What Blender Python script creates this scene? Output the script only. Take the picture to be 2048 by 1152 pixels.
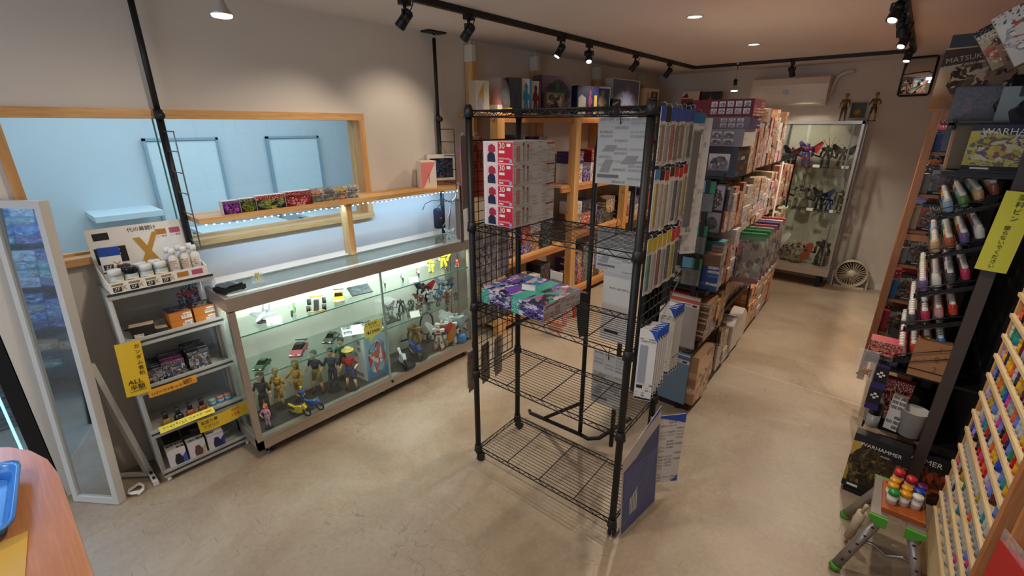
import bpy, math, random
from mathutils import Vector, Matrix, Euler
random.seed(7)
for o in list(bpy.data.objects): bpy.data.objects.remove(o)
SC = bpy.context.scene
COL = SC.collection
R = math.radians
PI = math.pi

# ------------------------------------------------------------------ camera
cam = bpy.data.cameras.new('camera'); cam.sensor_width = 36; cam.lens = 909.7 * 36 / 2048
cam.clip_start = .02
camo = bpy.data.objects.new('camera', cam); COL.objects.link(camo)
camo.location = (0, 0, 1.95); camo.rotation_euler = (R(90 - 19.67), 0, R(40.67))
SC.camera = camo
SC.view_settings.view_transform = 'Standard'; SC.view_settings.look = 'None'
SC.view_settings.gamma = 1; SC.view_settings.use_curve_mapping = False
SC.view_settings.exposure = 0.5
try: SC.cycles.transparent_max_bounces = 32
except Exception: pass
# ------------------------------------------------------------------ world and large lights
W = bpy.data.worlds.new('world'); SC.world = W; W.use_nodes = True
W.node_tree.nodes['Background'].inputs[0].default_value = (.55, .65, .8, 1)
W.node_tree.nodes['Background'].inputs[1].default_value = .25

def light(name, kind, loc, energy, color=(1, 1, 1), target=None, **kw):
    l = bpy.data.lights.new(name, kind); l.energy = energy; l.color = color
    for k, v in kw.items(): setattr(l, k, v)
    o = bpy.data.objects.new(name, l); COL.objects.link(o); o.location = loc
    if target is not None:
        o.rotation_euler = (Vector(target) - Vector(loc)).to_track_quat('-Z', 'Y').to_euler()
    return o
WARM = (1, .85, .69)
COOL = (.55, .80, 1)
# daylight through the shop front window behind the counter side
light('shop_front_daylight', 'AREA', (-1.2, -2.3, 1.7), 30, (.66, .80, 1), (-1.2, 1.0, .4), shape='RECTANGLE', size=2.6, size_y=1.9)
# ceiling panel light of the room behind the long window
light('back_room_panel_light', 'AREA', (-4.6, 1.6, 2.5), 31, (.68, .85, 1), (-4.6, 1.6, 0), shape='RECTANGLE', size=1.6, size_y=3.0)

# ------------------------------------------------------------------ mesh helpers
def lin(c):
    return tuple(((v / 12.92) if v <= .04045 else ((v + .055) / 1.055) ** 2.4) for v in c)
def hx(s):
    s = s.lstrip('#'); return lin(tuple(int(s[i:i + 2], 16) / 255 for i in (0, 2, 4)))
BOXV = [(0,0,0),(1,0,0),(1,1,0),(0,1,0),(0,0,1),(1,0,1),(1,1,1),(0,1,1)]
# -y front, +x right, +y back, -x left, top, bottom
BOXF = [(0,1,5,4),(1,2,6,5),(2,3,7,6),(3,0,4,7),(4,5,6,7),(3,2,1,0)]
class MB:
    def __init__(s): s.v = []; s.f = []; s.m = []; s.uv = []; s.s = []
    def face(s, idx, m=0, uv=None, smooth=False):
        s.f.append(tuple(idx)); s.m.append(m); s.s.append(smooth)
        s.uv.append(uv if uv else [(0, 0), (1, 0), (1, 1), (0, 1)][:len(idx)] if len(idx) <= 4 else [(0, 0)] * len(idx))
    def box(s, x0, x1, y0, y1, z0, z1, m=0, mats=None, M=None):
        b = len(s.v)
        for (x, y, z) in BOXV:
            p = Vector((x1 if x else x0, y1 if y else y0, z1 if z else z0))
            s.v.append(tuple(M @ p) if M else tuple(p))
        for k, f in enumerate(BOXF): s.face([b + i for i in f], mats[k] if mats else m)
        return s
    def cbox(s, c, size, rot=(0, 0, 0), m=0, mats=None):
        M = Matrix.Translation(c) @ Euler(rot).to_matrix().to_4x4()
        x, y, z = [q / 2 for q in size]
        return s.box(-x, x, -y, y, -z, z, m, mats, M)
    def bar(s, p0, p1, w, h, m=0):
        p0 = Vector(p0); p1 = Vector(p1); d = p1 - p0
        q = d.to_track_quat('Y', 'Z').to_matrix().to_4x4()
        return s.box(-w / 2, w / 2, 0, d.length, -h / 2, h / 2, m, None, Matrix.Translation(p0) @ q)
    def cyl(s, p0, p1, r0, r1=None, n=10, m=0, caps=True, smooth=True):
        r1 = r0 if r1 is None else r1
        p0 = Vector(p0); p1 = Vector(p1); d = (p1 - p0).normalized()
        a = d.orthogonal().normalized(); c = d.cross(a); b = len(s.v)
        for p, r in ((p0, r0), (p1, r1)):
            for i in range(n):
                t = 2 * PI * i / n; s.v.append(tuple(p + (a * math.cos(t) + c * math.sin(t)) * r))
        for i in range(n):
            j = (i + 1) % n; s.face((b + i, b + j, b + n + j, b + n + i), m, None, smooth)
        if caps:
            s.face([b + n - 1 - i for i in range(n)], m); s.face([b + n + i for i in range(n)], m)
        return s
    def tube(s, pts, r, n=6, m=0):
        pts = [Vector(p) for p in pts]; b = len(s.v); prev = None
        for i, p in enumerate(pts):
            d = (pts[min(i + 1, len(pts) - 1)] - pts[max(i - 1, 0)]).normalized()
            if prev is None: a = d.orthogonal().normalized()
            else: a = (prev - d * prev.dot(d)).normalized()
            prev = a; c = d.cross(a)
            for k in range(n):
                t = 2 * PI * k / n; s.v.append(tuple(p + (a * math.cos(t) + c * math.sin(t)) * r))
        for i in range(len(pts) - 1):
            for k in range(n):
                j = (k + 1) % n; q = b + i * n
                s.face((q + k, q + j, q + n + j, q + n + k), m, None, n > 4)
        s.face([b + n - 1 - k for k in range(n)], m); e = b + (len(pts) - 1) * n; s.face([e + k for k in range(n)], m)
        return s
    def lathe(s, prof, c=(0, 0, 0), n=16, m=0, axis=(0, 0, 1), ms=None, caps=True):
        q = Vector((0, 0, 1)).rotation_difference(Vector(axis)).to_matrix(); c = Vector(c); b = len(s.v)
        for (r, z) in prof:
            for i in range(n):
                t = 2 * PI * i / n; s.v.append(tuple(c + q @ Vector((r * math.cos(t), r * math.sin(t), z))))
        for k in range(len(prof) - 1):
            for i in range(n):
                j = (i + 1) % n; o = b + k * n
                s.face((o + i, o + j, o + n + j, o + n + i), ms[k] if ms else m, None, True)
        if caps:
            s.face([b + n - 1 - i for i in range(n)], ms[0] if ms else m); o = b + (len(prof) - 1) * n
            s.face([o + i for i in range(n)], ms[-1] if ms else m)
        return s
    def prism(s, poly, depth, M=None, m=0, smooth=False):
        # poly in local xz plane, extruded along +y
        b = len(s.v); n = len(poly)
        for y in (0, depth):
            for (x, z) in poly:
                p = Vector((x, y, z)); s.v.append(tuple(M @ p) if M else tuple(p))
        s.face([b + i for i in range(n)], m); s.face([b + 2 * n - 1 - i for i in range(n)], m)
        for i in range(n):
            j = (i + 1) % n; s.face((b + j, b + i, b + n + i, b + n + j), m, None, smooth)
        return s
    def ball(s, c, r, m=0, n=10, sc=(1, 1, 1)):
        k = n // 2; b = len(s.v)
        for i in range(1, k):
            t = PI * i / k
            for j in range(n):
                p = 2 * PI * j / n
                s.v.append((c[0] + r * sc[0] * math.sin(t) * math.cos(p), c[1] + r * sc[1] * math.sin(t) * math.sin(p), c[2] + r * sc[2] * math.cos(t)))
        top = len(s.v); s.v.append((c[0], c[1], c[2] + r * sc[2])); s.v.append((c[0], c[1], c[2] - r * sc[2]))
        for i in range(k - 2):
            for j in range(n):
                q = (j + 1) % n; s.face((b + i * n + j, b + (i + 1) * n + j, b + (i + 1) * n + q, b + i * n + q), m, None, True)
        for j in range(n):
            q = (j + 1) % n
            s.face((top, b + j, b + q), m, [(0, 0)] * 3, True); e = b + (k - 2) * n
            s.face((top + 1, e + q, e + j), m, [(0, 0)] * 3, True)
        return s
    def mesh(s, name, mats):
        me = bpy.data.meshes.new(name); me.from_pydata(s.v, [], s.f)
        for mt in mats: me.materials.append(mt)
        me.polygons.foreach_set('material_index', s.m); me.polygons.foreach_set('use_smooth', s.s)
        uv = me.uv_layers.new(name='UVMap'); flat = []
        for q in s.uv:
            for t in q: flat += [t[0], t[1]]
        uv.data.foreach_set('uv', flat); me.update(); return me
    def build(s, name, mats, parent=None, loc=None, rot=None):
        if not isinstance(mats, (list, tuple)): mats = [mats]
        o = bpy.data.objects.new(name, s.mesh(name, mats)); COL.objects.link(o)
        if parent: o.parent = parent
        if loc: o.location = loc
        if rot: o.rotation_euler = rot
        return o
def tag(o, label, cat, group=None, kind=None):
    o['label'] = label; o['category'] = cat
    if group: o['group'] = group
    if kind: o['kind'] = kind
    return o
def struct(o, label=None, cat=None):
    o['kind'] = 'structure'
    if label: o['label'] = label
    if cat: o['category'] = cat
    return o
def thing(name, label, cat, loc=(0, 0, 0), rz=0, group=None):
    o = bpy.data.objects.new(name, None); COL.objects.link(o); o.empty_display_size = .05
    o.location = loc; o.rotation_euler = (0, 0, rz)
    return tag(o, label, cat, group)
def dup(root, loc, rz=None, label=None, group=None, rot=None, scale=None):
    r = root.copy(); COL.objects.link(r); r.location = loc
    if rz is not None: r.rotation_euler = (0, 0, rz)
    if rot is not None: r.rotation_euler = rot
    if scale: r.scale = (scale,) * 3
    if label: r['label'] = label
    if group: r['group'] = group
    for ch in list(root.children):
        c = ch.copy(); COL.objects.link(c); c.parent = r
        for g in list(ch.children):
            d = g.copy(); COL.objects.link(d); d.parent = c
    return r
def inst(name, me, loc, rot=None, parent=None):
    o = bpy.data.objects.new(name, me); COL.objects.link(o); o.location = loc
    if rot: o.rotation_euler = rot
    if parent: o.parent = parent
    return o
ORD = ['first', 'second', 'third', 'fourth', 'fifth', 'sixth', 'seventh', 'eighth', 'ninth', 'tenth', 'eleventh', 'twelfth', 'thirteenth', 'fourteenth', 'fifteenth', 'sixteenth', 'seventeenth', 'eighteenth', 'nineteenth', 'twentieth'] + ['%d%s' % (i, {1: 'st', 2: 'nd', 3: 'rd'}.get(i % 10, 'th')) for i in range(21, 60)]

# ------------------------------------------------------------------ materials
MC = {}
def nt(name):
    m = bpy.data.materials.new(name); m.use_nodes = True
    n = m.node_tree; return m, n, n.nodes['Principled BSDF']
def N(n, t, **kw):
    x = n.nodes.new(t)
    for k, v in kw.items():
        if k.startswith('i_'): x.inputs[int(k[2:])].default_value = v
        elif k.startswith('s_'): x.inputs[k[2:]].default_value = v
        else: setattr(x, k, v)
    return x
def rgba(c): return (c[0], c[1], c[2], 1)
def mat(color, rough=.5, metal=0., name=None, emit=0, spec=.5, alpha=1, coat=0, trans=0):
    c = hx(color) if isinstance(color, str) else color
    key = (tuple(round(v, 4) for v in c), rough, metal, emit, spec, alpha, coat, trans)
    if key in MC: return MC[key]
    m, n, b = nt(name or 'plain'); I = b.inputs
    I['Base Color'].default_value = rgba(c); I['Roughness'].default_value = rough; I['Metallic'].default_value = metal
    I['Specular IOR Level'].default_value = spec
    if coat: I['Coat Weight'].default_value = coat; I['Coat Roughness'].default_value = .1
    if emit: I['Emission Color'].default_value = rgba(c); I['Emission Strength'].default_value = emit
    if trans: I['Transmission Weight'].default_value = trans
    if alpha < 1: I['Alpha'].default_value = alpha
    # slight procedural unevenness of the surface gloss
    nz = N(n, 'ShaderNodeTexNoise', s_Scale=14.0, s_Detail=3.0); tc = N(n, 'ShaderNodeTexCoord')
    n.links.new(tc.outputs['Object'], nz.inputs['Vector'])
    mp = N(n, 'ShaderNodeMapRange'); mp.inputs[3].default_value = max(0, rough - .06); mp.inputs[4].default_value = min(1, rough + .06)
    n.links.new(nz.outputs[0], mp.inputs[0]); n.links.new(mp.outputs[0], I['Roughness'])
    MC[key] = m; return m
def ramp(n, stops, interp='LINEAR'):
    r = n.nodes.new('ShaderNodeValToRGB'); e = r.color_ramp; e.interpolation = interp
    while len(e.elements) < len(stops): e.elements.new(.5)
    for k, (p, c) in enumerate(stops): e.elements[k].position = p; e.elements[k].color = rgba(c)
    return r
def wood(c0, c1, name, axis='Y', scale=1., rough=.45, knots=True):
    m, n, b = nt(name); L = n.links.new
    tc = N(n, 'ShaderNodeTexCoord'); mp = N(n, 'ShaderNodeMapping')
    k = {'X': (.6, 9, 9), 'Y': (9, .6, 9), 'Z': (9, 9, .6)}[axis]
    mp.inputs['Scale'].default_value = [v * scale for v in k]
    L(tc.outputs['Object'], mp.inputs[0])
    nz = N(n, 'ShaderNodeTexNoise', s_Scale=1.2, s_Detail=3., s_Distortion=.4); L(mp.outputs[0], nz.inputs['Vector'])
    ad = N(n, 'ShaderNodeMath', operation='MULTIPLY', i_1=7.); L(nz.outputs[0], ad.inputs[0])
    sn = N(n, 'ShaderNodeMath', operation='SINE'); L(ad.outputs[0], sn.inputs[0])
    fine = N(n, 'ShaderNodeTexNoise', s_Scale=14., s_Detail=4.); L(mp.outputs[0], fine.inputs['Vector'])
    a2 = N(n, 'ShaderNodeMath', operation='MULTIPLY_ADD', i_1=.3); L(sn.outputs[0], a2.inputs[0]); L(fine.outputs[0], a2.inputs[2])
    r = ramp(n, [(.15, hx(c1)), (.75, hx(c0))]); L(a2.outputs[0], r.inputs[0])
    out = r.outputs[0]
    if knots:
        vo = N(n, 'ShaderNodeTexVoronoi', s_Scale=2.6); L(tc.outputs['Object'], vo.inputs['Vector'])
        kr = ramp(n, [(.02, (.25, .12, .05)), (.06, (1, 1, 1))]); L(vo.outputs['Distance'], kr.inputs[0])
        mx = N(n, 'ShaderNodeMix', data_type='RGBA', blend_type='MULTIPLY'); mx.inputs[0].default_value = .7
        L(out, mx.inputs[6]); L(kr.outputs[0], mx.inputs[7]); out = mx.outputs[2]
    L(out, b.inputs['Base Color']); b.inputs['Roughness'].default_value = rough
    bp = N(n, 'ShaderNodeBump', s_Strength=.08); L(a2.outputs[0], bp.inputs['Height']); L(bp.outputs[0], b.inputs['Normal'])
    return m
def glass(name, tint=(.95, .985, .975), rough=.0, refl=1.0):
    m = bpy.data.materials.new(name); m.use_nodes = True; n = m.node_tree; n.nodes.clear(); L = n.links.new
    o = N(n, 'ShaderNodeOutputMaterial'); mx = N(n, 'ShaderNodeMixShader'); t = N(n, 'ShaderNodeBsdfTransparent'); g = N(n, 'ShaderNodeBsdfGlossy')
    t.inputs[0].default_value = rgba(tint); g.inputs['Roughness'].default_value = rough
    fr = N(n, 'ShaderNodeFresnel')
    ge = N(n, 'ShaderNodeNewGeometry'); io = N(n, 'ShaderNodeMapRange'); io.inputs[3].default_value = 1.45; io.inputs[4].default_value = 1 / 1.45
    L(ge.outputs['Backfacing'], io.inputs[0]); L(io.outputs[0], fr.inputs[0])   # same reflectance on both skins of a thin pane
    mu = N(n, 'ShaderNodeMath', operation='MULTIPLY', i_1=refl); L(fr.outputs[0], mu.inputs[0])
    nz = N(n, 'ShaderNodeTexNoise', s_Scale=3.); ml = N(n, 'ShaderNodeMapRange'); ml.inputs[3].default_value = .9; ml.inputs[4].default_value = 1.
    L(nz.outputs[0], ml.inputs[0]); m2 = N(n, 'ShaderNodeMath', operation='MULTIPLY'); L(mu.outputs[0], m2.inputs[0]); L(ml.outputs[0], m2.inputs[1])
    L(m2.outputs[0], mx.inputs[0]); L(t.outputs[0], mx.inputs[1]); L(g.outputs[0], mx.inputs[2]); L(mx.outputs[0], o.inputs[0])
    return m
def film(name, tint=(1, 1, 1), haze=.15, rough=.12, col=(.9, .9, .9)):
    # thin clear plastic bag: mostly see-through, wrinkled, a little milky
    m = bpy.data.materials.new(name); m.use_nodes = True; n = m.node_tree; n.nodes.clear(); L = n.links.new
    o = N(n, 'ShaderNodeOutputMaterial'); mx = N(n, 'ShaderNodeMixShader'); t = N(n, 'ShaderNodeBsdfTransparent'); p = N(n, 'ShaderNodeBsdfPrincipled')
    t.inputs[0].default_value = rgba(tint); p.inputs['Base Color'].default_value = rgba(col); p.inputs['Roughness'].default_value = rough
    nz = N(n, 'ShaderNodeTexNoise', s_Scale=22., s_Detail=2., s_Distortion=1.5); tc = N(n, 'ShaderNodeTexCoord'); L(tc.outputs['Object'], nz.inputs['Vector'])
    bp = N(n, 'ShaderNodeBump', s_Strength=.7, s_Distance=.02); L(nz.outputs[0], bp.inputs['Height']); L(bp.outputs[0], p.inputs['Normal'])
    mx.inputs[0].default_value = haze; L(t.outputs[0], mx.inputs[1]); L(p.outputs[0], mx.inputs[2]); L(mx.outputs[0], o.inputs[0])
    return m
def milky(name, col, clear=.12):
    # translucent moulded plastic: passes and scatters light
    m = bpy.data.materials.new(name); m.use_nodes = True; n = m.node_tree; n.nodes.clear(); L = n.links.new
    o = N(n, 'ShaderNodeOutputMaterial'); t = N(n, 'ShaderNodeBsdfTransparent'); d = N(n, 'ShaderNodeBsdfPrincipled'); tl = N(n, 'ShaderNodeBsdfTranslucent')
    c = hx(col); d.inputs['Base Color'].default_value = rgba(c); d.inputs['Roughness'].default_value = .35; tl.inputs[0].default_value = rgba(c)
    nz = N(n, 'ShaderNodeTexNoise', s_Scale=8.); mp = N(n, 'ShaderNodeMapRange'); mp.inputs[3].default_value = .45; mp.inputs[4].default_value = .6; L(nz.outputs[0], mp.inputs[0])
    a = N(n, 'ShaderNodeMixShader'); L(mp.outputs[0], a.inputs[0]); L(d.outputs[0], a.inputs[1]); L(tl.outputs[0], a.inputs[2])
    b = N(n, 'ShaderNodeMixShader'); b.inputs[0].default_value = clear; L(a.outputs[0], b.inputs[1]); L(t.outputs[0], b.inputs[2]); L(b.outputs[0], o.inputs[0])
    return m
def art(name, bg, pal, scale=6., band=None, text='#ffffff', fig=.45, seed=0., rough=.32, border=None, bandpos='top', bandw=.2):
    """printed packaging: a backdrop, a cluster of shards in the middle, a title band with glyph marks"""
    m, n, b = nt(name); L = n.links.new
    tc = N(n, 'ShaderNodeTexCoord'); oi = N(n, 'ShaderNodeObjectInfo')
    w = N(n, 'ShaderNodeMath', operation='MULTIPLY_ADD', i_1=43., i_2=seed); L(oi.outputs['Random'], w.inputs[0])
    nz = N(n, 'ShaderNodeTexNoise', noise_dimensions='4D', s_Scale=3.2, s_Detail=2.); L(tc.outputs['UV'], nz.inputs['Vector']); L(w.outputs[0], nz.inputs['W'])
    sub = N(n, 'ShaderNodeVectorMath', operation='SUBTRACT'); sub.inputs[1].default_value = (.5, .5, .5); L(nz.outputs['Color'], sub.inputs[0])
    sc = N(n, 'ShaderNodeVectorMath', operation='SCALE'); sc.inputs['Scale'].default_value = .30; L(sub.outputs[0], sc.inputs[0])
    ad = N(n, 'ShaderNodeVectorMath', operation='ADD'); L(tc.outputs['UV'], ad.inputs[0]); L(sc.outputs[0], ad.inputs[1])
    vo = N(n, 'ShaderNodeTexVoronoi', voronoi_dimensions='4D', distance='MANHATTAN', s_Scale=scale * .85); L(ad.outputs[0], vo.inputs['Vector']); L(w.outputs[0], vo.inputs['W'])
    v2 = N(n, 'ShaderNodeTexVoronoi', voronoi_dimensions='4D', distance='CHEBYCHEV', s_Scale=scale * 1.9); L(ad.outputs[0], v2.inputs['Vector']); L(w.outputs[0], v2.inputs['W'])
    vm = N(n, 'ShaderNodeMix', data_type='RGBA'); vm.inputs[0].default_value = .38; L(vo.outputs['Color'], vm.inputs[6]); L(v2.outputs['Color'], vm.inputs[7])
    sp = N(n, 'ShaderNodeSeparateColor'); L(vm.outputs[2], sp.inputs[0])
    pr = ramp(n, [(.22 + .56 * i / len(pal), hx(c)) for i, c in enumerate(pal)], 'CONSTANT'); L(sp.outputs[0], pr.inputs[0])
    sx = N(n, 'ShaderNodeSeparateXYZ'); L(tc.outputs['UV'], sx.inputs[0])
    bgf = N(n, 'ShaderNodeMath', operation='MULTIPLY_ADD', i_1=.5); L(nz.outputs[0], bgf.inputs[0]); L(sx.outputs[1], bgf.inputs[2])
    br = ramp(n, [(.35, hx(bg[0])), (1., hx(bg[1]))]); L(bgf.outputs[0], br.inputs[0])
    ds = N(n, 'ShaderNodeVectorMath', operation='DISTANCE'); ds.inputs[1].default_value = (.52, .45, 0); L(ad.outputs[0], ds.inputs[0])
    mk = N(n, 'ShaderNodeMath', operation='LESS_THAN', i_1=fig); L(ds.outputs['Value'], mk.inputs[0])
    mx = N(n, 'ShaderNodeMix', data_type='RGBA'); L(mk.outputs[0], mx.inputs[0]); L(br.outputs[0], mx.inputs[6]); L(pr.outputs[0], mx.inputs[7])
    out = mx.outputs[2]
    if band:
        gt = {'top': ('GREATER_THAN', 1 - bandw, 1), 'bottom': ('LESS_THAN', bandw, 1), 'left': ('LESS_THAN', bandw, 0)}[bandpos]
        bm = N(n, 'ShaderNodeMath', operation=gt[0], i_1=gt[1]); L(sx.outputs[gt[2]], bm.inputs[0])
        st = N(n, 'ShaderNodeMapping'); st.inputs['Scale'].default_value = (34, 5 / bandw if bandpos != 'left' else 22, 1); L(tc.outputs['UV'], st.inputs[0])
        tn = N(n, 'ShaderNodeTexNoise', noise_dimensions='4D', s_Scale=1., s_Detail=1.); L(st.outputs[0], tn.inputs['Vector']); L(w.outputs[0], tn.inputs['W'])
        th = N(n, 'ShaderNodeMath', operation='GREATER_THAN', i_1=.58); L(tn.outputs[0], th.inputs[0])
        bc = N(n, 'ShaderNodeMix', data_type='RGBA'); bc.inputs[6].default_value = rgba(hx(band)); bc.inputs[7].default_value = rgba(hx(text)); L(th.outputs[0], bc.inputs[0])
        m2 = N(n, 'ShaderNodeMix', data_type='RGBA'); L(bm.outputs[0], m2.inputs[0]); L(out, m2.inputs[6]); L(bc.outputs[2], m2.inputs[7]); out = m2.outputs[2]
    if border:
        ab = N(n, 'ShaderNodeVectorMath', operation='SUBTRACT'); ab.inputs[1].default_value = (.5, .5, 0); L(tc.outputs['UV'], ab.inputs[0])
        aa = N(n, 'ShaderNodeVectorMath', operation='ABSOLUTE'); L(ab.outputs[0], aa.inputs[0]); s2 = N(n, 'ShaderNodeSeparateXYZ'); L(aa.outputs[0], s2.inputs[0])
        mxx = N(n, 'ShaderNodeMath', operation='MAXIMUM'); L(s2.outputs[0], mxx.inputs[0]); L(s2.outputs[1], mxx.inputs[1])
        gb = N(n, 'ShaderNodeMath', operation='GREATER_THAN', i_1=.46); L(mxx.outputs[0], gb.inputs[0])
        m3 = N(n, 'ShaderNodeMix', data_type='RGBA'); L(gb.outputs[0], m3.inputs[0]); L(out, m3.inputs[6]); m3.inputs[7].default_value = rgba(hx(border)); out = m3.outputs[2]
    L(out, b.inputs['Base Color']); b.inputs['Roughness'].default_value = rough
    return m
def panel(name, base, marks, scale=(6, 10), thr=.5, rough=.4, seed=0., mortar=.12):
    """printed information side: rows of little blocks on a plain ground"""
    m, n, b = nt(name); L = n.links.new
    tc = N(n, 'ShaderNodeTexCoord'); oi = N(n, 'ShaderNodeObjectInfo')
    mp = N(n, 'ShaderNodeMapping'); mp.inputs['Scale'].default_value = (scale[0], scale[1], 1); L(tc.outputs['UV'], mp.inputs[0])
    cb = N(n, 'ShaderNodeCombineXYZ'); ml = N(n, 'ShaderNodeMath', operation='MULTIPLY_ADD', i_1=17., i_2=seed); L(oi.outputs['Random'], ml.inputs[0]); L(ml.outputs[0], cb.inputs[2])
    ad = N(n, 'ShaderNodeVectorMath', operation='ADD'); L(mp.outputs[0], ad.inputs[0]); L(cb.outputs[0], ad.inputs[1])
    fl = N(n, 'ShaderNodeVectorMath', operation='FLOOR'); L(ad.outputs[0], fl.inputs[0])
    wn = N(n, 'ShaderNodeTexWhiteNoise'); L(fl.outputs[0], wn.inputs['Vector'])
    sp = N(n, 'ShaderNodeSeparateColor'); L(wn.outputs['Color'], sp.inputs[0])
    pr = ramp(n, [(i / len(marks), hx(c)) for i, c in enumerate(marks)], 'CONSTANT'); L(sp.outputs[1], pr.inputs[0])
    fr = N(n, 'ShaderNodeVectorMath', operation='FRACTION'); L(ad.outputs[0], fr.inputs[0])
    sx = N(n, 'ShaderNodeSeparateXYZ'); L(fr.outputs[0], sx.inputs[0])
    g1 = N(n, 'ShaderNodeMath', operation='GREATER_THAN', i_1=mortar); L(sx.outputs[0], g1.inputs[0])
    g2 = N(n, 'ShaderNodeMath', operation='GREATER_THAN', i_1=.35); L(sx.outputs[1], g2.inputs[0])
    g3 = N(n, 'ShaderNodeMath', operation='GREATER_THAN', i_1=thr); L(sp.outputs[0], g3.inputs[0])
    a = N(n, 'ShaderNodeMath', operation='MULTIPLY'); L(g1.outputs[0], a.inputs[0]); L(g2.outputs[0], a.inputs[1])
    c = N(n, 'ShaderNodeMath', operation='MULTIPLY'); L(a.outputs[0], c.inputs[0]); L(g3.outputs[0], c.inputs[1])
    tn = N(n, 'ShaderNodeTexNoise', s_Scale=9.); L(ad.outputs[0], tn.inputs['Vector'])
    tg = N(n, 'ShaderNodeMath', operation='GREATER_THAN', i_1=.45); L(tn.outputs[0], tg.inputs[0])
    d = N(n, 'ShaderNodeMath', operation='MULTIPLY'); L(c.outputs[0], d.inputs[0]); L(tg.outputs[0], d.inputs[1])
    mx = N(n, 'ShaderNodeMix', data_type='RGBA'); L(d.outputs[0], mx.inputs[0]); mx.inputs[6].default_value = rgba(hx(base)); L(pr.outputs[0], mx.inputs[7])
    L(mx.outputs[2], b.inputs['Base Color']); b.inputs['Roughness'].default_value = rough
    return m

BLACK = mat('#0b0b0c', .5, 0, 'black_metal'); DARK = mat('#1b1a1c', .5, 0, 'dark_plastic'); BLK2 = mat('#050506', .5, 0, 'black_wire')
WHITE = mat('#d9d6d0', .4, 0, 'white_plastic'); PAPER = mat('#e6e1d6', .7, 0, 'paper'); INK = mat('#141210', .6, 0, 'ink')
CHROME = mat('#c9c9c9', .2, 1., 'chrome'); ALU = mat('#b9b4ac', .3, .85, 'aluminium'); STEEL = mat('#8f8f90', .35, .9, 'steel')
PINE = wood('#dcae72', '#c08a4e', 'pine_along_y', 'Y'); PINEZ = wood('#d9ab70', '#bd874c', 'pine_along_z', 'Z'); PINEX = wood('#dcae72', '#c08a4e', 'pine_along_x', 'X')
OAK = wood('#c98a54', '#a9683a', 'warm_wood_z', 'Z'); OAKY = wood('#c98a54', '#a9683a', 'warm_wood_y', 'Y')
PALEW = wood('#e0cc9e', '#cbb182', 'pale_pine_y', 'Y', knots=False)
GLASS = glass('clear_glass'); GLASSG = glass('green_shelf_glass', (.94, .98, .965)); GEDGE = mat('#4f9c86', .15, 0, 'glass_edge')
FILM = film('clear_bag'); CLEARP = film('clear_box_plastic', (1, 1, 1), .10, .05)
# ------------------------------------------------------------------ writing
TXT = {}
def text(s, size, material, parent, loc, rot=(0, 0, 0), name='lettering', align='LEFT', depth=.0004, sx=1.):
    key = (s, size, material.name, align, depth, sx)
    if key not in TXT:
        cu = bpy.data.curves.new('lettering', 'FONT'); cu.body = s; cu.size = size; cu.extrude = depth; cu.align_x = align
        cu.align_y = 'CENTER'; cu.resolution_u = 2; cu.space_line = .95
        to = bpy.data.objects.new('tmp_text', cu); COL.objects.link(to)
        me = bpy.data.meshes.new_from_object(to); me.materials.clear(); me.materials.append(material)
        if sx != 1: me.transform(Matrix.Diagonal((sx, 1, 1, 1)))
        bpy.data.objects.remove(to); bpy.data.curves.remove(cu); TXT[key] = me
    return inst(name, TXT[key], loc, rot, parent)
FRONT = (PI / 2, 0, 0)      # lettering that reads on a face looking towards -y
RIGHT = (PI / 2, 0, PI / 2)  # lettering that reads on a face looking towards +x
CART = {}
def carton(label, loc, size, rz=0, mats=None, cat='box', name='kit_box', group=None, rot=None, parent=None, layout=(0, 1, 1, 1, 2, 2)):
    """closed cardboard box: w along x, d along y, h up; face order front(-y) right back left top bottom"""
    w, d, h = size; key = (round(w, 4), round(d, 4), round(h, 4), tuple(m.name for m in mats), layout)
    if key not in CART:
        CART[key] = MB().box(-w / 2, w / 2, -d / 2, d / 2, 0, h, 0, layout).mesh(name, mats)
    o = inst(name, CART[key], loc, rot or (0, 0, rz), parent)
    if parent is None: tag(o, label, cat, group)
    return o
# ------------------------------------------------------------------ structure
def plaster(name, c, bump=.12):
    m, n, b = nt(name); L = n.links.new
    tc = N(n, 'ShaderNodeTexCoord'); nz = N(n, 'ShaderNodeTexNoise', s_Scale=260., s_Detail=3.); L(tc.outputs['Object'], nz.inputs['Vector'])
    big = N(n, 'ShaderNodeTexNoise', s_Scale=1.6, s_Detail=4.); L(tc.outputs['Object'], big.inputs['Vector'])
    a = hx(c); r = ramp(n, [(.3, tuple(v * .94 for v in a)), (.7, a)]); L(big.outputs[0], r.inputs[0]); L(r.outputs[0], b.inputs['Base Color'])
    b.inputs['Roughness'].default_value = .85
    bp = N(n, 'ShaderNodeBump', s_Strength=bump, s_Distance=.004); L(nz.outputs[0], bp.inputs['Height']); L(bp.outputs[0], b.inputs['Normal'])
    return m
WALL = plaster('wall_paint', '#d8cec2'); CEIL = plaster('ceiling_paint', '#d8d3d4', .05); ROOM = plaster('back_room_paint', '#ccd8df', .03)
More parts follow.
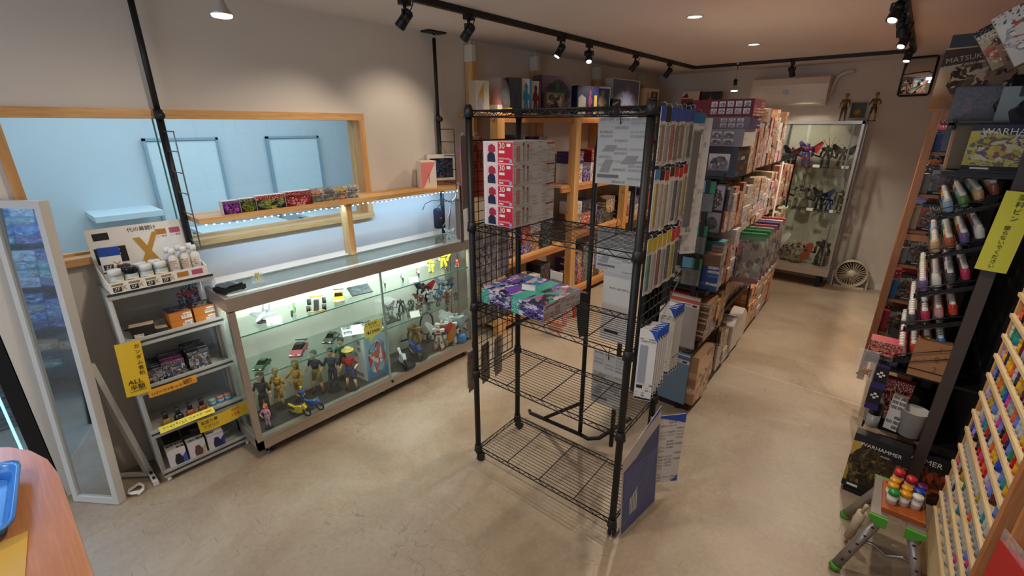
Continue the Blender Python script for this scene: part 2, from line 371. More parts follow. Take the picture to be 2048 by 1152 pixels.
def concrete():
    m, n, b = nt('polished_concrete'); L = n.links.new
    tc = N(n, 'ShaderNodeTexCoord')
    n1 = N(n, 'ShaderNodeTexNoise', s_Scale=1.1, s_Detail=6., s_Roughness=.62, s_Distortion=.6); L(tc.outputs['Object'], n1.inputs['Vector'])
    n2 = N(n, 'ShaderNodeTexNoise', s_Scale=42., s_Detail=5.); L(tc.outputs['Object'], n2.inputs['Vector'])
    mm = N(n, 'ShaderNodeMath', operation='MULTIPLY_ADD', i_1=.22); L(n2.outputs[0], mm.inputs[0]); L(n1.outputs[0], mm.inputs[2])
    r = ramp(n, [(.36, hx('#8a7660')), (.56, hx('#a08d76')), (.78, hx('#b3a591'))]); L(mm.outputs[0], r.inputs[0])
    out = r.outputs[0]
    # hairline crazing, only in patches
    wr = N(n, 'ShaderNodeTexNoise', s_Scale=5., s_Detail=3.); L(tc.outputs['Object'], wr.inputs['Vector'])
    mx0 = N(n, 'ShaderNodeVectorMath', operation='SCALE'); mx0.inputs['Scale'].default_value = .25; L(wr.outputs['Color'], mx0.inputs[0])
    av = N(n, 'ShaderNodeVectorMath', operation='ADD'); L(tc.outputs['Object'], av.inputs[0]); L(mx0.outputs[0], av.inputs[1])
    vo = N(n, 'ShaderNodeTexVoronoi', feature='DISTANCE_TO_EDGE', s_Scale=9.); L(av.outputs[0], vo.inputs['Vector'])
    lt = N(n, 'ShaderNodeMath', operation='LESS_THAN', i_1=.010); L(vo.outputs['Distance'], lt.inputs[0])
    pt = N(n, 'ShaderNodeTexNoise', s_Scale=1.7, s_Detail=2.); L(tc.outputs['Object'], pt.inputs['Vector'])
    pg = N(n, 'ShaderNodeMapRange'); pg.inputs[1].default_value = .5; pg.inputs[2].default_value = .68; L(pt.outputs[0], pg.inputs[0])
    ck = N(n, 'ShaderNodeMath', operation='MULTIPLY'); L(lt.outputs[0], ck.inputs[0]); L(pg.outputs[0], ck.inputs[1])
    # scuffs: short strokes in two directions
    def scuff(ang, sc, thr):
        mp = N(n, 'ShaderNodeMapping'); mp.inputs['Rotation'].default_value = (0, 0, R(ang)); mp.inputs['Scale'].default_value = (sc[0], sc[1], 1); L(tc.outputs['Object'], mp.inputs[0])
        q = N(n, 'ShaderNodeTexNoise', s_Scale=1., s_Detail=1.5); L(mp.outputs[0], q.inputs['Vector'])
        g = N(n, 'ShaderNodeMath', operation='GREATER_THAN', i_1=thr); L(q.outputs[0], g.inputs[0]); return g.outputs[0]
    s1 = scuff(24, (5, 120), .745); s2 = scuff(-18, (120, 4.5), .75)
    sm = N(n, 'ShaderNodeMath', operation='MAXIMUM'); L(s1, sm.inputs[0]); L(s2, sm.inputs[1])
    s3 = N(n, 'ShaderNodeMath', operation='MULTIPLY_ADD', i_1=.8); L(ck.outputs[0], s3.inputs[0]); L(sm.outputs[0], s3.inputs[2]); s3.use_clamp = True
    # saw-cut joint across the aisle
    sx = N(n, 'ShaderNodeSeparateXYZ'); L(tc.outputs['Object'], sx.inputs[0])
    j = N(n, 'ShaderNodeMath', operation='SUBTRACT', i_1=3.86); L(sx.outputs[1], j.inputs[0]); ja = N(n, 'ShaderNodeMath', operation='ABSOLUTE'); L(j.outputs[0], ja.inputs[0])
    jl = N(n, 'ShaderNodeMath', operation='LESS_THAN', i_1=.004); L(ja.outputs[0], jl.inputs[0])
    mj = N(n, 'ShaderNodeMix', data_type='RGBA'); L(jl.outputs[0], mj.inputs[0]); L(out, mj.inputs[6]); mj.inputs[7].default_value = rgba(hx('#c8b795'))
    mk = N(n, 'ShaderNodeMath', operation='MULTIPLY', i_1=.55); L(s3.outputs[0], mk.inputs[0])
    mx = N(n, 'ShaderNodeMix', data_type='RGBA'); L(mk.outputs[0], mx.inputs[0]); L(mj.outputs[2], mx.inputs[6]); mx.inputs[7].default_value = rgba(hx('#4a3624'))
    L(mx.outputs[2], b.inputs['Base Color'])
    rg = N(n, 'ShaderNodeMapRange'); rg.inputs[3].default_value = .34; rg.inputs[4].default_value = .52; L(n1.outputs[0], rg.inputs[0]); L(rg.outputs[0], b.inputs['Roughness'])
    b.inputs['Specular IOR Level'].default_value = .55
    bp = N(n, 'ShaderNodeBump', s_Strength=.05, s_Distance=.01); L(mm.outputs[0], bp.inputs['Height']); L(bp.outputs[0], b.inputs['Normal'])
    return m
CONC = concrete()
XW, ZC, YB, XR, YF = -3.19, 2.65, 7.1, .78, -2.4
struct(MB().box(-6.2, XR + .12, YF - .12, YB + .12, -.08, 0).build('floor', CONC), 'beige polished concrete floor with hairline cracks and scuffs', 'floor')
struct(MB().box(-6.2, XR + .12, YF - .12, YB + .12, ZC, ZC + .08).build('ceiling', CEIL), 'flat warm grey painted ceiling', 'ceiling')
# left wall with the long window and the doorway at its near end
wl = MB(); a, b_ = XW - .12, XW
wl.box(a, b_, -.10, .13, 0, ZC); wl.box(a, b_, 1.985, YB, 0, ZC); wl.box(a, b_, .13, 1.985, 0, 1.285); wl.box(a, b_, .13, 1.985, 2.015, ZC)
wl.box(a, b_, -2.2, -.10, 2.2, ZC); wl.box(a, b_, YF, -2.2, 0, ZC)
struct(wl.build('wall_left', WALL), 'pale plaster wall on the left, above and below the long window', 'wall')
struct(MB().box(-3.31, XR + .12, YB, YB + .12, 0, ZC).build('wall_back', WALL), 'pale plaster back wall behind air conditioner and glass cabinet', 'wall')
struct(MB().box(XR, XR + .12, YF, YB, 0, ZC).build('wall_right', WALL), 'pale plaster wall behind the right-hand racks', 'wall')
wf = MB(); wf.box(-3.31, -2.6, YF - .12, YF, 0, ZC); wf.box(.2, XR + .12, YF - .12, YF, 0, ZC); wf.box(-2.6, .2, YF - .12, YF, 2.3, ZC); wf.box(-2.6, .2, YF - .12, YF, 0, .5)
struct(wf.build('wall_front', WALL), 'pale plaster shop front wall around its window', 'wall')
wn = struct(bpy.data.objects.new('window_2', None), 'shop front window behind the counter', 'window'); COL.objects.link(wn)
MB().box(-2.6, .2, YF - .07, YF - .06, .5, 2.3).build('pane', GLASS, wn)
struct(MB().box(XW, XW + .012, 2.1, YB, 0, .06).build('baseboard_left', WHITE), 'low white baseboard under the left wall', 'baseboard')
struct(MB().box(-.5, XR, YB - .012, YB, 0, .06).build('baseboard_back', WHITE), 'low white baseboard at the back wall', 'baseboard')
# long interior window
win = struct(bpy.data.objects.new('window_1', None), 'long interior window with pine frame on the left wall', 'window'); COL.objects.link(win)
MB().box(-3.335, -3.165, .11, 2.005, 1.985, 2.032).build('window_head', PINE, win)
MB().box(-3.335, -3.150, .11, 2.005, 1.268, 1.305).build('window_sill', PINE, win)
MB().box(-3.335, -3.165, .11, .150, 1.305, 1.985).build('window_jamb', PINEZ, win)
MB().box(-3.335, -3.165, 1.962, 2.005, 1.305, 1.985).build('window_jamb', PINEZ, win)
for y0, y1 in ((.15, .735), (.742, 1.962)):
    MB().box(-3.262, -3.256, y0, y1, 1.305, 1.985).build('pane', GLASS, win)
MB().box(-3.275, -3.245, .15, 1.962, 1.305, 1.318).build('glazing_bead', PINE, win)
MB().box(-3.264, -3.254, .735, .742, 1.305, 1.985).build('glass_joint', GEDGE, win)
# ---- the pale room behind the window
rm = MB(); XF = -5.8
rm.box(XF - .1, XF, -.1, 4.6, 0, ZC); rm.box(XF, XW - .12, 4.5, 4.6, 0, ZC); rm.box(XF, XW - .12, -.16, -.10, 0, ZC)
struct(rm.build('wall_back_room', ROOM), 'pale blue-lit walls of the room behind the window', 'wall')
FRM = mat('#8fa9b8', .4, 0, 'panel_frame')
for (y0, y1, lb) in ((1.18, 1.84, 'left of two framed white boards seen through the long window'), (2.34, 2.97, 'right of two framed white boards seen through the long window')):
    t = thing('partition_board', lb, 'board', (XF + .02, (y0 + y1) / 2, 0), 0, 'boards in the back room'); hw = (y1 - y0) / 2
    MB().box(0, .02, -hw + .025, hw - .025, .30, 1.80).build('board', mat('#d4e4ea', .5), t)
    for q in (-hw, hw - .025): MB().box(-.005, .035, q, q + .025, .28, 1.83).build('frame_side', FRM, t)
    MB().box(-.005, .035, -hw, hw, 1.805, 1.83).build('frame_top', FRM, t)
    for q in (-hw + .01, hw - .035): MB().box(-.005, .06, q, q + .025, 0, .30).build('leg', FRM, t)
def desk(lb, x0, x1, y0, y1, z):
    t = thing('white_desk', lb, 'desk', ((x0 + x1) / 2, (y0 + y1) / 2, 0), 0, 'desks in the back room'); w = (x1 - x0) / 2; d = (y1 - y0) / 2
    MB().box(-w, w, -d, d, z - .03, z).build('desk_top', mat('#dfe9ec', .35), t)
    for sx in (-1, 1):
        for sy in (-1, 1): MB().cbox((sx * (w - .04), sy * (d - .04), (z - .03) / 2), (.04, .04, z - .03)).build('leg', FRM, t)
    MB().box(-w + .06, -w + .08, -d + .06, d - .06, .25, z - .04).build('modesty_panel', mat('#aebfc9', .6), t)
desk('nearer white desk seen under the wooden wall shelf', -5.6, -4.75, 1.35, 2.2, .95)
desk('farther white desk seen beside the window post', -5.55, -4.9, 2.45, 3.3, .95)
tag(MB().box(XF, XF + .45, .62, 1.12, 1.14, 1.19).build('wall_ledge', mat('#d4e4ea', .5)), 'small white ledge on the far wall of the back room', 'shelf')
# ---- doorway and the blue-lit alcove at the near end of the left wall
dr = struct(bpy.data.objects.new('door_1', None), 'black framed glass door at the near end of the left wall', 'door'); COL.objects.link(dr)
MB().box(-3.30, -3.195, -.165, -.105, 0, 2.2).build('door_post', BLACK, dr)
MB().box(-3.29, -3.22, -2.2, -2.14, 0, 2.2).build('door_post', BLACK, dr)
MB().box(-3.29, -3.22, -2.14, -.165, 2.14, 2.2).build('door_head', BLACK, dr)
MB().box(-3.258, -3.252, -1.15, -.165, .02, 2.14).build('pane', GLASS, dr)
MB().box(-3.29, -3.22, -1.2, -1.15, 0, 2.14).build('door_stile', BLACK, dr)
LEDB = mat('#59b7ff', .3, 0, 'blue_led', emit=5)
tag(MB().box(-3.335, -3.32, -.20, -.19, .05, 2.1).build('led_strip', LEDB), 'vertical blue light strip behind the black door post', 'light strip')
al = MB(); al.box(-5.1, -5.0, YF, -.16, 0, ZC); al.box(-5.0, -3.31, YF - .12, YF, 0, ZC)
struct(al.build('wall_alcove', mat('#24262c', .8, 0, 'dark_wall')), 'dark walls of the alcove beyond the glass door', 'wall')
light('alcove_light', 'AREA', (-3.8, -.75, 2.3), 38, (.26, .52, 1), (-3.65, -1.8, .8), shape='RECTANGLE', size=.5, size_y=1.4)
lw = struct(bpy.data.objects.new('wall_low', None), 'low grey boarded wall beyond the glass door', 'wall'); COL.objects.link(lw); lw.location = (-4.32, 0, 0)
GREYW = wood('#8b8a86', '#5f5d5b', 'grey_boards', 'Y', knots=False)
for k in range(6): MB().box(0, .02, -1.2, -.17, .005 + k * .075, .075 + k * .075).build('plank', GREYW, lw)
# ------------------------------------------------------------------ ceiling lights
EMW = mat((1, .86, .66), .3, 0, 'lamp_glow', emit=14); EMD = mat((1, .90, .80), .3, 0, 'downlight_glow', emit=9)
def downlight(x, y, lb, e):
    t = thing('downlight', lb, 'ceiling light', (x, y, ZC), 0, 'recessed ceiling lights')
    MB().lathe([(.046, -.002), (.055, -.002), (.057, 0), (.057, -.004), (.05, -.009), (.046, -.006)], n=24, caps=False).build('trim_ring', WHITE, t)
    MB().lathe([(.0465, -.003), (.0465, -.001)], n=24).build('lens', EMD, t)
    light('downlight_lamp', 'SPOT', (x, y, ZC - .02), e, WARM, (x, y, 0), spot_size=R(140), spot_blend=.9, shadow_soft_size=.05)
downlight(-1.36, 3.49, 'nearer round recessed light in the ceiling', 85); downlight(-1.36, 4.97, 'farther round recessed light in the ceiling', 140)
downlight(-1.30, .9, 'recessed ceiling light above the entrance floor, out in front of the counter', 36); downlight(-2.2, -1.2, 'recessed ceiling light above the counter', 30)
tr = thing('lighting_track', 'black ceiling track carrying spotlights around the shop', 'track', (0, 0, ZC))
MB().box(-2.395, -2.36, -1.2, 6.30, -.035, 0).build('track_rail', BLACK, tr)
MB().box(-2.36, -.24, 6.265, 6.30, -.035, 0).build('track_rail', BLACK, tr)
MB().box(-.27, -.235, .4, 6.30, -.035, 0).build('track_rail', BLACK, tr)
def spot(x, y, tgt, lb, e=14, lit=True, size=78):
    p = Vector((x, y, ZC - .035)); hd = Vector((x, y, ZC - .125)); d = (Vector(tgt) - hd).normalized()
    t = thing('track_spotlight', lb, 'spotlight', p, 0, 'black track spotlights')
    MB().box(-.016, .016, -.035, .035, -.028, 0).build('adapter', BLACK, t)
    h = hd - p; side = Vector((d.y, -d.x, 0)).normalized()
    MB().cyl((0, 0, -.028), (0, 0, -.055), .010, n=8).bar((side * .036) + Vector((0, 0, -.055)), (side * -.036) + Vector((0, 0, -.055)), .012, .006).bar(side * .036 + Vector((0, 0, -.055)), side * .036 + h, .012, .004).bar(-side * .036 + Vector((0, 0, -.055)), -side * .036 + h, .012, .004).build('yoke', BLACK, t)
    c = h
    MB().cyl(c - d * .045, c - d * .03, .018, .031, 14).cyl(c - d * .03, c + d * .012, .029, .029, 16).cyl(c + d * .012, c + d * .016, .025, n=16).cyl(c + d * .016, c + d * .062, .029, .031, 16, caps=False).cyl(c + d * .050, c + d * .056, .030, n=16).build('lamp_head', BLACK, t)
    bk = c - d * .045
    MB().tube([Vector((0, 0, -.03)) + side * .01, Vector((0, 0, -.045)) - d * .05 + side * .0, bk - d * .05 + Vector((0, 0, .03)), bk - d * .015, bk], .0035, 5).build('cable', BLACK, t)
    MB().cyl(c + d * .057, c + d * .060, .021, n=16).build('lens', EMW if lit else DARK, t)
    if lit: light('spot_lamp', 'SPOT', p + c + d * .066, e, WARM, tgt, spot_size=R(size), spot_blend=.75, shadow_soft_size=.03)
spot(-2.378, 1.84, (-3.1, 1.45, 1.6), 'track spotlight nearest the camera above the long window', 16)
spot(-2.378, 2.34, (-3.2, 2.25, 1.7), 'track spotlight second from near, beside the black pole', 14)
spot(-2.378, 3.37, (-2.95, 2.55, .9), 'lit track spotlight above the wire rack, aimed left and down', 16)
spot(-2.378, 3.80, (-1.75, 3.0, .6), 'lit track spotlight next to it, aimed to the right', 26)
spot(-2.378, 4.68, (-3.05, 4.5, 1.7), 'track spotlight fifth from near, above the character boxes', 12)
spot(-2.378, 5.52, (-3.05, 5.5, 1.7), 'track spotlight sixth from near, above the far boxes', 14)
spot(-1.28, 6.283, (-1.1, 6.9, 1.4), 'small track spotlight in front of the air conditioner', 34)
spot(-.25, 3.42, (-.75, 2.45, .5), 'lit track spotlight on the right track, nearest', 10, size=105)
spot(-.25, 3.95, (.15, 4.2, 1.0), 'second spotlight on the right-hand track', 22)
spot(-.25, 4.55, (-.75, 3.6, .6), 'third lit spotlight on the right-hand track', 50, size=110)
spot(-.25, 5.5, (-.5, 4.9, .2), 'farthest lit spotlight on the right-hand track', 75, size=110)
spot(-.25, 2.2, (.45, 2.0, .8), 'track spotlight over the wooden paint rack, above the frame', 34, size=100)
spot(-.25, 1.2, (-.4, 2.2, 0), 'track spotlight over the entrance floor on the right', 7, size=105)
def bulb(x, y, z, drop, lb, e, tgt):
    t = thing('reflector_bulb', lb, 'lamp', (x, y, z), 0, 'reflector bulbs')
    MB().cyl((0, 0, drop + .05), (0, 0, drop + .07), .022, n=12).cyl((0, 0, .12), (0, 0, drop + .05), .0045 if drop > .16 else .012, n=8).build('stem', CHROME if drop > .16 else BLACK, t)
    MB().cyl((0, 0, .065), (0, 0, .13), .021, n=14).build('socket', BLACK, t)
    MB().lathe([(.014, .075), (.016, .055), (.024, .030), (.034, .014), (.037, .005)], n=18).build('reflector', mat('#b9b1a8', .3, .3), t)
    MB().lathe([(.0368, .005), (.034, -.002), (.018, -.005), (.001, -.006)], n=18).build('bulb_face', EMW, t)
    light('bulb_lamp', 'SPOT', (x, y, z - .02), e, WARM, tgt, spot_size=R(150), spot_blend=.9, shadow_soft_size=.035)
bulb(-2.15, .79, 2.345, .235, 'large reflector bulb hanging near the camera on the left', 17, (-2.75, .55, .9))
bulb(-1.86, 6.283, 2.34, .24, 'small reflector bulb on a chrome stem at the back', 6, (-2.0, 6.0, 1.3))
# ------------------------------------------------------------------ back wall furniture
ac = thing('air_conditioner', 'white wall-mounted air conditioner on the back wall', 'air conditioner', (-1.40, YB, 2.21))
prof = [(-.235, .0), (-.245, .10), (-.245, .21), (-.22, .285), (-.14, .315), (0, .315), (0, 0), (-.05, -.02), (-.15, -.03)]
ACW = mat('#d9cfc0', .25, 0, 'ac_plastic')
MB().prism([(x, z) for x, z in prof], .84, Matrix.Translation((-.42, 0, 0)) @ Matrix(((0, 1, 0, 0), (1, 0, 0, 0), (0, 0, 1, 0), (0, 0, 0, 1))), 0).build('casing', ACW, ac)
MB().box(-.40, .40, -.246, -.15, -.012, .006, 0).cbox((0, -.225, -.02), (.8, .06, .008), (R(-18), 0, 0)).build('louver', mat('#cfc4b4', .3), ac)
MB().box(-.045, .015, -.2475, -.245, .10, .155).build('sticker', mat('#9fc0cf', .5), ac)
MB().box(.36, .40, -.238, -.234, .02, .05).build('status_panel', mat('#bdb3a6', .4), ac)
tag(MB().tube([(-.975, 7.06, 2.30), (-.955, 7.06, 2.42), (-.93, 7.06, 2.50), (-.86, 7.06, 2.545), (-.78, 7.06, 2.55)], .022, 8).build('pipe_cover', ACW), 'beige pipe duct curving from the air conditioner', 'duct')
fan = thing('box_fan', 'small beige round floor fan at the back wall', 'fan', (-.32, 6.98, 0), R(8)); FB = mat('#cdc0a6', .45, 0, 'fan_plastic')
rr = MB()
for k in range(28):
    t0 = 2 * PI * k / 28; rr.bar((.05 * math.cos(t0), -.055, .185 + .05 * math.sin(t0)), (.145 * math.cos(t0 + .25), -.055, .185 + .145 * math.sin(t0 + .25)), .0035, .006)
rr.build('grille', FB, fan)
MB().lathe([(.145, 0), (.168, 0), (.172, .012), (.172, .085), (.16, .09), (.145, .012)], (0, .03, .185), 28, axis=(0, -1, 0), caps=False).build('ring', FB, fan)
MB().lathe([(.001, 0), (.05, 0), (.05, .01), (.001, .012)], (0, -.052, .185), 20, axis=(0, -1, 0)).build('hub', mat('#d8cdb6', .4), fan)
MB().lathe([(.14, 0), (.14, .01)], (0, .025, .185), 24, axis=(0, -1, 0)).build('backplate', mat('#3a332a', .6), fan)
for k in range(5):
    t0 = 2 * PI * k / 5; MB().prism([(.03, -.01), (.13, -.035), (.135, .03), (.03, .02)], .012, Matrix.Translation((0, -.01, .185)) @ Matrix.Rotation(t0, 4, 'Y') @ Matrix.Rotation(.3, 4, 'X')).build('blade', mat('#857a66', .5), fan)
MB().box(-.16, .16, -.06, .07, 0, .022).build('base', FB, fan)
for s in (-1, 1): MB().box(s * .182 - .01, s * .182 + .01, -.03, .03, .0, .20).build('bracket', FB, fan)
mr = thing('convex_mirror', 'square convex security mirror high on the back wall', 'mirror', (-.19, 6.98, 2.45), R(-14))
mm_ = MB(); n_ = 10
for i in range(n_ + 1):
    for j in range(n_ + 1):
        x = (i / n_ - .5) * .26; z = (j / n_ - .5) * .34; mm_.v.append((x, -.03 + (x * x + z * z) * .8, z))
for i in range(n_):
    for j in range(n_):
        q = i * (n_ + 1) + j; mm_.face((q, q + n_ + 1, q + n_ + 2, q + 1), 0, None, True)
mm_.build('mirror_face', mat('#d8d8d8', .03, 1., 'mirror_silver'), mr)
fr_ = [(.135, .175), (.12, .19), (-.12, .19), (-.135, .175), (-.135, -.175), (-.12, -.19), (.12, -.19), (.135, -.175)]
MB().tube([(x, -.01, z) for x, z in fr_ + fr_[:1]], .011, 8).build('rim', BLACK, mr)
MB().cyl((0, .0, 0), (0, .10, .02), .012).box(-.03, .03, .095, .11, -.03, .05).build('wall_arm', BLACK, mr)
tag(MB().box(.085, .155, YB - .012, YB, .40, .52, 0).box(.10, .14, YB - .016, YB - .012, .43, .49, 1).build('wall_outlet', [FB, WHITE]), 'beige wall outlet low on the back wall', 'outlet')
ps = thing('poster', 'small black framed poster of a gold emblem above the cabinet', 'poster', (-.66, YB - .004, 2.12))
MB().box(-.085, .085, -.004, .004, -.10, .10).build('card', mat('#c8b998', .6), ps); MB().box(-.075, .075, -.007, -.004, -.085, .085).build('print', mat('#120e0c', .35), ps)
MB().lathe([(.001, 0), (.04, 0), (.04, .002), (.001, .002)], (0, -.009, -.02), 20, axis=(0, -1, .0)).build('emblem', mat('#c9962c', .4, .5), ps)
tag(MB().box(-.735, -.665, YB - .004, YB - .001, 1.94 + .02, 2.015).build('notice', PAPER), 'small white notice taped under the emblem poster', 'notice')
def scrawl(parent, c, w, h, n, m, seed, r=.0009):
    # unreadable handwriting: short pen strokes on a face looking towards -y
    rnd = random.Random(seed); b = MB()
    for k in range(n):
        x = c[0] - w / 2 + w * (k + .5) / n; q = w / n * .4
        for j in range(2):
            p0 = (x + rnd.uniform(-q, q), c[1], c[2] + rnd.uniform(-h, h) / 2); p1 = (x + rnd.uniform(-q, q), c[1], c[2] + rnd.uniform(-h, h) / 2)
            b.tube([p0, p1], r, 4)
    return b.build('pen_strokes', m, parent)
# ------------------------------------------------------------------ scale models and toys
def robot(label, loc, h, main, acc, dark='#2b2b30', rz=0, wings=None, gun=True, group='robot models', seed=0):
    rnd = random.Random(seed); t = thing('robot_model', label, 'robot model', loc, rz, group)
    A = mat(main, .35); B = mat(acc, .35); D = mat(dark, .4); s = h
    MB().cbox((0, 0, .70 * s), (.20 * s, .13 * s, .15 * s), m=0).cbox((0, -.06 * s, .72 * s), (.12 * s, .06 * s, .08 * s), m=1).cbox((0, 0, .59 * s), (.10 * s, .09 * s, .08 * s), m=2).cbox((0, 0, .53 * s), (.16 * s, .11 * s, .07 * s), m=0).build('torso', [A, B, D], t)
    hd = MB().cbox((0, 0, .83 * s), (.075 * s, .08 * s, .085 * s), m=0)
    for q in (-1, 1): hd.bar((q * .01 * s, -.04 * s, .86 * s), (q * .07 * s, -.045 * s, .94 * s), .012 * s, .008 * s, 1)
    hd.build('head', [A, B], t)
    for q in (-1, 1):
        sp = rnd.uniform(.02, .07) * s; fw = rnd.uniform(-.06, .02) * s
        MB().cbox((q * .15 * s, 0, .74 * s), (.12 * s, .13 * s, .10 * s), m=0).bar((q * .16 * s, 0, .70 * s), (q * .18 * s + q * sp, fw, .55 * s), .05 * s, .05 * s, 2).bar((q * .18 * s + q * sp, fw, .57 * s), (q * .17 * s + q * sp, fw * 2, .42 * s), .075 * s, .08 * s, 0).cbox((q * .17 * s + q * sp, fw * 2, .39 * s), (.05 * s, .05 * s, .05 * s), m=2).build('arm', [A, B, D], t)
        lx = q * rnd.uniform(.09, .13) * s
        MB().bar((q * .06 * s, 0, .52 * s), (lx, -.02 * s, .28 * s), .07 * s, .08 * s, 0).cbox((lx, -.04 * s, .29 * s), (.07 * s, .06 * s, .07 * s), m=1).bar((lx, -.01 * s, .28 * s), (lx * 1.15, .01 * s, .06 * s), .095 * s, .10 * s, 0).cbox((lx * 1.15, -.03 * s, .025 * s), (.09 * s, .19 * s, .05 * s), m=1).build('leg', [A, B, D], t)
    MB().cbox((0, .10 * s, .70 * s), (.16 * s, .08 * s, .16 * s)).build('backpack', D, t)
    if wings == 'rays':
        for k in range(10):
            a = R(-20 + k * 24.4); MB().bar((0, .12 * s, .70 * s), (.55 * s * math.cos(a), .14 * s, .70 * s + .5 * s * math.sin(a)), .03 * s, .008 * s).build('wing_blade', mat('#b59a5c' if k % 2 else '#8d8578', .3, .4), t)
    elif wings == 'pair':
        for q in (-1, 1): MB().prism([(0, 0), (.42 * s, .30 * s), (.50 * s, .22 * s), (.30 * s, -.18 * s), (.10 * s, -.12 * s)], .02 * s, Matrix.Translation((0, .13 * s, .70 * s)) @ Matrix.Diagonal((q, 1, 1, 1))).build('wing', B if q > 0 else A, t)
    elif wings == 'shield': MB().prism([(-.12 * s, -.3 * s), (.0, -.42 * s), (.12 * s, -.3 * s), (.12 * s, .2 * s), (0, .32 * s), (-.12 * s, .2 * s)], .03 * s, Matrix.Translation((.32 * s, -.12 * s, .52 * s)) @ Matrix.Rotation(.25, 4, 'Y')).build('shield', B, t)
    if gun: MB().bar((-.24 * s, -.05 * s, .40 * s), (-.34 * s, -.40 * s, .50 * s), .04 * s, .05 * s).bar((-.30 * s, -.25 * s, .46 * s), (-.36 * s, -.55 * s, .54 * s), .015 * s, .015 * s).build('rifle', D, t)
    MB().lathe([(.20 * s, -.0), (.20 * s, .012 * s), (.17 * s, .02 * s)], (0, 0, -.001), 16).build('stand', D, t)
    return t
def figurine(label, loc, h, skin, top, bottom, hair, rz=0, pose=0, hat=None, longhair=False, group='painted figures', shoe='#22201f'):
    t = thing('figurine', label, 'figurine', loc, rz, group); s = h
    S, T, Bm, H, Sh = mat(skin, .5), mat(top, .55), mat(bottom, .55), mat(hair, .45), mat(shoe, .5)
    lean = (.0, .05, -.06)[pose % 3] * s
    m = MB()
    for q in (-1, 1):
        kx = q * (.065 + .03 * (pose % 2)) * s; ky = -.03 * s * (q if pose else 1)
        m.cyl((q * .045 * s, 0, .50 * s), (kx, ky, .28 * s), .052 * s, .038 * s, 8, 2); m.ball((kx, ky, .28 * s), .039 * s, 2, 8)
        m.cyl((kx, ky, .28 * s), (kx * 1.15, ky * .3, .05 * s), .036 * s, .022 * s, 8, 2 if pose != 1 else 0); m.ball((kx * 1.15, ky * .3 - .03 * s, .022 * s), .03 * s, 4, 8, (.9, 1.7, .72))
    m.cyl((0, 0, .47 * s), (0, 0, .60 * s), .082 * s, .062 * s, 12, 2); m.cyl((0, 0, .58 * s), (0, -.005 * s, .74 * s), .062 * s, .095 * s, 12, 1); m.ball((0, -.005 * s, .745 * s), .093 * s, 1, 12, (1.1, .75, .55))
    m.cyl((0, 0, .78 * s), (0, -.005 * s, .86 * s), .026 * s, .024 * s, 8, 0)
    for q in (-1, 1):
        e = (q * (.15 + .02 * pose) * s, (-.02 + lean / s) * s, .62 * s); hnd = (q * (.09 if pose == 2 else .16) * s, -.10 * s if pose else -.03 * s, (.58 if pose == 1 else .50) * s)
        m.ball((q * .10 * s, 0, .755 * s), .036 * s, 1, 8); m.cyl((q * .10 * s, 0, .755 * s), e, .032 * s, .026 * s, 8, 1); m.ball(e, .026 * s, 0, 8); m.cyl(e, hnd, .025 * s, .019 * s, 8, 0); m.ball(hnd, .024 * s, 0, 8, (1, 1, 1.3))
    m.ball((0, -.01 * s, .915 * s), .066 * s, 0, 12, (.9, .95, 1.15)); m.ball((0, -.075 * s, .905 * s), .012 * s, 0, 6)
    m.build('body', [S, T, Bm, H, Sh], t)
    hm = MB().ball((0, .012 * s, .945 * s), .072 * s, 0, 12, (1., 1., .95))
    if longhair: hm.cyl((0, .045 * s, .96 * s), (0, .07 * s, .66 * s), .07 * s, .045 * s, 10)
    hm.build('hair', H, t)
    if hat: MB().lathe([(.135 * s, .0), (.13 * s, .012 * s), (.075 * s, .018 * s), (.07 * s, .06 * s), (.04 * s, .075 * s)], (0, .01 * s, .965 * s), 18).build('hat', mat(hat, .7), t)
    MB().lathe([(.16 * s, -.0), (.16 * s, .012 * s), (.15 * s, .016 * s)], (0, 0, -.003), 18).build('stand', DARK, t)
    return t
TYRE = mat('#141414', .7, 0, 'tyre')
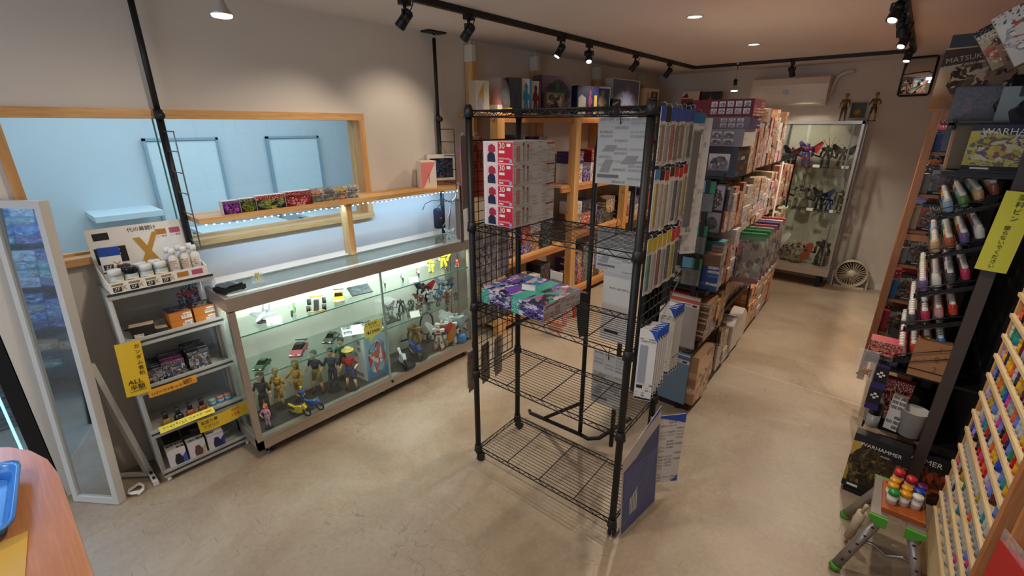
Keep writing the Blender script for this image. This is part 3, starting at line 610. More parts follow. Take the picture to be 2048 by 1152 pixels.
def toy_car(label, loc, L, color, rz, wing=False, rough=.2, stripe=None, clear=None, name='model_car', group='scale model cars'):
    t = thing(name, label, 'model car', loc, rz, group); w = L * .42; P = mat(color, rough, 0, coat=.5)
    # x forward
    hull = [(-.5, .10), (-.5, .19), (-.46, .235), (-.18, .245), (.20, .225), (.44, .18), (.5, .13), (.49, .08), (-.48, .07)]
    cab = [(-.36, .235), (-.26, .345), (-.02, .355), (.16, .235)]
    def pr(poly, wd, m0, nm, mt, taper=1.):
        b = MB(); n = len(poly)
        for y, k in ((-wd / 2, 1), (wd / 2, 1)):
            for x, z in poly: b.v.append((x * L, y * (taper if z > .3 else 1), z * L))
        b.face(list(range(n - 1, -1, -1))); b.face(list(range(n, 2 * n)))
        for i in range(n):
            j = (i + 1) % n; b.face((i, j, n + j, n + i))
        return b.build(nm, mt, t)
    pr(hull, w, 0, 'car_body', P); pr(cab, w * .9, 0, 'windows', mat('#0d0f12', .08), .78)
    MB().box(-.25 * L, -.03 * L, -w * .34, w * .34, .345 * L, .36 * L).build('roof', P if not stripe else mat(stripe, .2), t)
    for sx in (-.31, .30):
        for q in (-1, 1): MB().cyl((sx * L, q * w * .38, .085 * L), (sx * L, q * w * .51, .085 * L), .085 * L, n=14).cyl((sx * L, q * w * .50, .085 * L), (sx * L, q * w * .52, .085 * L), .05 * L, n=10, m=1).build('wheel', [TYRE, CHROME], t)
    for q in (-1, 1): MB().cbox((.475 * L, q * w * .36, .155 * L), (.05 * L, .09 * L, .035 * L)).build('headlight', mat('#e8e6da', .15), t)
    MB().box(.478 * L, .492 * L, -.1 * L, .1 * L, .10 * L, .13 * L).build('number_plate', PAPER, t)
    if wing:
        m = MB().box(-.50 * L, -.42 * L, -w * .55, w * .55, .36 * L, .372 * L)
        for q in (-1, 1): m.bar((-.45 * L, q * w * .3, .23 * L), (-.46 * L, q * w * .3, .36 * L), .01 * L, .03 * L)
        m.build('rear_wing', DARK, t)
    return t
def toy_bike(label, loc, L, color, rz, acc='#1a1a1c', group='scale model motorcycles'):
    t = thing('model_motorcycle', label, 'model motorcycle', loc, rz, group); P = mat(color, .2, coat=.5); D = mat(acc, .4)
    for x in (-.34, .34):
        pts = [(x * L + .15 * L * math.cos(a), 0, .165 * L + .15 * L * math.sin(a)) for a in [2 * PI * k / 16 for k in range(17)]]
        w = MB().tube(pts, .032 * L, 6)
        for k in range(5): w.bar((x * L, 0, .165 * L), (x * L + .14 * L * math.cos(k * 1.257), 0, .165 * L + .14 * L * math.sin(k * 1.257)), .012 * L, .02 * L, 1)
        w.build('wheel', [TYRE, CHROME], t)
    MB().prism([(-.20 * L, .20 * L), (-.16 * L, .40 * L), (.10 * L, .46 * L), (.20 * L, .38 * L), (.16 * L, .17 * L), (-.05 * L, .12 * L)], .13 * L, Matrix.Translation((0, -.065 * L, 0))).build('fairing', P, t)
    MB().prism([(-.16 * L, .38 * L), (-.46 * L, .50 * L), (-.48 * L, .47 * L), (-.20 * L, .33 * L)], .09 * L, Matrix.Translation((0, -.045 * L, 0))).build('tail', P, t)
    MB().prism([(.12 * L, .42 * L), (.22 * L, .56 * L), (.36 * L, .40 * L), (.30 * L, .32 * L)], .12 * L, Matrix.Translation((0, -.06 * L, 0))).build('nose', P, t)
    for q in (-1, 1): MB().cyl((.36 * L, q * .05 * L, .165 * L), (.22 * L, q * .05 * L, .50 * L), .014 * L, n=6).build('fork', CHROME, t)
    MB().bar((.2 * L, -.14 * L, .53 * L), (.2 * L, .14 * L, .53 * L), .018 * L, .018 * L).build('handlebar', D, t)
    MB().bar((-.34 * L, .06 * L, .165 * L), (.05 * L, .06 * L, .16 * L), .03 * L, .03 * L).cyl((-.05 * L, -.07 * L, .12 * L), (-.42 * L, -.08 * L, .26 * L), .025 * L, .035 * L, 8).build('exhaust', STEEL, t)
    return t
def card(label, loc, w, h, rz, tilt=.3, m=None, name='price_card'):
    o = tag(MB().box(-w / 2, w / 2, -.001, .001, 0, h).build(name, m or PAPER, None, loc, (-tilt, 0, rz)), label, 'price card'); return o

# ------------------------------------------------------------------ glass cabinet at the back wall
gc = thing('glass_cabinet', 'tall aluminium framed glass cabinet of robots at the back wall', 'cabinet', (-.93, 6.86, 0))
x0, x1, y0, y1, zb, zt = -.40, .40, -.20, .20, .25, 2.00
for x in (x0, x1 - .025):
    for y in (y0, y1 - .025): MB().box(x, x + .025, y, y + .025, zb - .0, zt).build('post', ALU, gc)
for (a_, b_, c_, d_) in ((x0, x1, y0, y0 + .025), (x0, x1, y1 - .025, y1), (x0, x0 + .025, y0 + .025, y1 - .025), (x1 - .025, x1, y0 + .025, y1 - .025)): MB().box(a_, b_, c_, d_, zt - .035, zt).build('top_frame', ALU, gc)
MB().box(x0 + .025, x1 - .025, y0 + .025, y1 - .025, zt - .012, zt - .006).build('top_glass', GLASS, gc)
MB().box(x0, x1, y0, y1, zb - .09, zb).build('base_plinth', mat('#b7ab97', .4), gc)
for x in (-.30, .30):
    for y in (-.12, .12): MB().cbox((x, y, .08), (.05, .05, .16)).build('leg', BLACK, gc)
MB().box(x0 + .025, x1 - .025, y0 + .004, y0 + .009, zb, zt - .035).build('front_pane', GLASS, gc)
for x in (x0 + .006, x1 - .012): MB().box(x, x + .006, y0 + .025, y1 - .025, zb, zt - .035).build('side_pane', GLASS, gc)
MB().box(x0 + .02, x1 - .02, y1 - .012, y1 - .004, zb, zt - .035).build('back_panel', mat('#bdb6a4', .4), gc)
CS = []
for z in (.95, 1.47): MB().box(x0 + .02, x1 - .02, y0 + .03, y1 - .03, z - .006, z).build('shelf', GLASSG, gc)
MB().box(x1 - .10, x1 - .085, y0 + .0, y0 + .012, zb + .02, zt - .05).build('door_stile', STEEL, gc)
cabz = (.25, .95, 1.47)
spec = [(0, -.30, '#8b1d22', '#d8d2c4', 'pair', .30, 'red and white winged robot, left end of the cabinet floor'), (0, -.13, '#c9c2b4', '#b5272b', None, .22, 'small white robot with red parts on the cabinet floor'),
        (0, .0, '#c8c0a8', '#c6582a', 'shield', .28, 'white robot holding a tall orange shield on the cabinet floor'), (0, .26, '#25242a', '#46464e', None, .30, 'bulky black robot with cannons, right end of the cabinet floor'),
        (1, -.30, '#5b6068', '#33363d', None, .22, 'grey robot at the left of the middle cabinet shelf'), (1, -.10, '#8d8576', '#4a3f36', 'rays', .30, 'robot with spread gold blades on the middle cabinet shelf'),
        (1, .12, '#1d1e24', '#31406a', 'pair', .22, 'black robot beside a blue one on the middle cabinet shelf'), (1, .22, '#1f4fa3', '#27344f', None, .14, 'squat blue robot on the middle cabinet shelf'), (1, .33, '#4d4a36', '#b99a3c', 'rays', .24, 'robot with yellow blades at right of the middle cabinet shelf'),
        (2, -.29, '#2a2a2e', '#c01d2a', 'pair', .20, 'black robot on a red block, left of the top cabinet shelf'), (2, -.12, '#5b4a86', '#c22f3a', 'pair', .24, 'purple and red robot on the top cabinet shelf'), (2, .08, '#3f4045', '#5a564e', 'rays', .23, 'dark grey robot with blades, middle of the top cabinet shelf'), (2, .25, '#33352e', '#5b5a44', 'pair', .22, 'dark olive robot at right of the top cabinet shelf')]
for k, (lv, x, m_, a_, wg, h_, lb) in enumerate(spec): robot(lb, (-.93 + x, 6.83 + .04 * (k % 2), cabz[lv] + .001), h_ * 1.25, m_, a_, rz=R(random.uniform(-25, 25)), wings=wg, seed=k, group='robots in the glass cabinet')
for k, (lv, x) in enumerate(((0, -.22), (1, -.22), (1, .05), (1, .29), (2, .02), (2, .31))):
    card('white name card, %s from the left on the %s level of the cabinet' % (ORD[[0, 0, 1, 2, 0, 1][k]], ('floor', 'middle', 'top')[lv]), (-.93 + x, 6.70, cabz[lv] + .001), .07, .035, 0)
for k, x in enumerate((-.78, -.50)): figurine('gold painted action figure standing on the cabinet top, %s of the poster' % ('left', 'right')[k], (x, 6.9, 2.001), .30, '#a5793a', '#7a5a2c', '#57401f', '#8f6a33', rz=R(10 - 25 * k), pose=k, group='gold figures on the cabinet')

# ------------------------------------------------------------------ long glass display counter
dc = thing('glass_counter', 'long aluminium framed glass display counter under the wall shelf', 'display case', (0, 0, 0))
X0, X1, Y0, Y1 = -2.99, -2.66, .725, 2.58
FRA = mat('#b3a699', .35, .55, 'counter_frame')
for x in (X0, X1 - .035):
    for y in (Y0, Y1 - .035): MB().box(x, x + .035, y, y + .035, .07, .99).build('post', FRA, dc)
MB().box(X1 - .04, X1, Y0, Y1, .985, 1.065).build('top_front_rail', FRA, dc)
MB().box(X0, X1 - .04, Y0, Y0 + .03, .985, 1.065).build('top_end_rail', FRA, dc); MB().box(X0, X1 - .04, Y1 - .03, Y1, .985, 1.065).build('top_end_rail', FRA, dc)
MB().box(X0, X0 + .025, Y0 + .03, Y1 - .03, 1.02, 1.065).build('top_back_rail', mat('#5d6663', .4), dc)
MB().box(X0 + .025, X1 - .04, Y0 + .03, Y1 - .03, 1.055, 1.062).build('top_glass', GLASSG, dc)
MB().box(X1 - .05, X1, Y0, Y1, .07, .15).build('bottom_front_rail', FRA, dc)
MB().box(X1 - .001, X1 + .006, Y0, Y1, .135, .152).build('door_track', ALU, dc)
MB().box(X0, X1 - .05, Y0, Y0 + .03, .07, .15).build('bottom_end_rail', FRA, dc); MB().box(X0, X1 - .05, Y1 - .03, Y1, .07, .15).build('bottom_end_rail', FRA, dc)
MB().box(X0 + .01, X1 - .05, Y0 + .03, Y1 - .03, .125, .148).build('floor_board', mat('#3c3836', .55), dc)
MB().box(X0, X0 + .008, Y0 + .03, Y1 - .03, .15, .985).build('back_panel', mat('#c9cdc2', .5), dc)
for z, w in ((.545, .30), (.825, .30)):
    MB().box(X1 - .02 - w, X1 - .02, Y0 + .035, Y1 - .035, z - .008, z).build('glass_shelf', GLASSG, dc)
    MB().box(X1 - .02, X1 - .0185, Y0 + .035, Y1 - .035, z - .008, z).build('shelf_edge', GEDGE, dc)
MB().box(X1 - .012, X1 - .008, Y0 + .035, 1.70, .15, .985).build('front_pane', GLASS, dc); MB().box(X1 - .006, X1 - .002, 1.68, Y1 - .035, .15, .985).build('front_pane', GLASS, dc)
MB().box(X1 - .013, X1 - .001, 1.683, 1.697, .15, .985).build('pane_seal', mat('#8fa59c', .3), dc)
for y in (Y0 + .012, Y1 - .018): MB().box(X0 + .035, X1 - .035, y, y + .005, .15, .985).build('side_pane', GLASS, dc)
MB().cyl((X1, 1.70, .115), (X1 + .006, 1.70, .115), .010, n=14).build('lock', DARK, dc)
for y in (.80, 1.65, 2.5):
    for x in (-2.72, -2.93): MB().cyl((x, y, 0), (x, y, .07), .012, n=10).cyl((x, y, 0), (x, y, .01), .022, n=12).build('foot', STEEL, dc)
LEDC = mat((.72, 1, .90), .3, 0, 'counter_led', emit=2.2)
MB().box(X1 - .058, X1 - .044, Y0 + .06, Y1 - .06, .988, .996).build('light_tube', LEDC, dc)
light('counter_tube_light', 'AREA', (X1 - .055, (Y0 + Y1) / 2, .984), 7.0, (.97, 1, .95), (X1 - .17, (Y0 + Y1) / 2, .2), shape='RECTANGLE', size=1.7, size_y=.012).rotation_euler = (R(0), R(26), 0)
bpy.data.objects['counter_tube_light'].data.size = .02; bpy.data.objects['counter_tube_light'].data.size_y = 1.7
Z1, Z2, Z3 = .149, .5455, .8255
# upper shelf
jt = thing('model_jet', 'grey fighter jet model at the left of the upper glass shelf', 'model plane', (-2.80, .93, Z3), R(-40)); JG = mat('#7d848a', .45)
MB().lathe([(.001, -.09), (.010, -.06), (.014, -.02), (.015, .05), (.011, .09)], (0, 0, .035), 10, axis=(-1, 0, 0)).build('fuselage', JG, jt)
for q in (-1, 1): MB().prism([(.02, 0), (-.05, q * .08), (-.075, q * .08), (-.06, 0)], .004, Matrix.Translation((0, 0, .034)) @ Matrix(((1, 0, 0, 0), (0, 0, 1, 0), (0, 1, 0, 0), (0, 0, 0, 1)))).build('wing', JG, jt); MB().prism([(-.07, .04), (-.10, .075), (-.115, .075), (-.10, .04)], .003, Matrix.Translation((0, q * .018, 0))).build('tail_fin', JG, jt)
MB().cyl((-.01, 0, 0), (-.01, 0, .03), .003).lathe([(.03, 0), (.03, .003)]).build('stand', DARK, jt)
card('white card with a jet picture in front of the model jet', (-2.70, .965, Z3), .085, .05, R(68), .5, panel('card_print', '#e8e6df', ['#7d8aa0', '#a0522d', '#30363f'], (5, 4), .6))
toy_bike('bright green model motorcycle on the upper glass shelf', (-2.77, 1.11, Z3), .115, '#49c23a', R(-35))
f1 = thing('model_race_car', 'black and gold open-wheel race car model on the upper glass shelf', 'model car', (-2.775, 1.265, Z3), R(-28))
MB().prism([(-.08, .012), (-.08, .03), (-.02, .045), (.03, .03), (.10, .018), (.10, .010)], .03, Matrix.Translation((0, -.015, 0))).build('car_body', mat('#15130f', .25), f1)
for x in (-.065, .065):
    for q in (-1, 1): MB().cyl((x, q * .035, .02), (x, q * .058, .02), .02, n=14).build('wheel', TYRE, f1)
MB().box(-.095, -.075, -.045, .045, .045, .05).box(.09, .108, -.05, .05, .010, .014).build('wings', mat('#b8943a', .3, .4), f1)
toy_car('yellow rally car model on the upper glass shelf', (-2.785, 1.43, Z3), .15, '#e2b21c', R(-30), True)
tag(MB().cbox((0, 0, .012), (.10, .15, .008), (R(0), R(20), 0), mats=(1, 1, 1, 1, 0, 1)).build('etched_plate', [art('etched_plate_art', ('#2c3133', '#3d4442'), ['#20262a', '#4c5550', '#353c3b'], 9, seed=3), DARK], None, (-2.80, 1.60, Z3 + .012), (0, 0, R(-10))), 'dark etched plate leaning on the upper glass shelf', 'plate')
for k, (y, c, lb) in enumerate(((1.80, '#5f86b8', 'blue'), (1.96, '#6d7480', 'grey'), (2.11, '#d0365a', 'pink and red'))): toy_bike('%s model motorcycle on the right of the upper glass shelf' % lb, (-2.79, y, Z3), .10, c, R(-30))
robot('yellow blocky robot on the right of the upper glass shelf', (-2.80, 2.25, Z3), .12, '#d8cf3a', '#b7ab2a', rz=R(30), gun=False, seed=31, group='figures in the counter')
robot('larger yellow robot with green base on the upper glass shelf', (-2.82, 2.40, Z3), .15, '#d6c21c', '#8fae2a', rz=R(40), wings='pair', seed=32, group='figures in the counter')
toy_bike('black and white mini motorcycle beside the yellow robot', (-2.74, 2.36, Z3), .08, '#222426', R(-25), '#d8d8d8')
robot('small red robot at the far end of the upper glass shelf', (-2.76, 2.50, Z3), .07, '#b33a2e', '#d8d0c0', rz=R(30), seed=33, group='figures in the counter')
card('white price card in front of the motorcycles', (-2.70, 2.0, Z3), .07, .04, R(68), .5)
# lower shelf
toy_car('dark green coupe model on the lower glass shelf', (-2.78, .875, Z2), .13, '#17512c', R(-48))
toy_car('dark red sports car with rear wing on the lower glass shelf', (-2.79, 1.11, Z2), .17, '#8c1d2f', R(-42), True, stripe='#1c1a1c')
toy_car('black van-like car on the lower glass shelf', (-2.80, 1.34, Z2), .15, '#17191b', R(-52))
tag(MB().tube([(-2.86 + .03 * math.cos(a), 1.62 + .06 * math.sin(a), Z2 + .012 + .012 * math.sin(2 * a)) for a in [k * .5 for k in range(13)]], .012, 6).build('figure_part', mat('#3b3d40', .5)), 'dark curled model part behind the price bubble', 'model part')
cd = thing('clear_case', 'small clear display dome with a winged model on the lower shelf', 'case', (-2.80, 1.80, Z2)); MB().box(-.06, .06, -.06, .06, .006, .17).build('cover', CLEARP, cd); MB().box(-.065, .065, -.065, .065, 0, .006).build('base', DARK, cd)
robot('tiny green winged robot inside the clear case', (-2.80, 1.80, Z2 + .006), .09, '#6d7e73', '#9fb1a4', wings='pair', seed=40, group='figures in the counter')
card('white price card on the right of the lower glass shelf', (-2.69, 1.98, Z2), .075, .05, R(68), .5)
mins = ['#3d4a34', '#4f6a4a', '#5d5345', '#2c4a45', '#3c3f4f', '#7b2f2c', '#44506c', '#6d6f78', '#3f3a52', '#54604a', '#70433a', '#a5a7ac', '#2d5f86', '#cfcac0']
cn = ['olive', 'moss green', 'brown', 'dark teal', 'slate', 'brick red', 'steel blue', 'grey', 'plum', 'sage', 'rust', 'silver', 'bright blue', 'white']
for k in range(14):
    c = mins[k]; y = 1.86 + (k % 7) * .098; x = -2.74 - .10 * (k // 7)
    robot('%s painted miniature in the %s row of the lower glass shelf' % (cn[k], ('front', 'back')[k // 7]), (x, y, Z2), .075 + .03 * (k // 7) + .015 * (k % 3), c, mins[(k * 5 + 3) % 14], rz=R(40 + 17 * (k % 4)), seed=50 + k, gun=k % 2 == 0, wings=[None, 'pair', None][k % 3], group='painted miniatures')
robot('large black robot standing at the back of the lower glass shelf', (-2.88, 2.22, Z2), .20, '#1f2326', '#8c1d22', rz=R(35), wings='pair', seed=70, group='figures in the counter')
robot('large silver robot at the far end of the lower glass shelf', (-2.86, 2.42, Z2), .18, '#7d848c', '#3d4650', rz=R(35), wings='pair', seed=71, group='figures in the counter')
# counter floor
figurine('seated-size pink suited figure with orange hair in the near corner', (-2.74, .83, Z1), .17, '#e3b48f', '#d88aa8', '#c78fb8', '#e0672a', R(40), 2, longhair=True)
figurine('figure in dark coat and black trousers, leftmost tall figure', (-2.86, .87, Z1), .33, '#d9a982', '#2a2024', '#17161a', '#5d2f22', R(45), 0, longhair=True)
figurine('slim gold figure, left of two gold figures', (-2.90, .98, Z1), .30, '#c08f3a', '#a8792c', '#b8893a', '#8a5f22', R(40), 0)
figurine('slim gold figure, right of two gold figures', (-2.88, 1.10, Z1), .31, '#c9983f', '#b5863a', '#b5863a', '#8f6626', R(40), 2, longhair=True)
figurine('muscular figure with dark top and yellow sash behind', (-2.89, 1.24, Z1), .33, '#c99a6e', '#262c3c', '#8f7c3a', '#1c1c1f', R(35), 1)
figurine('figure in navy clothing with arms at its sides', (-2.83, 1.33, Z1), .33, '#d2a27a', '#24344a', '#1d2a44', '#1c1c22', R(40), 0)
figurine('figure in a green checked coat at the back', (-2.91, 1.46, Z1), .34, '#d6a883', '#1f5a3c', '#15241c', '#3a1c1a', R(40), 1)
figurine('figure in red shirt, blue shorts and straw hat, the largest in front', (-2.75, 1.42, Z1), .32, '#e0b088', '#b3262c', '#2b3f78', '#17151a', R(40), 1, hat='#d9b766')
for y, c, lb in ((.98, '#e0b51c', 'yellow headed'), (1.07, '#2f62b0', 'blue')): toy_bike('%s toy trike on the counter floor, front row' % lb, (-2.72, y + .04, Z1), .16, '#2a5cae' if c[1] == '2' else '#d8b422', R(30), '#c9a21c')
figurine('little rider in blue with a yellow ball head on the trikes', (-2.74, 1.06, Z1 + .06), .13, '#e2c21c', '#2b5fb0', '#274d90', '#e2c21c', R(50), 2, shoe='#c9a21c')
bx = carton('large white boxed kit with red and blue artwork on the counter floor', (-2.82, 1.64, Z1), (.20, .13, .37), R(96), [art('red_giant_art', ('#4d8fc4', '#a9d1e6'), ['#c23a35', '#d9665a', '#3d7fb5', '#e7ddd0', '#4f93c6', '#86b8da'], 3, None, fig=.40, seed=5), panel('white_side', '#dfe1e0', ['#b03030', '#55606b', '#b9bfc4'], (3, 7), .55), mat('#e4e6e4', .4)])
card('white slanted lettered sign lying behind the boxed kit', (-2.76, 1.52, Z1 + .395), .20, .09, R(68), 1.1, panel('slant_print', '#e4e4de', ['#4a4f55', '#9aa0a5'], (3, 2), .2), 'sign_card')
sb = thing('price_bubble', 'yellow speech-bubble price sign stuck on the counter glass', 'sign', (X1 + .004, 1.585, .60), R(90))
MB().prism([(-.07, -.055), (-.03, -.06), (-.035, -.095), (.005, -.06), (.07, -.045), (.075, .05), (.03, .06), (-.06, .055), (-.075, .02)], .001).build('paper', mat('#d9d86a', .7), sb)
text('こちらは', .024, INK, sb, (-.015, -.001, .036), FRONT, align='CENTER'); scrawl(sb, (.015, -.001, .012), .09, .018, 7, INK, 4); text('¥13900', .034, INK, sb, (0, -.001, -.026), FRONT, align='CENTER')
for k, (x, y, L, c) in enumerate(((-2.74, 1.86, .22, '#202430'), (-2.78, 2.02, .23, '#2b3f6a'))): 
    tag(MB().lathe([(.10, 0), (.10, .006), (.095, .008)], n=28).build('display_disc', DARK, None, (x, y, Z1)), 'round black display disc under the %s big motorcycle' % ('white', 'blue')[k], 'stand'); toy_bike('big %s racing motorcycle on a black disc' % ('black and white', 'blue')[k], (x, y, Z1 + .008), L, ('#c9ccd2', '#27468c')[k], R(-20 + 10 * k))
robot('dark gold armoured robot standing behind the motorcycles', (-2.88, 2.10, Z1), .27, '#8a6b2c', '#5d4a22', rz=R(40), seed=80, group='figures in the counter')
robot('white winged robot with a red shield and yellow spike', (-2.74, 2.24, Z1), .24, '#d5d2cc', '#c0252b', rz=R(40), wings='pair', seed=81, group='figures in the counter')
robot('white and orange robot standing beside the red shield', (-2.78, 2.31, Z1), .26, '#dcd8d0', '#c97a2c', rz=R(45), wings='shield', seed=82, group='figures in the counter')
for k in range(5): robot('white armoured robot, %s of the white crowd at the far end' % ORD[k], (-2.74 - .07 * (k % 2), 2.38 + .035 * k, Z1), .26 + .02 * (k % 3), '#d2d6d6', '#a9c6d8' if k % 2 else '#8f999c', rz=R(30 + 12 * k), wings='pair' if k % 2 == 0 else None, seed=90 + k, group='white robots in the counter')
bt = thing('belt_stand', 'oval stand with a chain of white figures at the back of the counter', 'figure stand', (-2.92, 2.26, Z1)); MB().tube([(0, .07 * math.cos(a), .18 + .10 * math.sin(a)) for a in [2 * PI * k / 16 for k in range(17)]], .008, 6).build('oval_frame', mat('#4a2f5c', .4), bt); MB().cyl((0, 0, 0), (0, 0, .08), .01).build('post', DARK, bt)
tag(MB().lathe([(.04, 0), (.046, .05), (.035, .08), (.001, .085)], n=16).build('blue_cup', mat('#3d7fc0', .3), None, (-2.70, 2.46, Z1)), 'small blue and white dome at the front of the white robots', 'dome')
# things on top of the counter
kt = thing('clear_top_case', 'black low controller case with clear lid on the counter top', 'case', (-2.80, .80, 1.0655), R(12)); MB().cbox((0, 0, .018), (.10, .13, .024)).build('base', BLACK, kt)
for sx in (-1, 1):
    for sy in (-1, 1): MB().cyl((sx * .04, sy * .05, 0), (sx * .04, sy * .05, .008), .01, n=8).build('foot', DARK, kt)
MB().cbox((0, 0, .036), (.08, .11, .012), mats=None).build('keys', panel('keys', '#15161a', ['#8fa0b0', '#3a4048', '#c0c8d0'], (4, 6), .4), kt)
cl = thing('clear_card_stand', 'small clear stand holding a yellow handwritten tag', 'sign', (-2.83, .965, 1.0655), R(65)); MB().box(-.035, .035, -.02, .02, 0, .003).box(-.03, .03, 0, .003, 0, .06).build('stand', CLEARP, cl); MB().box(-.014, .014, -.003, -.001, .012, .062).build('tag', mat('#e3dca0', .7), cl); scrawl(cl, (0, -.004, .038), .022, .04, 5, INK, 2)
pf = robot('pale robot figure standing at the far end of the counter top', (-2.80, 2.46, 1.0655), .09, '#a9c6cc', '#e1e6e4', rz=R(40), wings='pair', seed=97, group='figures in the counter')

# ------------------------------------------------------------------ wall shelf, poles, brackets, speaker
def pole(y, z0, lb, plate):
    t = thing('tension_pole', lb, 'pole', (-3.12, y, 0), 0, 'black tension poles')
    MB().cyl((0, 0, z0), (0, 0, 2.0), .018, n=12).build('lower_tube', BLACK, t); MB().cyl((0, 0, 2.0), (0, 0, 2.60), .0145, n=12).build('upper_tube', BLACK, t)
    MB().ball((.03, 0, 2.0), .022, 0, 10).cyl((0, 0, 1.985), (0, 0, 2.03), .021, n=12).build('lock_knob', BLACK, t)
    MB().cyl((0, 0, 2.60), (0, 0, 2.635), .007, n=8).build('screw', CHROME, t); MB().box(-.05, .05, -.09, .09, 2.638, 2.65).build('ceiling_plate', BLACK, t)
    MB().cyl((0, 0, z0 - .0), (0, 0, z0 + .02), .03, n=12).build('floor_pad', BLACK, t)
    b = MB(); w = .19; zz = 1.92; r = .0035
    b.tube([(.0, .0, zz), (w, 0, zz), (w, .0, zz - .02), (w, .0, 1.30), (.0, .0, 1.34)], r, 6)
    for k in range(4): b.tube([(0, 0, 1.82 - .11 * k), (w, 0, 1.82 - .11 * k)], r, 6)
    b.build('wire_bracket', STEEL if y < 1 else BLACK, t)
pole(.74, 1.07, 'black floor-to-ceiling pole in front of the long window', 1); pole(2.68, 0.0, 'black floor-to-ceiling pole at the right end of the wall shelf', 1)
tag(MB().box(-3.18, -2.93, .76, 2.93, 1.434, 1.462).build('wall_shelf', PINE), 'long pine plank shelf mounted in front of the window', 'shelf')
tag(MB().box(-3.045, -2.955, 1.66, 1.70, 1.066, 1.434).build('shelf_post', PINEZ), 'short pine post standing on the counter under the plank', 'post')
LED = mat((.80, .93, 1), .3, 0, 'cool_led', emit=14)
ls = thing('led_garland', 'drooping strip of tiny white lights under the pine shelf', 'light strip', (-2.965, 0, 1.428))
pts = [(0, .80 + .04 * k, -.004 - .008 * abs(math.sin(k * .37))) for k in range(53)]
MB().tube(pts, .002, 5).build('strip', mat('#cfd6da', .4), ls)
ld = MB()
for (x, y, z) in pts: ld.cbox((x, y, z - .003), (.006, .007, .004))
o_ = ld.build('light_dots', LED, ls); o_['kind'] = 'stuff'
light('shelf_strip_light', 'AREA', (-2.985, 1.85, 1.418), 4.6, (.30, .60, 1), None, shape='RECTANGLE', size=.02, size_y=2.0).rotation_euler = (0, R(24), 0)
tag(MB().tube([(-3.03, 2.78, 1.42), (-3.04, 2.77, 1.36), (-3.06, 2.72, 1.30), (-3.05, 2.70, 1.22), (-3.08, 2.66, 1.12), (-3.1, 2.62, 1.07)], .003, 5).build('led_cable', WHITE), 'thin white cable hanging below the light strip', 'cable')
def mini(label, y0, y1, h, front, dep=.06, x=-2.972, top='#d8d4d0', clear=False):
    return carton(label, (x - dep / 2, (y0 + y1) / 2, 1.4622), (y1 - y0, dep, h), R(90), [front, mat(top, .4), mat(top, .4)], name='toy_box', group='small boxes on the wall shelf')
mini('short purple toy box, leftmost on the pine shelf', .905, .995, .075, art('purple_box', ('#2a1338', '#56256b'), ['#7a2f8c', '#3c1750', '#b05ac0', '#241028'], 8, '#4b2a5e', '#cdb6d8', seed=1))
mini('black and green toy box with title strip, second from left', 1.0, 1.085, .078, art('green_glasses', ('#1c1a16', '#2a2a1c'), ['#5c6b22', '#2e3318', '#7d8a3a', '#191914'], 7, '#2a2420', '#d8c9a8', seed=2))
bb = mini('long black toy box with green goggles and red strip', 1.09, 1.26, .085, art('goggle_box', ('#191a17', '#252b26'), ['#6b7a2f', '#21241d', '#3d5560', '#8f9a4a'], 6, '#8c1f28', '#d9c6b4', seed=3, bandw=.3))
bb = mini('long red toy box with goggles picture', 1.265, 1.435, .09, art('red_goggle_box', ('#5d1620', '#7c2230'), ['#a52c3c', '#4a1018', '#c9a49a', '#8c1f28'], 7, '#7c1a24', '#e3cdbf', seed=4, bandw=.26))
cols = ['#5d6b3a', '#7d7a2c', '#c96f22', '#8b8d92', '#c97b3a', '#3f4652', '#bfa12c', '#777b80']
for k in range(8):
    lvl = k // 4; y = 1.445 + .088 * (k % 4); L_ = .085
    t = thing('boxed_mini_car', 'clear boxed mini car, %s from left in the %s row on the pine shelf' % (ORD[k % 4], ('lower', 'upper')[lvl]), 'toy car', (-3.0, y + L_ / 2, 1.4622 + .046 * lvl), R(90), 'boxed mini cars')
    MB().box(-L_ / 2 + .002, L_ / 2 - .002, -.02, .022, .003, .043).build('clear_cover', CLEARP, t)
    MB().box(-L_ / 2, L_ / 2, .0225, .026, 0, .045, 0).box(-L_ / 2, L_ / 2, -.022, .0225, 0, .003, 0).build('backing_card', art('mini_card%d' % k, ('#c9b9a2', '#e3d9c6'), [cols[k], '#2a2624', '#d8cdb8'], 6, cols[(k + 3) % 8], seed=k), t)
    P = mat(cols[k], .3)
    MB().prism([(-.034, .008), (-.034, .017), (-.022, .019), (-.014, .028), (.008, .028), (.018, .018), (.034, .015), (.034, .008)], .024, Matrix.Translation((0, -.012, 0))).build('car_body', P, t)
    for x in (-.02, .021):
        for q in (-.0135, .0135): MB().cyl((x, q - .002, .009), (x, q + .002, .009), .0065, n=10).build('wheel', TYRE, t)
b1 = carton('tall white box with a pink triangle standing on the pine shelf', (-3.06, 2.475, 1.4622), (.13, .10, .215), R(72), [mat('#e9d9c2', .5), mat('#e9d9c2', .5), mat('#efe2d0', .5)])
MB().prism([(-.065, .205), (.060, .205), (-.050, .0), (-.065, .0)], .0008, Matrix.Translation((0, -.051, 0))).build('pink_triangle', mat('#e8827e', .5), b1); MB().box(-.001, .001, -.0525, -.051, .04, .12).build('printed_line', INK, b1)
b2 = thing('window_box', 'white framed window box with dark figure parts on the pine shelf', 'box', (-3.085, 2.66, 1.4622), R(68)); w2, h2, d2 = .25, .255, .08
MB().box(-w2 / 2, w2 / 2, 0, d2, .04, h2, 0).build('carton', mat('#d9c8b4', .5), b2); MB().box(-w2 / 2, w2 / 2, -.004, d2, 0, .04).build('base_strip', mat('#8a6250', .5), b2)
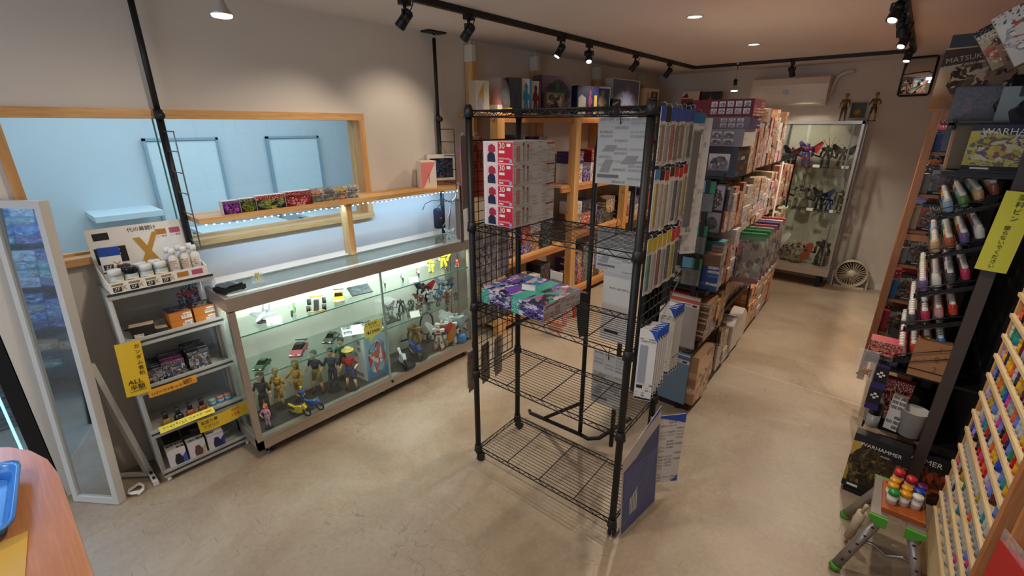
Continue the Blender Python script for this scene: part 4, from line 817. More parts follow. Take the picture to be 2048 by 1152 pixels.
for a_ in ((-w2 / 2, w2 / 2, .225, h2), (-w2 / 2, w2 / 2, .04, .062), (-w2 / 2, -w2 / 2 + .022, .062, .225), (w2 / 2 - .022, w2 / 2, .062, .225)): MB().box(a_[0], a_[1], -.012, 0, a_[2], a_[3]).build('frame', mat('#d6cfc8', .5), b2)
MB().box(-w2 / 2 + .022, w2 / 2 - .022, -.003, 0, .062, .225).build('picture', art('dark_parts', ('#1d1c20', '#2c2a30'), ['#3a332c', '#1a1a1e', '#6b5a3c', '#22304c', '#3b62a8', '#14141a'], 9, seed=8, fig=.6), b2)
sp = thing('hanging_speaker', 'dark blue cylindrical speaker hanging from a hook below the shelf', 'speaker', (-3.05, 2.562, 1.10)); SPK = mat('#141a2a', .75, 0, 'speaker_cloth')
MB().lathe([(.020, 0), (.034, .008), (.038, .02), (.038, .155), (.034, .168), (.020, .175)], n=18).build('body', SPK, sp); MB().box(.030, .039, -.012, .012, .09, .10).build('badge', mat('#c2452c', .5), sp)
MB().tube([(0, 0, .172), (0, .01, .19), (0, .03, .20), (0, .05, .235), (0, .02, .25)], .003, 6).build('strap', BLACK, sp)
hk = thing('wire_stand', 'thin black wire easel beside the hanging speaker', 'stand', (-3.05, 2.56, 0))
MB().tube([(0, -.16, 1.28), (0, -.13, 1.33), (0, -.05, 1.35), (0, .06, 1.33), (0, .25, 1.31)], .003, 6).build('arm', BLACK, hk)
for q in (.16, .25): MB().tube([(0, q, 1.31), (-.02, q - .02, 1.07), (-.03, q - .03, .02)], .003, 6).build('leg', BLACK, hk)

# ------------------------------------------------------------------ white standing mirror
Mv = Vector((-2.995, -.005, 0)); ang = math.atan2(.15, .21)
mi = thing('standing_mirror', 'tall white framed standing mirror leaning beside the wall', 'mirror', Mv, ang); mi.rotation_euler = Euler((R(-4.2), 0, ang)); mi.location.z = .004
MW = mat('#cfcac2', .5, 0, 'mirror_frame'); hw = .135; H_ = 1.63
for x in (-hw, hw - .03): MB().box(x, x + .03, 0, .045, 0, H_).build('frame_side', MW, mi)
for z in (0, H_ - .035): MB().box(-hw + .03, hw - .03, 0, .045, z, z + .035).build('frame_rail', MW, mi)
MB().box(-hw + .03, hw - .03, .012, .02, .035, H_ - .035).build('mirror_glass', mat('#cfd6d8', .02, 1., 'mirror_glass'), mi)
MB().bar((hw - .03, .06, .80), (hw - .025, .226, .02), .03, .03).build('stand_leg', MW, mi); MB().bar((-hw + .05, .06, .80), (-hw + .05, .18, .02), .03, .03).build('stand_leg', MW, mi)
MB().bar((-hw + .05, .18, .03), (hw - .02, .215, .03), .02, .02).build('stand_rail', MW, mi)
cb = tag(MB().tube([(-2.93 + .05 * math.cos(a) * (1 - .02 * k), .16 + .035 * math.sin(a), .014 + .004 * (k % 4)) for k, a in enumerate([i * .8 for i in range(26)])], .006, 6).build('cable_bundle', WHITE), 'coiled white extension cable on the floor by the mirror', 'cable')
tag(MB().box(-3.08, -2.90, .235, .26, .004, .03).cbox((-2.94, .248, .034), (.02, .012, .01), m=1).cbox((-3.0, .248, .034), (.02, .012, .01), m=1).build('power_strip', [WHITE, DARK]), 'white power strip lying behind the mirror stand', 'power strip')
# ------------------------------------------------------------------ white plastic trolley shelf with paints and small kits
MILK = milky('milky_plastic', '#dcdcd8')
tr_ = thing('trolley_shelf', 'white translucent plastic four-tier trolley beside the mirror', 'shelf', (0, 0, 0))
CX0, CX1, CY0, CY1 = -3.14, -2.88, .29, .755
zt = (1.16, .885, .61, .335, .065)
WP = milky('trolley_plastic', '#dedcd7', .04)
for k, z in enumerate(zt):
    MB().box(CX0, CX1, CY0, CY1, z - .012, z).box(CX1 - .006, CX1, CY0, CY1, z - .03, z + (.018 if k else .0)).box(CX0, CX0 + .006, CY0, CY1, z - .02, z + .04 * (k > 0)).build('tier', WP, tr_)
for k in range(4):
    za, zb_ = zt[k + 1], zt[k] - .012
    for y in (CY0, CY1 - .008): MB().box(CX0 + .02, CX1 - .03, y, y + .008, za, zb_).build('side_panel', MILK, tr_)
    MB().box(CX0, CX0 + .004, CY0 + .01, CY1 - .01, za, zb_).build('back_panel', MILK, tr_)
for y in (CY0 - .004, CY1 - .012): MB().cyl((CX1 - .012, y + .008, .05), (CX1 - .012, y + .008, 1.15), .011, n=10).build('corner_post', WP, tr_)
for x in (CX0 + .03, CX1 - .02):
    for y in (CY0 + .02, CY1 - .02): MB().cyl((x, y - .009, .018), (x, y + .009, .018), .018, n=12).cyl((x, y, .02), (x, y, .055), .012, n=8).build('caster', WHITE, tr_)
# paint display tray on top
GOLD = mat('#b98a34', .5, 0, 'gold_ink')
pd = thing('paint_display', 'white cardboard paint display tray with gold X backboard on the trolley', 'display', (-2.885, .52, 1.161), R(90))
# local x along +y world, local -y towards +x world
MB().box(-.215, .215, 0, .23, 0, .004).build('tray_floor', PAPER, pd)
MB().box(-.215, .215, -.004, 0, 0, .055).build('front_lip', PAPER, pd)
for x in (-.215, .211): MB().prism([(0, 0), (.23, 0), (.23, .10), (0, .055)], .004, Matrix.Translation((x, 0, 0)) @ Matrix(((0, 1, 0, 0), (1, 0, 0, 0), (0, 0, 1, 0), (0, 0, 0, 1)))).build('side_wall', PAPER, pd)
bk = MB().box(-.215, .215, 0, .004, 0, .285).build('backboard', PAPER, pd, (0, .222, .0), (R(-8), 0, 0))
for (x0, x1, z0, z1, m_) in ((-.20, -.07, .10, .185, INK), (-.19, -.125, .225, .262, INK)): MB().box(x0, x1, -.0012, 0, z0, z1).build('printed_block', m_, bk)
MB().prism([(-.03, .06), (.0, .06), (.085, .235), (.06, .235)], .001, Matrix.Translation((0, -.002, 0))).prism([(-.03, .215), (.0, .215), (.07, .06), (.035, .06)], .001, Matrix.Translation((0, -.003, 0))).build('gold_letter', GOLD, bk)
text('代の幕開け', .026, INK, bk, (-.045, -.001, .258), FRONT)
text('ZF', .085, PAPER, bk, (-.19, -.0022, .14), FRONT)
for k, (x, c) in enumerate(((.10, '#b5762c'), (.165, '#b4506a'))): MB().box(x - .025, x + .025, -.001, 0, .215, .245).build('logo_block', mat(c, .6), bk); text('シー監修', .012, mat(c, .6), bk, (x, -.001, .203), FRONT, align='CENTER', depth=.0002)
for k in range(6):
    x = -.175 + k * .068
    if k < 4:
        MB().box(x - .026, x + .008, -.0052, -.004, .006, .030).build('label_block', INK, pd); text('X', .032, GOLD, pd, (x + .018, -.0055, .022), FRONT, align='CENTER', depth=.0003); text('ZF', .022, PAPER, pd, (x - .010, -.0056, .018), FRONT, align='CENTER', depth=.0003)
        MB().box(x - .028, x + .018, -.0048, -.004, .036, .046).build('label_line', mat('#8f7c5c', .6), pd)
    else: MB().box(x - .026, x + .026, -.005, -.004, .016, .044).build('label_block', mat(('#b5762c', '#b4506a')[k - 4], .6), pd)
def onpd(x, y, z=.165): # local tray coords -> world
    return (-2.885 - y, .52 + x, 1.161 + z - .16)
def jar(label, loc, r, h, cap, body='#cfcabd', name='paint_jar', cat='paint jar', group=None, label_c='#d8cfb8', spot=None):
    t = thing(name, label, cat, loc, R(70), group)
    MB().lathe([(r * .92, 0), (r, h * .04), (r, h * .62), (r * .86, h * .68), (r * .86, h * .72)], n=18).build('jar_body', mat(body, .25), t)
    MB().lathe([(r * .98, h * .70), (r * .98, h * .94), (r * .9, h), (.001, h)], n=18).build('cap', mat(cap, .3), t)
    MB().lathe([(r * 1.015, h * .12), (r * 1.015, h * .52)], n=18).build('label_band', mat(label_c, .6), t)
    if spot: MB().cbox((0, -r * 1.02, h * .32), (r * .8, .002, h * .26)).build('label_mark', mat(spot, .5), t)
    return t
jars = [(-.17, .045, '#dedcd5', 'white capped jar at the left front of the paint display'), (-.108, .05, '#131316', 'black capped jar in the front of the paint display'), (-.118, .112, '#131316', 'black capped jar behind the other black one'), (-.045, .045, '#dfe0dc', 'white capped glass jar, front centre of the paint display'), (-.055, .108, '#dfe0dc', 'white capped glass jar behind the front centre one'), (.018, .045, '#dfe0dc', 'white capped glass jar, centre right of the paint display'), (.008, .108, '#dfe0dc', 'white capped glass jar at the back centre')]
for x, y, c, lb in jars: jar(lb, onpd(x, y), .029, .105, c, '#b9c2bd', group='jars in the paint display', spot='#2a2420')
for k, (x, y) in enumerate(((.082, .05), (.075, .112), (.138, .06), (.130, .125), (.183, .125), (.185, .06))):
    t = thing('thinner_bottle', 'tall white bottle, %s from left in the paint display' % ORD[k], 'bottle', onpd(x, y), R(70), 'white bottles in the paint display')
    MB().lathe([(.022, 0), (.024, .006), (.024, .10), (.021, .113), (.012, .124), (.012, .132)], n=16).build('bottle_body', WHITE, t); MB().lathe([(.0145, .13), (.0145, .16), (.001, .162)], n=14).build('cap', mat('#e4e2dc', .35), t)
    MB().cbox((0, -.0242, .075), (.030, .002, .045)).build('label_print', panel('bottle_label', '#d8cdb4', ['#2a2420', '#b5762c', '#b4506a'], (3, 4), .35), t)
hb = thing('hanging_header_box', 'white boxed paint set with blue header card in the display', 'box', onpd(-.155, .16), R(80)); MB().box(-.042, .042, 0, .02, 0, .15).build('carton', PAPER, hb)
BLUE = mat('#23479c', .45, 0, 'blue_print'); MB().box(-.043, .043, -.001, .012, .15, .195).build('header_card', BLUE, hb); MB().box(-.043, .043, -.001, .0, .06, .068).build('blue_strip', BLUE, hb); MB().box(-.022, .022, -.001, 0, .022, .052).build('blue_logo', BLUE, hb)
text('X', .05, GOLD, hb, (.022, -.0006, .10), FRONT, align='CENTER'); MB().box(-.036, .004, -.001, 0, .078, .106).build('black_logo', INK, hb); text('ZF', .024, PAPER, hb, (-.016, -.0015, .092), FRONT, align='CENTER', depth=.0003)
# tier 1
OB = [mat('#c4752c', .5), mat('#b9692a', .5), art('orange_lid', ('#2a2630', '#3a3542'), ['#2d2834', '#443a52', '#c9b9a0', '#27232b'], 5, '#c4752c', '#c4752c', seed=2, bandpos='bottom', bandw=.14)]
for k, (y, lv) in enumerate(((.565, 0), (.565, 1), (.68, 0), (.68, 1))):
    b = carton('orange box, %s of the %s pair on the top trolley tier' % (('lower', 'upper')[lv], ('left', 'right')[k // 2]), (-2.965, y, .8855 + .047 * lv), (.105, .12, .046), R(90), OB, group='orange boxes on the trolley', layout=(0, 1, 0, 1, 2, 2))
    MB().box(.0, .05, -.0612, -.06, .004, .026).build('barcode_label', panel('barcode', '#e4ddd0', ['#1a1a1a'], (14, 1), .45, mortar=.4), b); MB().box(.01, .048, -.0612, -.06, .029, .037).build('price_label', PAPER, b)
KB = [mat('#211d1f', .4), mat('#2b2627', .4), mat('#cbb79a', .55)]
for k, (x, y, z, w) in enumerate(((-2.955, .40, .8855, .105), (-2.955, .395, .9175, .105))):
    b = carton('flat dark box with cream lid, %s of two on the trolley tier' % ('lower', 'upper')[k], (x, y, z), (w, .055, .031), R(80), KB, group='dark boxes on the trolley')
    if k == 0: MB().box(-.045, -.005, -.0287, -.0277, .002, .02).build('barcode_label', panel('barcode2', '#e4ddd0', ['#1a1a1a'], (14, 1), .45, mortar=.4), b)
carton('small cream box lying on the trolley beside the dark boxes', (-2.955, .475, .8855), (.055, .05, .022), R(80), [mat('#3a3231', .5), mat('#3a3231', .5), mat('#d3b796', .55)])
tag(MB().bar((-3.10, .34, .889), (-2.99, .43, .889), .016, .004).build('brown_strip', mat('#5d3430', .6)), 'narrow brown strip lying behind the dark boxes', 'strip')
mg = thing('comic_book', 'teal and red magazine leaning at the back of the trolley', 'magazine', (-3.10, .665, .89), R(80)); mgm = MB().box(-.055, .055, 0, .008, 0, .20, 0, (0, 1, 1, 1, 1, 1)).build('cover', [art('magazine_art', ('#1d3d4c', '#3f7a8c'), ['#24424f', '#6fa7b0', '#c9394a', '#162a33', '#8fb9bf'], 8, '#2e6470', '#cfe3e3', seed=12, fig=.6, bandw=.25), PAPER], mg, None, (R(-12), 0, 0))
MB().box(-.055, .055, -.001, 0, .118, .128).build('red_stripe', mat('#c23a44', .5), mgm)
# tier 2
RKB = [art('dark_robot_a', ('#14161d', '#252b38'), ['#3b4450', '#a9adb2', '#1c1e26', '#6b4a30', '#55606e', '#8d8d8c'], 4.5, '#2a2c33', '#a9a49c', seed=21, fig=.55), mat('#15161a', .4), panel('dark_tops', '#1b1c21', ['#7d7f86', '#4b3a66', '#9a9ba0'], (2, 6), .5)]
RKR = [RKB[0], RKB[1], art('red_top', ('#1b1820', '#2a2030'), ['#3a1d4c', '#1c1a22', '#5c2f78'], 4, '#a3202c', '#e0c0b8', seed=22, bandpos='bottom', bandw=.2)]
n_ = 0
for k, (x, y, h, rr) in enumerate(((-2.935, .375, .085, RKB), (-2.995, .385, .085, RKB), (-3.055, .395, .085, RKB), (-2.93, .475, .10, RKR), (-2.985, .48, .10, RKR), (-3.04, .485, .10, RKB), (-2.925, .60, .12, RKB), (-2.985, .60, .12, RKB), (-3.045, .60, .12, RKB))):
    carton('black robot snack-toy box, %s from front in the %s stack on the trolley' % (ORD[k % 3], ('left', 'middle', 'right')[k // 3]), (x, y, .6105), (.095 if k < 3 else .105, .052, h), R(84), rr, group='black robot boxes on the trolley')
# tier 3
for k, (y, c) in enumerate(((.375, '#8a6a2c'), (.435, '#23231f'), (.495, '#9a4a22'), (.555, '#7a4426'))):
    t = thing('ink_bottle', '%s bottle with tall black cap on the trolley' % ('amber left', 'black', 'orange', 'brown right')[k], 'bottle', (-2.92, y, .3355), R(80), 'black capped bottles on the trolley')
    MB().lathe([(.020, 0), (.024, .006), (.024, .030), (.015, .045), (.009, .048)], n=16).build('bottle_body', mat(c, .15), t); MB().lathe([(.013, .046), (.012, .085), (.001, .086)], n=14).build('cap', DARK, t)
for k, (y, c) in enumerate(((.615, '#8fbfa8'), (.66, '#c98f72'), (.70, '#cc957a'))): jar('small water-based paint jar with %s cap on the trolley' % ('green', 'peach left', 'peach right')[k], (-2.945, y, .3355), .019, .042, c, '#9fc3cf', label_c='#6fa3c9', group='small jars on the trolley')
# bottom tier
for k, (y, c, n3) in enumerate(((.375, '#2f58a8', 'blue left'), (.475, '#b7a58c', 'beige middle'), (.575, '#22357c', 'dark blue right'))):
    b = carton('white figure box with %s picture in the front row of the bottom tier' % n3, (-2.925, y, .066), (.088, .075, .115), R(86), [mat('#d3c9d0', .45), mat('#cfc3b4', .5), panel('white_tops', '#d6cab8', ['#2c2826', '#4a4440'], (2, 2), .45)], group='white figure boxes')
    MB().prism([(.044, 0), (.044, .085), (-.02, .0)], .0008, Matrix.Translation((0, -.0385, 0))).build('corner_print', mat(c, .5), b); MB().prism([(-.012, .0), (.02, .0), (.026, .05), (.012, .085), (-.006, .085), (-.016, .045)], .0008, Matrix.Translation((0, -.0392, 0))).build('silhouette_print', mat(('#1a1a20', '#5a3a34', '#1d2448')[k], .5), b)
    carton('white box behind the %s figure box on the bottom tier' % n3, (-3.01, y + .008, .066), (.088, .075, .115), R(86), [mat('#d3c9d0', .45), mat('#cfc3b4', .5), panel('white_tops%d' % k, '#d6cab8', ['#2c2826', '#4a4440'], (2, 2), .45)], group='white figure boxes')
carton('black flat box lying on the white boxes, left one', (-3.02, .385, .1815), (.085, .09, .022), R(84), [mat('#17140f', .4)] * 3); carton('black flat box with label lying on the white boxes, right one', (-3.00, .49, .1815), (.11, .11, .024), R(84), [mat('#141315', .4), mat('#141315', .4), panel('black_lid', '#121114', ['#8f8a84', '#5a5550'], (3, 5), .7)])
# handwritten signs on the trolley
YEL = mat('#e3b92a', .75, 0, 'yellow_paper'); ORG = mat('#e8a02e', .75, 0, 'orange_paper'); YL2 = mat('#e6d24c', .75, 0, 'pale_yellow_paper'); REDI = mat('#c8321e', .6, 0, 'red_ink')
def sheet(name, label, loc, rot, w, h, m, curl=.01, n=8):
    t = thing(name, label, 'sign', loc); t.rotation_euler = rot; b = MB()
    for i in range(n + 1):
        u = i / n; x = (u - .5) * w; y = -curl * math.sin(u * PI)
        b.v += [(x, y, -h / 2), (x, y, h / 2), (x, y + .0006, -h / 2), (x, y + .0006, h / 2)]
    for i in range(n):
        q = i * 4; b.face((q, q + 4, q + 5, q + 1), 0, None, True); b.face((q + 6, q + 2, q + 3, q + 7), 0, None, True)
    b.build('paper', m, t); return t
s = sheet('handwritten_sign', 'tall yellow handwritten sign on the left of the trolley', (-2.862, .30, .755), (0, R(3), R(90)), .105, .30, YEL, .006)
for k, ch in enumerate('ガンダム食玩'): text(ch, .026, INK, s, (.032, -.006, .118 - .030 * k), FRONT, align='CENTER')
text('ALL', .034, INK, s, (-.005, -.008, -.072), FRONT, align='CENTER', sx=1.1); text('半額', .032, INK, s, (.0, -.008, -.105), FRONT, align='CENTER'); MB().bar((-.035, -.008, -.125), (.035, -.008, -.122), .0015, .0015).build('underline', INK, s)
s = sheet('handwritten_sign', 'orange handwritten strip below the black robot boxes', (-2.862, .44, .585), (0, R(0), R(90)), .225, .048, ORG, .004)
text('1パーツ1セットで', .022, INK, s, (-.103, -.006, -.004), FRONT, sx=.95); text('お会計\nください。', .017, INK, s, (.045, -.006, .002), FRONT, sx=.9)
s = sheet('handwritten_sign', 'pale yellow strip sign on the lip of the bottle tier', (-2.857, .46, .355), (R(-55), 0, R(90)), .27, .040, YL2, .002)
scrawl(s, (-.06, -.003, 0), .12, .024, 8, INK, 6, .0012); text('リメイク', .018, INK, s, (.005, -.003, 0), FRONT); text('1000', .018, REDI, s, (.085, -.003, 0), FRONT)
s = sheet('handwritten_sign', 'wide yellow sign with red price at the right of the bottle tier', (-2.855, .635, .285), (0, R(-2), R(90)), .27, .085, YEL, .02)
text('筆塗り専用', .025, INK, s, (-.125, -.018, .020), FRONT, sx=.9); text('アクリジョン', .025, INK, s, (-.118, -.018, -.014), FRONT, sx=.85); text('¥200', .022, REDI, s, (.04, -.018, .028), FRONT); text('¥154', .032, REDI, s, (.015, -.018, -.006), FRONT)

# ------------------------------------------------------------------ wooden sales counter in the corner
CW = wood('#dd9a66', '#c47e4b', 'counter_wood', 'X', 1.2, .35)
ct = thing('sales_counter', 'wooden sales counter with rounded corner in the foreground', 'counter', (0, 0, 0))
out = [(-.6, -.04), (-1.60, -.05), (-1.70, -.062), (-1.79, -.09), (-1.86, -.13), (-1.92, -.19), (-1.95, -.27), (-1.95, -1.1), (-.6, -1.1)]
b = MB(); n_ = len(out)
for z in (1.015, 1.05):
    for x, y in out: b.v.append((x, y, z))
b.face(list(range(n_))[::1], 0); b.face([2 * n_ - 1 - i for i in range(n_)], 0)
for i in range(n_):
    j = (i + 1) % n_; b.face((j, i, n_ + i, n_ + j), 1)
b.build('counter_top', [CW, mat('#cdb592', .4)], ct)
MB().box(-1.85, -.65, -1.0, -.16, .02, 1.015).build('counter_body', mat('#cdbfa8', .6), ct)
ty = thing('cash_tray', 'blue plastic cash tray on the wooden counter', 'tray', (-1.555, -.235, 1.0503), R(-6)); BT = mat('#3f82d0', .28, 0, 'blue_tray')
def rrect(w, d, r, z, k=4):
    o = []
    for cx, cy, a0 in ((w - r, d - r, 0), (-w + r, d - r, 90), (-w + r, -d + r, 180), (w - r, -d + r, 270)):
        for i in range(k + 1):
            a = R(a0 + 90 * i / k); o.append((cx + r * math.cos(a), cy + r * math.sin(a), z))
    return o
b = MB(); rings = [rrect(.135, .085, .03, .0), rrect(.155, .105, .04, .034), rrect(.165, .115, .045, .036), rrect(.165, .115, .045, .030), rrect(.158, .108, .04, .030), rrect(.14, .09, .03, -.0)]
rings = [rrect(.133, .083, .03, .004), rrect(.152, .102, .04, .034), rrect(.164, .114, .045, .037), rrect(.164, .114, .045, .032), rrect(.156, .106, .04, .031), rrect(.138, .088, .03, .0)]
k_ = len(rings[0])
for r_ in rings: b.v += r_
for i in range(len(rings) - 1):
    for j in range(k_):
        q = (j + 1) % k_; b.face((i * k_ + j, i * k_ + q, (i + 1) * k_ + q, (i + 1) * k_ + j), 0, None, True)
b.face(list(range(k_))); b.face([5 * k_ + k_ - 1 - i for i in range(k_)])
b.build('tray_shell', BT, ty)
tag(MB().cbox((-1.25, -.37, 1.0512), (.34, .46, .0016), (0, 0, R(-6))).build('desk_mat', mat('#dcae4e', .6)), 'yellow desk mat lying on the wooden counter', 'mat')

# ------------------------------------------------------------------ black wire rack in the centre
rk = thing('wire_rack', 'tall black wire rack on casters in the middle of the shop', 'rack', (-1.655, 1.61, 0), R(2.2))
RW, RD, RH = .90, .39, 2.035; SH = (2.015, 1.47, 1.03, .615, .10)
for x in (0, RW):
    for y in (0, RD):
        p = MB().cyl((x, y, .065), (x, y, RH), .0165, n=14).cyl((x, y, RH), (x, y, RH + .008), .0165, .012, 14).build('post', BLACK, rk)
        for z in SH: MB().cyl((x, y, z - .030), (x, y, z + .015), .0255, .020, 14).build('shelf_sleeve', DARK, p)
        a = R(40 + 60 * (x > 0) + 30 * (y > 0)); cx, cy = x + .014 * math.cos(a), y + .014 * math.sin(a); nx, ny = -math.sin(a) * .014, math.cos(a) * .014
        c = MB().cyl((x, y, .05), (x, y, .075), .016, n=10).build('caster', DARK, rk)
        for s_ in (-1, 1): MB().cyl((cx + nx * s_ * .35, cy + ny * s_ * .35, .025), (cx + nx * s_ * 1.25, cy + ny * s_ * 1.25, .025), .025, n=16).build('wheel', DARK, c)
def wshelf(z):
    b = MB(); r = .0032; f = .019
    for zz in (z, z - .026):
        b.cyl((f, 0, zz), (RW - f, 0, zz), r, n=6).cyl((f, RD, zz), (RW - f, RD, zz), r, n=6).cyl((0, f, zz), (0, RD - f, zz), r, n=6).cyl((RW, f, zz), (RW, RD - f, zz), r, n=6)
    for y in (0, RD):
        k = 22; b.tube([(f + (RW - 2 * f) * i / k, y, z if i % 2 else z - .026) for i in range(k + 1)], .002, 4)
    for x in (0, RW):
        k = 10; b.tube([(x, f + (RD - 2 * f) * i / k, z if i % 2 else z - .026) for i in range(k + 1)], .002, 4)
    for i in range(1, 17): y = RD * i / 17; b.cyl((0, y, z + .002), (RW, y, z + .002), .0016, n=5, caps=False)
    for i in range(1, 4): x = RW * i / 4; b.cyl((x, 0, z - .003), (x, RD, z - .003), .003, n=5, caps=False)
    return b.build('wire_shelf', BLK2, rk)
for z in SH: wshelf(z)
def rw(x, y, z=0):   # rack coordinates to world
    c, s_ = math.cos(R(2.2)), math.sin(R(2.2)); return (-1.655 + x * c - y * s_, 1.61 + x * s_ + y * c, z)
RR = R(2.2)
def grid(label, o, u, L, z0, z1, step=.05):
    t = thing('wire_grid', label, 'grid panel', o, 0, 'wire grid panels'); u = Vector(u); b = MB(); n = int(round(L / step)); k = int(round((z1 - z0) / step))
    for i in range(n + 1): b.cyl(u * (L * i / n) + Vector((0, 0, z0)), u * (L * i / n) + Vector((0, 0, z1)), .0022 if 0 < i < n else .004, n=5, caps=False)
    for i in range(k + 1): b.cyl(Vector((0, 0, z0 + (z1 - z0) * i / k)), u * L + Vector((0, 0, z0 + (z1 - z0) * i / k)), .0022 if 0 < i < k else .004, n=5, caps=False)
    b.build('mesh_panel', BLK2, t); return t
uy = (-math.sin(RR), math.cos(RR), 0)
grid('black wire grid on the left side of the wire rack', rw(-.022, .03), uy, .33, .62, 1.88); grid('black wire grid on the right side of the wire rack', rw(RW + .022, .03), uy, .33, .95, 1.98)
# character kit boxes
RED = mat('#bf1c38', .45, 0, 'crimson_print'); KW = mat('#ddd6d2', .45, 0, 'kit_white')
INFO = panel('kit_info', '#dad5cf', ['#b9b2ab', '#c9c2ba', '#a59c94', '#d3b9b0'], (9, 12), .62)
kb = carton('white and red figure kit box, bottom of the stack of four on the rack', rw(.135, .23, 1.4745), (.185, .355, .1005), RR, [KW, INFO, mat('#e0dad8', .45)], group='stack of red figure kits')
MB().box(0, .0915, -.1787, -.1775, .003, .098).build('red_panel', RED, kb)
MB().box(-.075, -.008, -.1784, -.1775, .006, .094).build('portrait_ground', mat('#d9c4c6', .5), kb)
MB().prism([(-.065, .006), (-.015, .006), (-.018, .04), (-.03, .052), (-.052, .052), (-.066, .035)], .0006, Matrix.Translation((0, -.1790, 0))).build('portrait_clothes', mat('#232642', .5), kb)
MB().prism([(-.06, .055), (-.035, .048), (-.014, .055), (-.016, .078), (-.038, .09), (-.058, .08)], .0006, Matrix.Translation((0, -.1793, 0))).build('portrait_hair', mat('#a5283c', .5), kb)
text('30', .038, PAPER, kb, (.006, -.1790, .080), FRONT, depth=.0003); MB().box(.008, .042, -.1792, -.1787, .048, .060).build('white_bars', PAPER, kb); text('IKUYO KITA', .0125, PAPER, kb, (.006, -.1790, .023), FRONT, depth=.0003); MB().box(.007, .034, -.1792, -.1787, .008, .014).build('white_bar', PAPER, kb)
MB().box(.072, .086, -.1792, -.1787, .006, .022).build('blue_badge', mat('#8fa6d8', .5), kb); MB().box(.055, .078, -.1792, -.1787, .078, .092).build('price_label', PAPER, kb)
for (y, w_, c, h) in ((-.155, .03, '#c98f86', .07), (-.105, .016, '#b9a9a4', .085), (-.07, .016, '#b0a09c', .078)):
    MB().box(.0925, .0932, y, y + w_, .01, .01 + h).build('side_print', mat(c, .5), kb)
for (y, z) in ((-.097, .087), (-.062, .08)): MB().lathe([(.007, 0), (.007, .0008)], (.0932, y, z), 10, axis=(1, 0, 0)).build('side_print', RED, kb)
MB().box(.0925, .0934, .10, .17, .084, .091).build('side_strip', RED, kb); MB().box(.0925, .0934, .11, .17, .055, .06).build('side_strip', mat('#d8b23a', .5), kb)
for k in range(1, 4): dup(kb, rw(.135, .23, 1.4745 + .1012 * k), None, 'white and red figure kit box, %s of four on the rack' % ('second from bottom', 'third from bottom', 'topmost')[k - 1])
# two flat robot kits
GP = art('purple_robot_art', ('#1b1440', '#4a2f8c'), ['#6d4fb0', '#d3cfe0', '#2c2358', '#c9a0b0', '#3f7fb5', '#1a1530'], 3.2, None, seed=33, fig=.65)
GE = art('teal_robot_art', ('#2f2470', '#5b3fa0'), ['#6b52b8', '#d8d4e2', '#2c2358', '#b55a86', '#39a89c', '#1a1530'], 3, None, seed=34, fig=.65)
gs = art('kit_front', ('#16141f', '#2d2a4a'), ['#cfcbd6', '#39345c', '#86809c', '#1a1824', '#5d4f9c'], 5, '#2a9c8c', '#e0efe8', seed=35, fig=.6, bandpos='left', bandw=.24)
g1 = carton('flat purple robot kit box lying on the left of the rack shelf', rw(.125, .22, 1.0345), (.235, .335, .085), RR + R(1), [gs, panel('kit_side', '#d9d3cb', ['#8f8a84', '#c23a3a', '#6b6660'], (7, 8), .55), GP], group='flat robot kits on the rack')
g2 = carton('flat teal and purple robot kit box lying in front on the rack shelf', rw(.335, .205, 1.0345), (.205, .335, .085), RR - R(2), [gs, panel('kit_side2', '#d9d3cb', ['#8f8a84', '#c23a3a', '#6b6660'], (7, 8), .55), GE], group='flat robot kits on the rack')
MB().box(-.1025, -.03, -.168, .168, .0852, .0858).build('teal_corner', mat('#2fa596', .4), g2); MB().box(.1026, .1032, -.15, -.04, .068, .075).build('red_strip', mat('#c23a3a', .5), g2)
card('white product tag standing between the two flat kits', rw(.24, .17, 1.121), .075, .03, RR + R(20), .2)
# things hanging on and around the rack
def pack(label, loc, rz, w, h, head, cardm, inner=None, thick=.006, group='hanging packs', hh=.2, name='hanging_pack', film_on=True, z_up=True):
    """blister pack hung by its header; loc is the top hole; faces local -y"""
    t = thing(name, label, 'pack', loc, rz, group)
    MB().box(-w / 2, w / 2, -.001, .001, -h, 0).build('backing_card', cardm, t)
    if head: MB().box(-w / 2, w / 2, -.0022, -.001, -h * hh, 0).build('header', head, t)
    if inner: MB().box(-w * .28, w * .28, -thick, -.0012, -h * .93, -h * (hh + .06)).build('contents', inner, t)
    if film_on: MB().box(-w * .46, w * .46, -thick - .001, -thick, -h * .97, -h * (hh + .02)).build('blister', CLEARP, t)
    MB().tube([(0, .012, .012), (0, -.004, .014), (0, -.010, .006), (0, -.008, -.002)], .0012, 5).build('hook', CHROME, t)
    return t
HB = mat('#2450b0', .35, 0, 'header_blue'); HR = mat('#c0241c', .35, 0, 'header_red'); HY = mat('#c9b23a', .4, 0, 'header_yellow')
TC = panel('tool_card', '#d6d0c8', ['#7d766e', '#a9a198', '#3a3632'], (4, 16), .5); TW = panel('tool_white', '#dcd8d2', ['#9a948c', '#c3bdb4'], (5, 18), .6)
inn = ['#8a5f2a', '#8f9296', '#a8442c', '#6e6458', '#7d6a44', '#b9bab6', '#4a4c50']
rx = RW + .030
